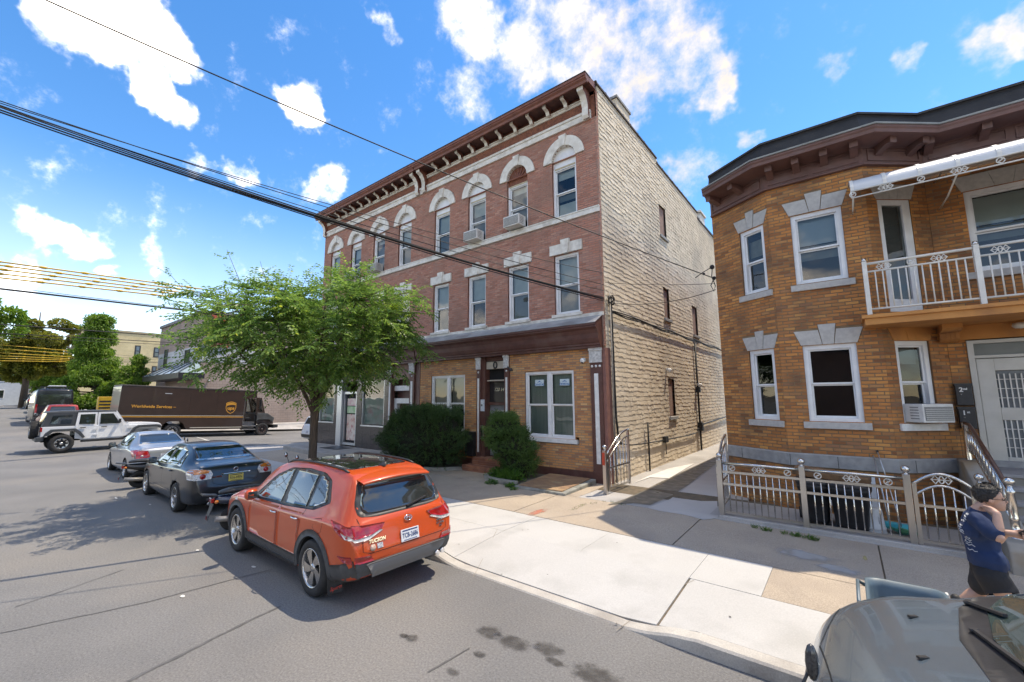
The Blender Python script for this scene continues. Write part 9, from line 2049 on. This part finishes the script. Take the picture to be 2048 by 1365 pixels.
def gable_house(label, x, y, w, d, h, m, roofm, z0):
 g = empty('far_house', (x, y, z0), label, 'house', 'houses at the far end of the street'); b = MB(); b.box(x-w/2, x+w/2, y, y+d, z0-1, z0+h); b.build('wall', m, g)
 b = MB(); b.prism([(y-0.3, z0+h), (y+d+0.3, z0+h), (y+d/2, z0+h+d*0.35)], lambda u, v, q: (q, u, v), x-w/2-0.3, x+w/2+0.3); b.build('roof', roofm, g)
 for k in range(2):
  for z in (1.2, 4.0):
   if z+1.4 > h: continue
   for (fr, uu) in ((Frame((x+w/2, y), (0, 1)), d*(0.2+0.45*k)), (Frame((x-w/2, y), (1, 0)), w*(0.2+0.45*k))):
    b = fr.mb(); fb(b, uu, uu+1.1, z0+z, z0+z+1.5, -0.05, 0.05); wd = b.build('window', M_white, g); b = fr.mb(); fb(b, uu+0.12, uu+0.98, z0+z+0.12, z0+z+1.38, 0.05, 0.07); b.build('pane', M_cglass, wd)
def px_at(x, y, X): return on_x(x, y, X)
hy = px_at(14, 790, -112).y
gable_house('pale grey clapboard house at the far end of the street', -116, hy-3, 9, 8, 5.6, mat('pale_siding', (0.52, 0.55, 0.58), (0.46, 0.49, 0.52), scale=3, rough=0.7), M_roofing, 1.5)
gable_house('brown shingled house under the olive tree', -104, px_at(62, 790, -100).y, 8, 8, 5.2, mat('brown_siding', (0.22, 0.16, 0.12), (0.17, 0.125, 0.095), scale=3, rough=0.8), mat('brown_roof', (0.11, 0.075, 0.06), rough=0.9), 1.5)
M_far = mat('tan_siding', (0.40, 0.34, 0.26), (0.34, 0.29, 0.22), scale=2, rough=0.8)
for i, (x, m_, lb) in enumerate(((-30, M_dkbrick, 'dark brick row house across the street, leftmost of three'), (-14, M_far, 'tan row house across the street between the brick ones'), (4, M_dkbrick, 'dark brick row house across the street beyond the tan one'))):
 gable_house(lb, x, -31, 15, 9, 6.6, m_, M_roofing, 0.1)
def at_tree(name, label, pb, pc, X, h, r, m, n, ln, seed, **k):
 p = on_x(pb[0], pb[1], X); c = on_x(pc[0], pc[1], X); z = zr(X, 0)-0.1
 big_tree(name, label, (X, p.y, z), h, (X, c.y, c.z, *r), m, n, ln, seed, **k)
at_tree('olive_tree', 'tall olive green street tree with thick trunk before the far houses', (46, 800), (72, 692), -74, 12.5, (4.3, 4.4, 4.2), LV_olive, 26000, 0.34, 21, trunk_r=0.30, lobes=44, clump=0.26)
at_tree('leafy_tree', 'green tree rising over the far end of the parked row', (-95, 800), (-100, 622), -62, 13, (4.2, 4.2, 3.2), LV_bright, 14000, 0.36, 22, trunk_r=0.35)
at_tree('feathery_tree', 'bright green feathery tree rising to a point behind the delivery truck', (190, 800), (188, 742), -53, 9.4, (4.6, 3.7, 4.9), LV_bright, 56000, 0.20, 23, trunk_r=0.2, lobes=120, clump=0.20, droop=0.5, cone=True)
at_tree('feathery_tree', 'small bright green tree beside the feathery one near the canopy', (268, 790), (268, 755), -50, 5.5, (2.0, 2.0, 2.4), LV_bright, 12000, 0.18, 24, trunk_r=0.12, lobes=36, clump=0.34, droop=0.4, cone=True)
big_tree('leafy_tree', 'sunlit tree on the side street peeping over the street tree', (-24.3, 12.9, -0.2), 9.5, (-24.3, 12.9, 7.2, 2.1, 2.1, 2.3), LV_bright, 12000, 0.16, 25, trunk_r=0.14, lobes=22, clump=0.5)
at_tree('leafy_tree', 'green tree behind the parked white crossovers', (100, 790), (105, 770), -90, 8.5, (4.5, 4.0, 3.4), LV_bright, 10000, 0.34, 26, trunk_r=0.25)
at_tree('leafy_tree', 'distant green tree closing the end of the street', (8, 790), (10, 762), -150, 11, (6, 6, 4.5), LV_bright, 9000, 0.6, 27, trunk_r=0.3)
at_tree('olive_tree', 'distant olive tree beyond the pale grey house', (40, 790), (42, 770), -140, 9, (5, 5, 3.6), LV_olive, 8000, 0.5, 28, trunk_r=0.3)
# yellow box sign by the truck, street sign
b = MB(); p = on_x(214, 808, -37.2); b.box(p.x-0.25, p.x+0.25, p.y-0.45, p.y+0.45, p.z-0.75, p.z+0.45)
yb = b.build('yellow_container', mat('yellow_plastic', (0.62, 0.38, 0.02), (0.5, 0.28, 0.02), scale=4, rough=0.5), None, 'yellow boxy container with dark markings behind the delivery truck', 'container', bevel=0.03)
b = MB()
for k in range(3): b.box(p.x+0.25, p.x+0.256, p.y-0.4, p.y+0.35-0.1*k, p.z+0.1-0.2*k, p.z+0.2-0.2*k)
b.build('marking', M_black, yb)
ss = empty('street_sign', (-66, 6.2, 1.3), 'green street name sign on a grey pole beyond the parked cars', 'sign')
b = MB(); b.tube([(-66, 6.2, 1.2), (-66, 6.2, 4.8)], 0.05, 8); b.build('pole', M_stepg, ss)
b = MB(); b.box(-66.02, -65.98, 6.2, 7.3, 4.3, 4.6); b.build('sign_blade', mat('sign_green', (0.03, 0.22, 0.14), rough=0.5), ss)
# ------------------------------------------------------------------ overhead lines
def sagline(a, c, sag, n=28):
 a = Vector(a); c = Vector(c); return [a.lerp(c, i/n)-Vector((0, 0, sag*4*(i/n)*(1-i/n))) for i in range(n+1)]
def cable(name, label, a, c, sag, r, m=None, group='overhead lines', n=28):
 b = MB(); b.tube(sagline(a, c, sag, n), r, 6); return b.build(name, m or M_cable, None, label, 'cable', group)
up1 = empty('utility_pole', (-13.0, -7.6, 0.1), 'wooden utility pole across the street', 'pole', 'utility poles')
b = MB(); b.tube([(-13.0, -7.6, 0), (-13.0, -7.6, 11.5)], 0.16, 10, radii=[0.18, 0.12]); b.build('shaft', M_bark, up1)
b = MB(); b.box(-14.0, -12.0, -7.66, -7.5, 10.6, 10.75); b.build('crossarm', M_bark, up1)
P0 = Vector((-13.0, -7.6, 0)); corner = Vector((-5.0, 10.52, 5.12))
# the bundle is aimed so that it passes the left edge of view at the right height
e0 = CAM+ray(0, 214)*6.2
def back(pt, end, y=-7.5): t = (y-end.y)/(pt.y-end.y); return end+(pt-end)*t
for i, (dz, ez, ex, r) in enumerate(((0, 0, 0, 0.012), (-0.05, 0.03, 0, 0.012), (0.05, 0.06, 0.0, 0.010), (0.10, 0.42, 0, 0.008), (-0.10, -0.04, 0, 0.011), (0.14, 0.75, 0, 0.007), (-0.15, 0.0, 0, 0.009), (0.02, 0.25, 0, 0.007))):
 end = corner+Vector((ex, 0, ez)); q = e0+Vector((0.04*((i*7) % 3-1), 0, dz*0.7))
 cable('service_cable', 'black service cable in the bundle from the pole to the brick building corner', back(q, end)+Vector((0, 0, 0.75)), end, 0.42+0.05*(i % 3), r)
hc = Vector((-2.36, 11.32, 5.42)); e1 = CAM+ray(85, 0)*6.2
cable('service_cable', 'single twisted cable crossing high to the ochre brick house', back(e1, hc)+Vector((0, 0, 0.68)), hc, 0.40, 0.011)
cable('service_cable', 'slack cable from the clad wall to the ochre house', corner+Vector((0, 0.2, -0.05)), (-2.36, 11.45, 5.15), 0.18, 0.009, n=14)
cable('service_cable', 'thin cable from the brick corner to the ochre house', corner+Vector((0, 0.1, 0.5)), (-2.36, 11.4, 5.3), 0.05, 0.006, n=14)
ib = empty('cable_bracket', hc, 'dark cable bracket with insulators on the corner of the ochre house', 'bracket')
b = MB(); b.ball(hc+Vector((0, 0, 0.0)), 0.05, 10); b.ball(hc+Vector((-0.03, 0.02, 0.30)), 0.06, 10); b.ball(hc+Vector((-0.22, -0.05, 0.14)), 0.035, 8); b.build('insulator', M_cable, ib)
b = MB(); b.tube([hc, hc+Vector((-0.08, -0.02, -0.18)), hc+Vector((-0.02, 0.0, -0.34)), hc+Vector((0.02, 0, -0.2)), hc+Vector((-0.05, 0, 0.05)), hc+Vector((-0.02, 0, 0.3))], 0.012, 6); b.tube([hc+Vector((-0.02, 0, 0.3)), hc+Vector((-0.25, -0.05, 0.18)), hc+Vector((-0.42, -0.1, 0.06))], 0.010, 6); b.build('loop', M_cable, ib)
# lines along the side street, some with yellow guards
M_yguard = mat('yellow_line_guard', (0.72, 0.45, 0.02), (0.62, 0.38, 0.02), scale=3, rough=0.5)
def sideline(X, pa, pb, r, label, m=None, yext=(-14, 32), guard=False):
 a = on_x(*pa, X); c = on_x(*pb, X); d = (c-a)/(c.y-a.y); A = a+d*(yext[0]-a.y); B = a+d*(yext[1]-a.y)
 o = MB(); o.tube([A.lerp(B, i/20) for i in range(21)], r, 6); o = o.build('power_line', M_cable, None, label, 'cable', 'overhead lines')
 if guard:
  g0 = a+d*(guard[0]-a.y); g1 = a+d*(guard[1]-a.y); b = MB(); b.tube([g0, g1], r*1.9, 8); n = int((g1-g0).length/1.2)
  for k in range(n):
   p = g0.lerp(g1, (k+0.5)/n); q = (g1-g0).normalized(); b.tube([p-q*0.13, p-q*0.06, p+q*0.06, p+q*0.13], r*3, 8, radii=[r*1.9, r*3.4, r*3.4, r*1.9])
  b.build('line_guard', M_yguard, o)
ya, yb_ = on_x(-300, 500, -25.5).y, on_x(404, 590, -25.5).y
for i, (y0, y1) in enumerate(((524, 578), (531, 584), (539, 590), (548, 594), (556, 600))):
 sideline(-25.5-0.12*i, (0, y0), (400, y1), 0.016, 'power line with yellow guard over the side street', guard=(ya, yb_-0.3*i))
sideline(-25.0, (0, 578), (380, 622), 0.04, 'thick black cable below the yellow-guarded lines')
sideline(-25.0, (0, 573), (380, 620), 0.012, 'thin messenger wire above the thick black cable')
sideline(-36.5, (0, 649), (425, 679), 0.032, 'black line above the corner building canopy')
sideline(-36.5, (0, 667), (425, 690), 0.024, 'second black line above the corner building canopy')
sideline(-36.5, (0, 674), (425, 694), 0.014, 'thin line above the corner building canopy')
for i, (y0, y1) in enumerate(((690, 702), (698, 708), (706, 714), (712, 718), (717, 721), (722, 724))):
 sideline(-62.0-0.2*i, (0, y0), (140, y1), 0.013, 'far power line with yellow guard before the olive tree', guard=(on_x(-200, 700, -62).y, on_x(142, 716, -62).y))
for x, y in ((-25.3, -14.2), (-25.3, 32.2), (-36.5, -14.2), (-36.5, 32.2), (-62.2, -14.2), (-62.2, 32.3)):
 pz = zr(x, y)-0.1; pp = empty('utility_pole', (x, y, pz), 'wooden utility pole carrying the lines beside the side street', 'pole', 'utility poles'); b = MB(); b.tube([(x, y, pz), (x, y, 13.5)], 0.16, 10, radii=[0.18, 0.12]); b.build('shaft', M_bark, pp); b = MB(); b.box(x-0.9, x+0.9, y-0.08, y+0.08, 12.6, 12.75); b.build('crossarm', M_bark, pp)
# ------------------------------------------------------------------ recycling cart
M_cart = mat('slate_blue_plastic', (0.10, 0.145, 0.175), (0.085, 0.125, 0.15), scale=6, rough=0.45)
wheelie_bin('recycling_cart', 0.27, 5.13, R_(90), 'open slate blue recycling cart behind the silver bonnet', M_cart, top=0.76, z0=0.14, lid=False, open_top=True, w=0.76, dpt=0.54)
# ------------------------------------------------------------------ person
def remesh(b, name, m, parent, vox, smooth=2, local=False):
 me = b.mesh(name, m); o = bpy.data.objects.new(name, me); COL.objects.link(o)
 bm = bmesh.new(); bm.from_mesh(me); bmesh.ops.recalc_face_normals(bm, faces=bm.faces); bm.to_mesh(me); bm.free()
 md = o.modifiers.new('r', 'REMESH'); md.mode = 'VOXEL'; md.voxel_size = vox; md.use_smooth_shade = True
 if smooth: s = o.modifiers.new('s', 'SMOOTH'); s.factor = 0.5; s.iterations = smooth
 dg = bpy.context.evaluated_depsgraph_get(); nm = bpy.data.meshes.new_from_object(o.evaluated_get(dg)); o.modifiers.clear(); o.data = nm; nm.name = name
 nm.materials.clear(); nm.materials.append(m)
 if parent is not None: adopt(o, parent)
 return o
def limb(b, pts, radii, n=14):
 P = [Vector(p) for p in pts]; b.tube(P, 0.1, n, radii=radii)
 for p, r in zip(P, radii): b.ball(p, r*0.995, 12)
def person():
 Y = 6.25
 def q(x, y, dy=0.0): return on_y(x, y, Y+dy)
 M_skin = mat('skin', (0.55, 0.33, 0.24), (0.50, 0.29, 0.21), scale=9, rough=0.5)
 M_navy = mat('navy_cotton', (0.012, 0.032, 0.095), (0.009, 0.024, 0.072), scale=5, rough=0.85, bump=0.5, bscale=9)
 M_short = mat('black_shorts_cloth', (0.012, 0.012, 0.015), (0.018, 0.018, 0.021), scale=5, rough=0.8, bump=0.4, bscale=9)
 M_hair = mat('black_hair', (0.010, 0.009, 0.009), (0.018, 0.016, 0.015), scale=30, rough=0.45, bump=0.6, bscale=60, stretch=(1, 1, 3))
 g = empty('person', (q(1995, 1150).x, Y, 0.16), 'person in navy T-shirt and black shorts walking with head bowed past the stoop', 'person')
 hip = q(1976, 1138); chest = q(1958, 1062); neckb = q(1953, 1022); head = q(1981, 997);
 fwd = Vector((1, 0, 0)); hd = (head-neckb).normalized()
 b = MB()
 limb(b, [hip, hip.lerp(chest, 0.5), chest, q(1955, 1034)], [0.11, 0.10, 0.115, 0.085])
 limb(b, [neckb, neckb.lerp(head, 0.55)], [0.052, 0.048])
 for dy in (-0.15, 0.15): limb(b, [q(1957, 1040), q(1957, 1040, dy)], [0.08, 0.062])
 b.ball(head+Vector((-0.012, 0, 0.022)), 0.094, 20, 1.02, 0.82, 1.02); b.ball(head+Vector((0.035, 0, -0.045)), 0.066, 16, 0.95, 0.82, 1.05); b.ball(head+Vector((0.062, 0, -0.088)), 0.030, 12, 1, 1.1, 0.8)
 b.tube([head+Vector((0.082, 0, 0.012)), head+Vector((0.108, 0, -0.030))], 0.012, 8, radii=[0.009, 0.014]); b.ball(head+Vector((0.082, 0, -0.058)), 0.016, 10, 1, 1.5, 0.7)
 for s in (-1, 1): b.ball(head+Vector((-0.012, s*0.078, -0.012)), 0.026, 12, 0.7, 0.4, 1.15)
 sh = q(1953, 1040, -0.17); el = q(1998, 1076, -0.27); wr = q(1994, 1028, -0.20); hb = q(1978, 1019, -0.13)
 limb(b, [sh, sh.lerp(el, 0.5), el, el.lerp(wr, 0.4), wr], [0.058, 0.050, 0.042, 0.041, 0.029])
 pd = (hb-wr).normalized(); limb(b, [wr, wr.lerp(hb, 0.5), hb], [0.028, 0.036, 0.034]); up = Vector((0, 0, 1)); sdv = pd.cross(up).normalized()
 for k in range(4):
  f0 = hb+sdv*(-0.030+0.020*k)+up*0.004; L_ = [0.070, 0.080, 0.076, 0.058][k]
  limb(b, [f0-pd*0.02, f0+pd*L_*0.45+up*0.006, f0+pd*L_*0.8-up*0.012, f0+pd*L_*0.95-up*0.030], [0.0105, 0.0098, 0.009, 0.008], 8)
 limb(b, [wr+pd*0.02+up*0.02, wr+pd*0.05+up*0.035+sdv*-0.03, wr+pd*0.085+up*0.03+sdv*-0.04], [0.013, 0.011, 0.009], 8)
 sl = q(1958, 1040, 0.17); ell = q(1985, 1090, 0.22); wl_ = q(2012, 1066, 0.10)
 limb(b, [sl, ell, ell.lerp(wl_, 0.4), wl_], [0.056, 0.043, 0.040, 0.028])
 p2 = Vector((1, -0.05, -0.02)).normalized(); hb2 = wl_+p2*0.07; limb(b, [wl_, hb2], [0.030, 0.036]); s2 = Vector((0, 1, 0))
 for k in range(4):
  f0 = hb2+up*(-0.030+0.020*k); limb(b, [f0, f0+p2*0.035+s2*-0.012, f0+p2*0.045+s2*-0.038, f0+p2*0.025+s2*-0.05], [0.0105, 0.010, 0.009, 0.008], 8)
 limb(b, [hb2+up*0.03, hb2+up*0.05+p2*0.03-s2*0.02, hb2+up*0.045+p2*0.055-s2*0.03], [0.012, 0.010, 0.008], 8)
 gz = zflag(hip.x, Y)
 kn = q(2009, 1197, -0.09); an = Vector((kn.x+0.005, Y-0.09, gz+0.085)); limb(b, [hip+Vector((0.0, -0.085, -0.02)), kn.lerp(hip, 0.45)+Vector((0.0, -0.05, 0)), kn, kn.lerp(an, 0.35)+Vector((-0.012, 0, 0)), an], [0.092, 0.078, 0.056, 0.057, 0.036])
 kf = q(1962, 1180, 0.10); af = q(1922, 1203, 0.10); limb(b, [hip+Vector((0.0, 0.085, -0.02)), kf.lerp(hip, 0.5)+Vector((0, 0.03, 0)), kf, kf.lerp(af, 0.4)+Vector((-0.01, 0, -0.015)), af], [0.092, 0.078, 0.056, 0.057, 0.036])
 limb(b, [an, an+Vector((0.06, 0, -0.045)), an+Vector((0.15, 0, -0.055))], [0.036, 0.034, 0.026]); fd = Vector((0.25, 0.0, -1)).normalized(); limb(b, [af, af+fd*0.07+Vector((-0.03, 0, 0)), af+fd*0.15], [0.036, 0.034, 0.026])
 remesh(b, 'body', M_skin, g, 0.0075, 2)
 b = MB(); limb(b, [q(1975, 1128), q(1967, 1098), chest, q(1953, 1040), q(1953, 1030)], [0.132, 0.124, 0.130, 0.105, 0.080], 20)
 limb(b, [q(1979, 1120, -0.05), q(1979, 1128, 0.05)], [0.128, 0.128], 18); limb(b, [q(1951, 1060, -0.07), q(1951, 1060, 0.07)], [0.112, 0.112], 18)
 for dy in (-0.15, 0.15): limb(b, [q(1955, 1040), q(1955, 1042, dy)], [0.10, 0.078], 16)
 limb(b, [sh, sh.lerp(el, 0.45), sh.lerp(el, 0.74)], [0.076, 0.074, 0.074], 16); limb(b, [sl, sl.lerp(ell, 0.75)], [0.078, 0.074], 16)
 o = remesh(b, 'tee_shirt', M_navy, g, 0.011, 4)
 bm = bmesh.new(); bm.from_mesh(o.data)
 from mathutils import noise as mn
 for v in bm.verts:
  nn = mn.noise(Vector((v.co.x*9, v.co.y*9, v.co.z*5+v.co.x*14)))*0.012+mn.noise(v.co*22)*0.004; v.co += v.normal*nn
 hem = hip.z+0.02; cut = bmesh.ops.bisect_plane(bm, geom=bm.verts[:]+bm.edges[:]+bm.faces[:], plane_co=hip+Vector((0, 0, -0.015)), plane_no=Vector((0.30, 0, -1)), clear_outer=True)
 sv = (el-sh).normalized(); bm.normal_update(); bm.to_mesh(o.data); bm.free()
 for p in o.data.polygons: p.use_smooth = True
 b = MB(); limb(b, [hip+Vector((0, 0, 0.04)), hip+Vector((0.005, 0, -0.03))], [0.132, 0.132], 18); limb(b, [hip+Vector((0.0, -0.075, -0.03)), hip.lerp(kn, 0.55)+Vector((0.004, -0.01, 0)), hip.lerp(kn, 0.80)+Vector((0.008, 0, 0))], [0.118, 0.118, 0.120], 18); limb(b, [hip+Vector((0.0, 0.075, -0.03)), hip.lerp(kf, 0.55), hip.lerp(kf, 0.75)], [0.115, 0.106, 0.102], 18)
 o = remesh(b, 'shorts', M_short, g, 0.011, 3)
 bm = bmesh.new(); bm.from_mesh(o.data)
 for v in bm.verts: v.co += v.normal*(mn.noise(Vector((v.co.x*12, v.co.y*12, v.co.z*4)))*0.010)
 bmesh.ops.bisect_plane(bm, geom=bm.verts[:]+bm.edges[:]+bm.faces[:], plane_co=hip.lerp(kn, 0.86), plane_no=(kn-hip).normalized(), clear_outer=True); bm.to_mesh(o.data); bm.free()
 for p in o.data.polygons: p.use_smooth = True
 b = MB(); b.ball(head+Vector((-0.022, 0, 0.040)), 0.100, 20, 1.04, 0.88, 0.98); b.ball(head+Vector((0.035, 0, 0.082)), 0.056, 14, 1.2, 1.1, 0.62); b.ball(head+Vector((-0.06, 0, -0.005)), 0.060, 14, 0.7, 1.05, 1.0)
 o = remesh(b, 'hair', M_hair, g, 0.008, 1)
 bm = bmesh.new(); bm.from_mesh(o.data); bmesh.ops.bisect_plane(bm, geom=bm.verts[:]+bm.edges[:]+bm.faces[:], plane_co=head+Vector((-0.005, 0, 0.0)), plane_no=Vector((0.78, 0, -0.62)), clear_outer=True)
 for v in bm.verts: v.co += v.normal*(mn.noise(v.co*60)*0.010+0.002)
 bm.to_mesh(o.data); bm.free()
 rnd = random.Random(6); b = MB()
 for k in range(420):
  t = rnd.uniform(-math.pi, math.pi); ph = rnd.uniform(0.05, 1.5); d = Vector((math.cos(t)*math.sin(ph)*1.02, math.sin(t)*math.sin(ph)*0.86, math.cos(ph))); p = head+Vector((-0.02, 0, 0.04))+d*0.098
  if (p-head-Vector((-0.005, 0, 0.0))).dot(Vector((0.78, 0, -0.62))) > 0: continue
  e = p+(d*0.5+Vector((0.5, 0, 0.25))+Vector((rnd.gauss(0, .3), rnd.gauss(0, .3), rnd.gauss(0, .2)))).normalized()*0.022; s_ = d.orthogonal().normalized()*0.004; b.poly([p-s_, p+s_, e])
 b.build('hair_tufts', M_hair, g, fixn=False)
 b = MB();
 for s in (-1, 1):
  c = head+Vector((0.094, s*0.033, 0.000)); b.tube([c+Vector((0.0, 0.026*math.cos(t*math.pi/6), 0.020*math.sin(t*math.pi/6))) for t in range(13)], 0.0022, 5); b.tube([c+Vector((0, s*0.026, 0.004)), head+Vector((-0.005, s*0.082, 0.006)), head+Vector((-0.03, s*0.080, -0.008))], 0.0022, 5)
 b.tube([head+Vector((0.097, -0.008, 0.003)), head+Vector((0.097, 0.008, 0.003))], 0.002, 5); b.build('glasses', M_black, g)
 b = MB()
 for s in (-1, 1): b.ball(head+Vector((0.080, s*0.033, 0.002)), 0.011, 8)
 b.build('eye', mat('eye_dark', (0.05, 0.035, 0.03), rough=0.2), g)
 for (a0, d, nm) in ((an+Vector((-0.045, 0, -0.055)), Vector((1, 0, 0)), 'shoe'), (af+Vector((-0.045, 0, 0.015)), fd, 'shoe')):
  u = Vector((0, 0, 1)) if nm == 'shoe' and d.x > 0.9 else Vector((1, 0, 0.25)).normalized()
  b = MB(); limb(b, [a0+u*0.01, a0+d*0.08+u*0.015, a0+d*0.17, a0+d*0.235-u*0.008], [0.042, 0.044, 0.042, 0.030], 14); limb(b, [a0+d*0.02+u*0.04, a0+d*0.06+u*0.055], [0.044, 0.042], 14)
  o = remesh(b, 'shoe', mat('black_trainer', (0.015, 0.015, 0.016), (0.03, 0.03, 0.03), scale=20, rough=0.6), g, 0.008, 2)
  b = MB(); w = d.cross(u).normalized(); P = [a0-d*0.045-u*0.045, a0+d*0.26-u*0.042]; b.hexa([P[0]-w*0.038-u*0.012, P[0]+w*0.038-u*0.012, P[1]+w*0.030-u*0.012, P[1]-w*0.030-u*0.012, P[0]-w*0.040+u*0.014, P[0]+w*0.040+u*0.014, P[1]+w*0.032+u*0.012, P[1]-w*0.032+u*0.012]); b.build('sole', M_white, o, bevel=0.008)
  b = MB(); b.tube([a0-w*0.043+d*0.03, a0-w*0.047+d*0.08-u*0.01, a0-w*0.046+d*0.15+u*0.02], 0.007, 6); b.tube([a0+w*0.043+d*0.03, a0+w*0.047+d*0.08-u*0.01, a0+w*0.046+d*0.15+u*0.02], 0.007, 6); b.build('side_flash', M_white, o)
 sh_o = [c for c in g.children if c.name.startswith('tee_shirt')][0]; bm = bmesh.new(); bm.from_mesh(sh_o.data); bv = BVHTree.FromBMesh(bm); bm.free(); b = MB(); rnd = random.Random(9)
 for k in range(16):
  z0 = chest.z+0.16-k*0.022; y0 = Y-0.03+rnd.uniform(-.03, .0); pts = []
  for t in range(6):
   o_ = Vector((chest.x-0.6, y0-t*0.012, z0+0.008*math.sin(t*2+k))); l, nr, i_, ds = bv.ray_cast(o_, Vector((1, 0, 0)))
   if l is not None: pts.append(l+Vector((-0.003, 0, 0)))
  if len(pts) > 2 and k % 5 != 4: b.tube(pts, 0.0035, 4)
 b.build('shirt_print', M_plate, sh_o)
 ph = MB(); ph.bar(hb2+p2*0.02-s2*0.045+up*0.0, hb2+p2*0.09-s2*0.05+up*0.06, 0.07, 0.009, up=(0, 1, 0)); ph.build('phone', M_black, None, 'black phone held by the walking person', 'phone', bevel=0.003)
person()
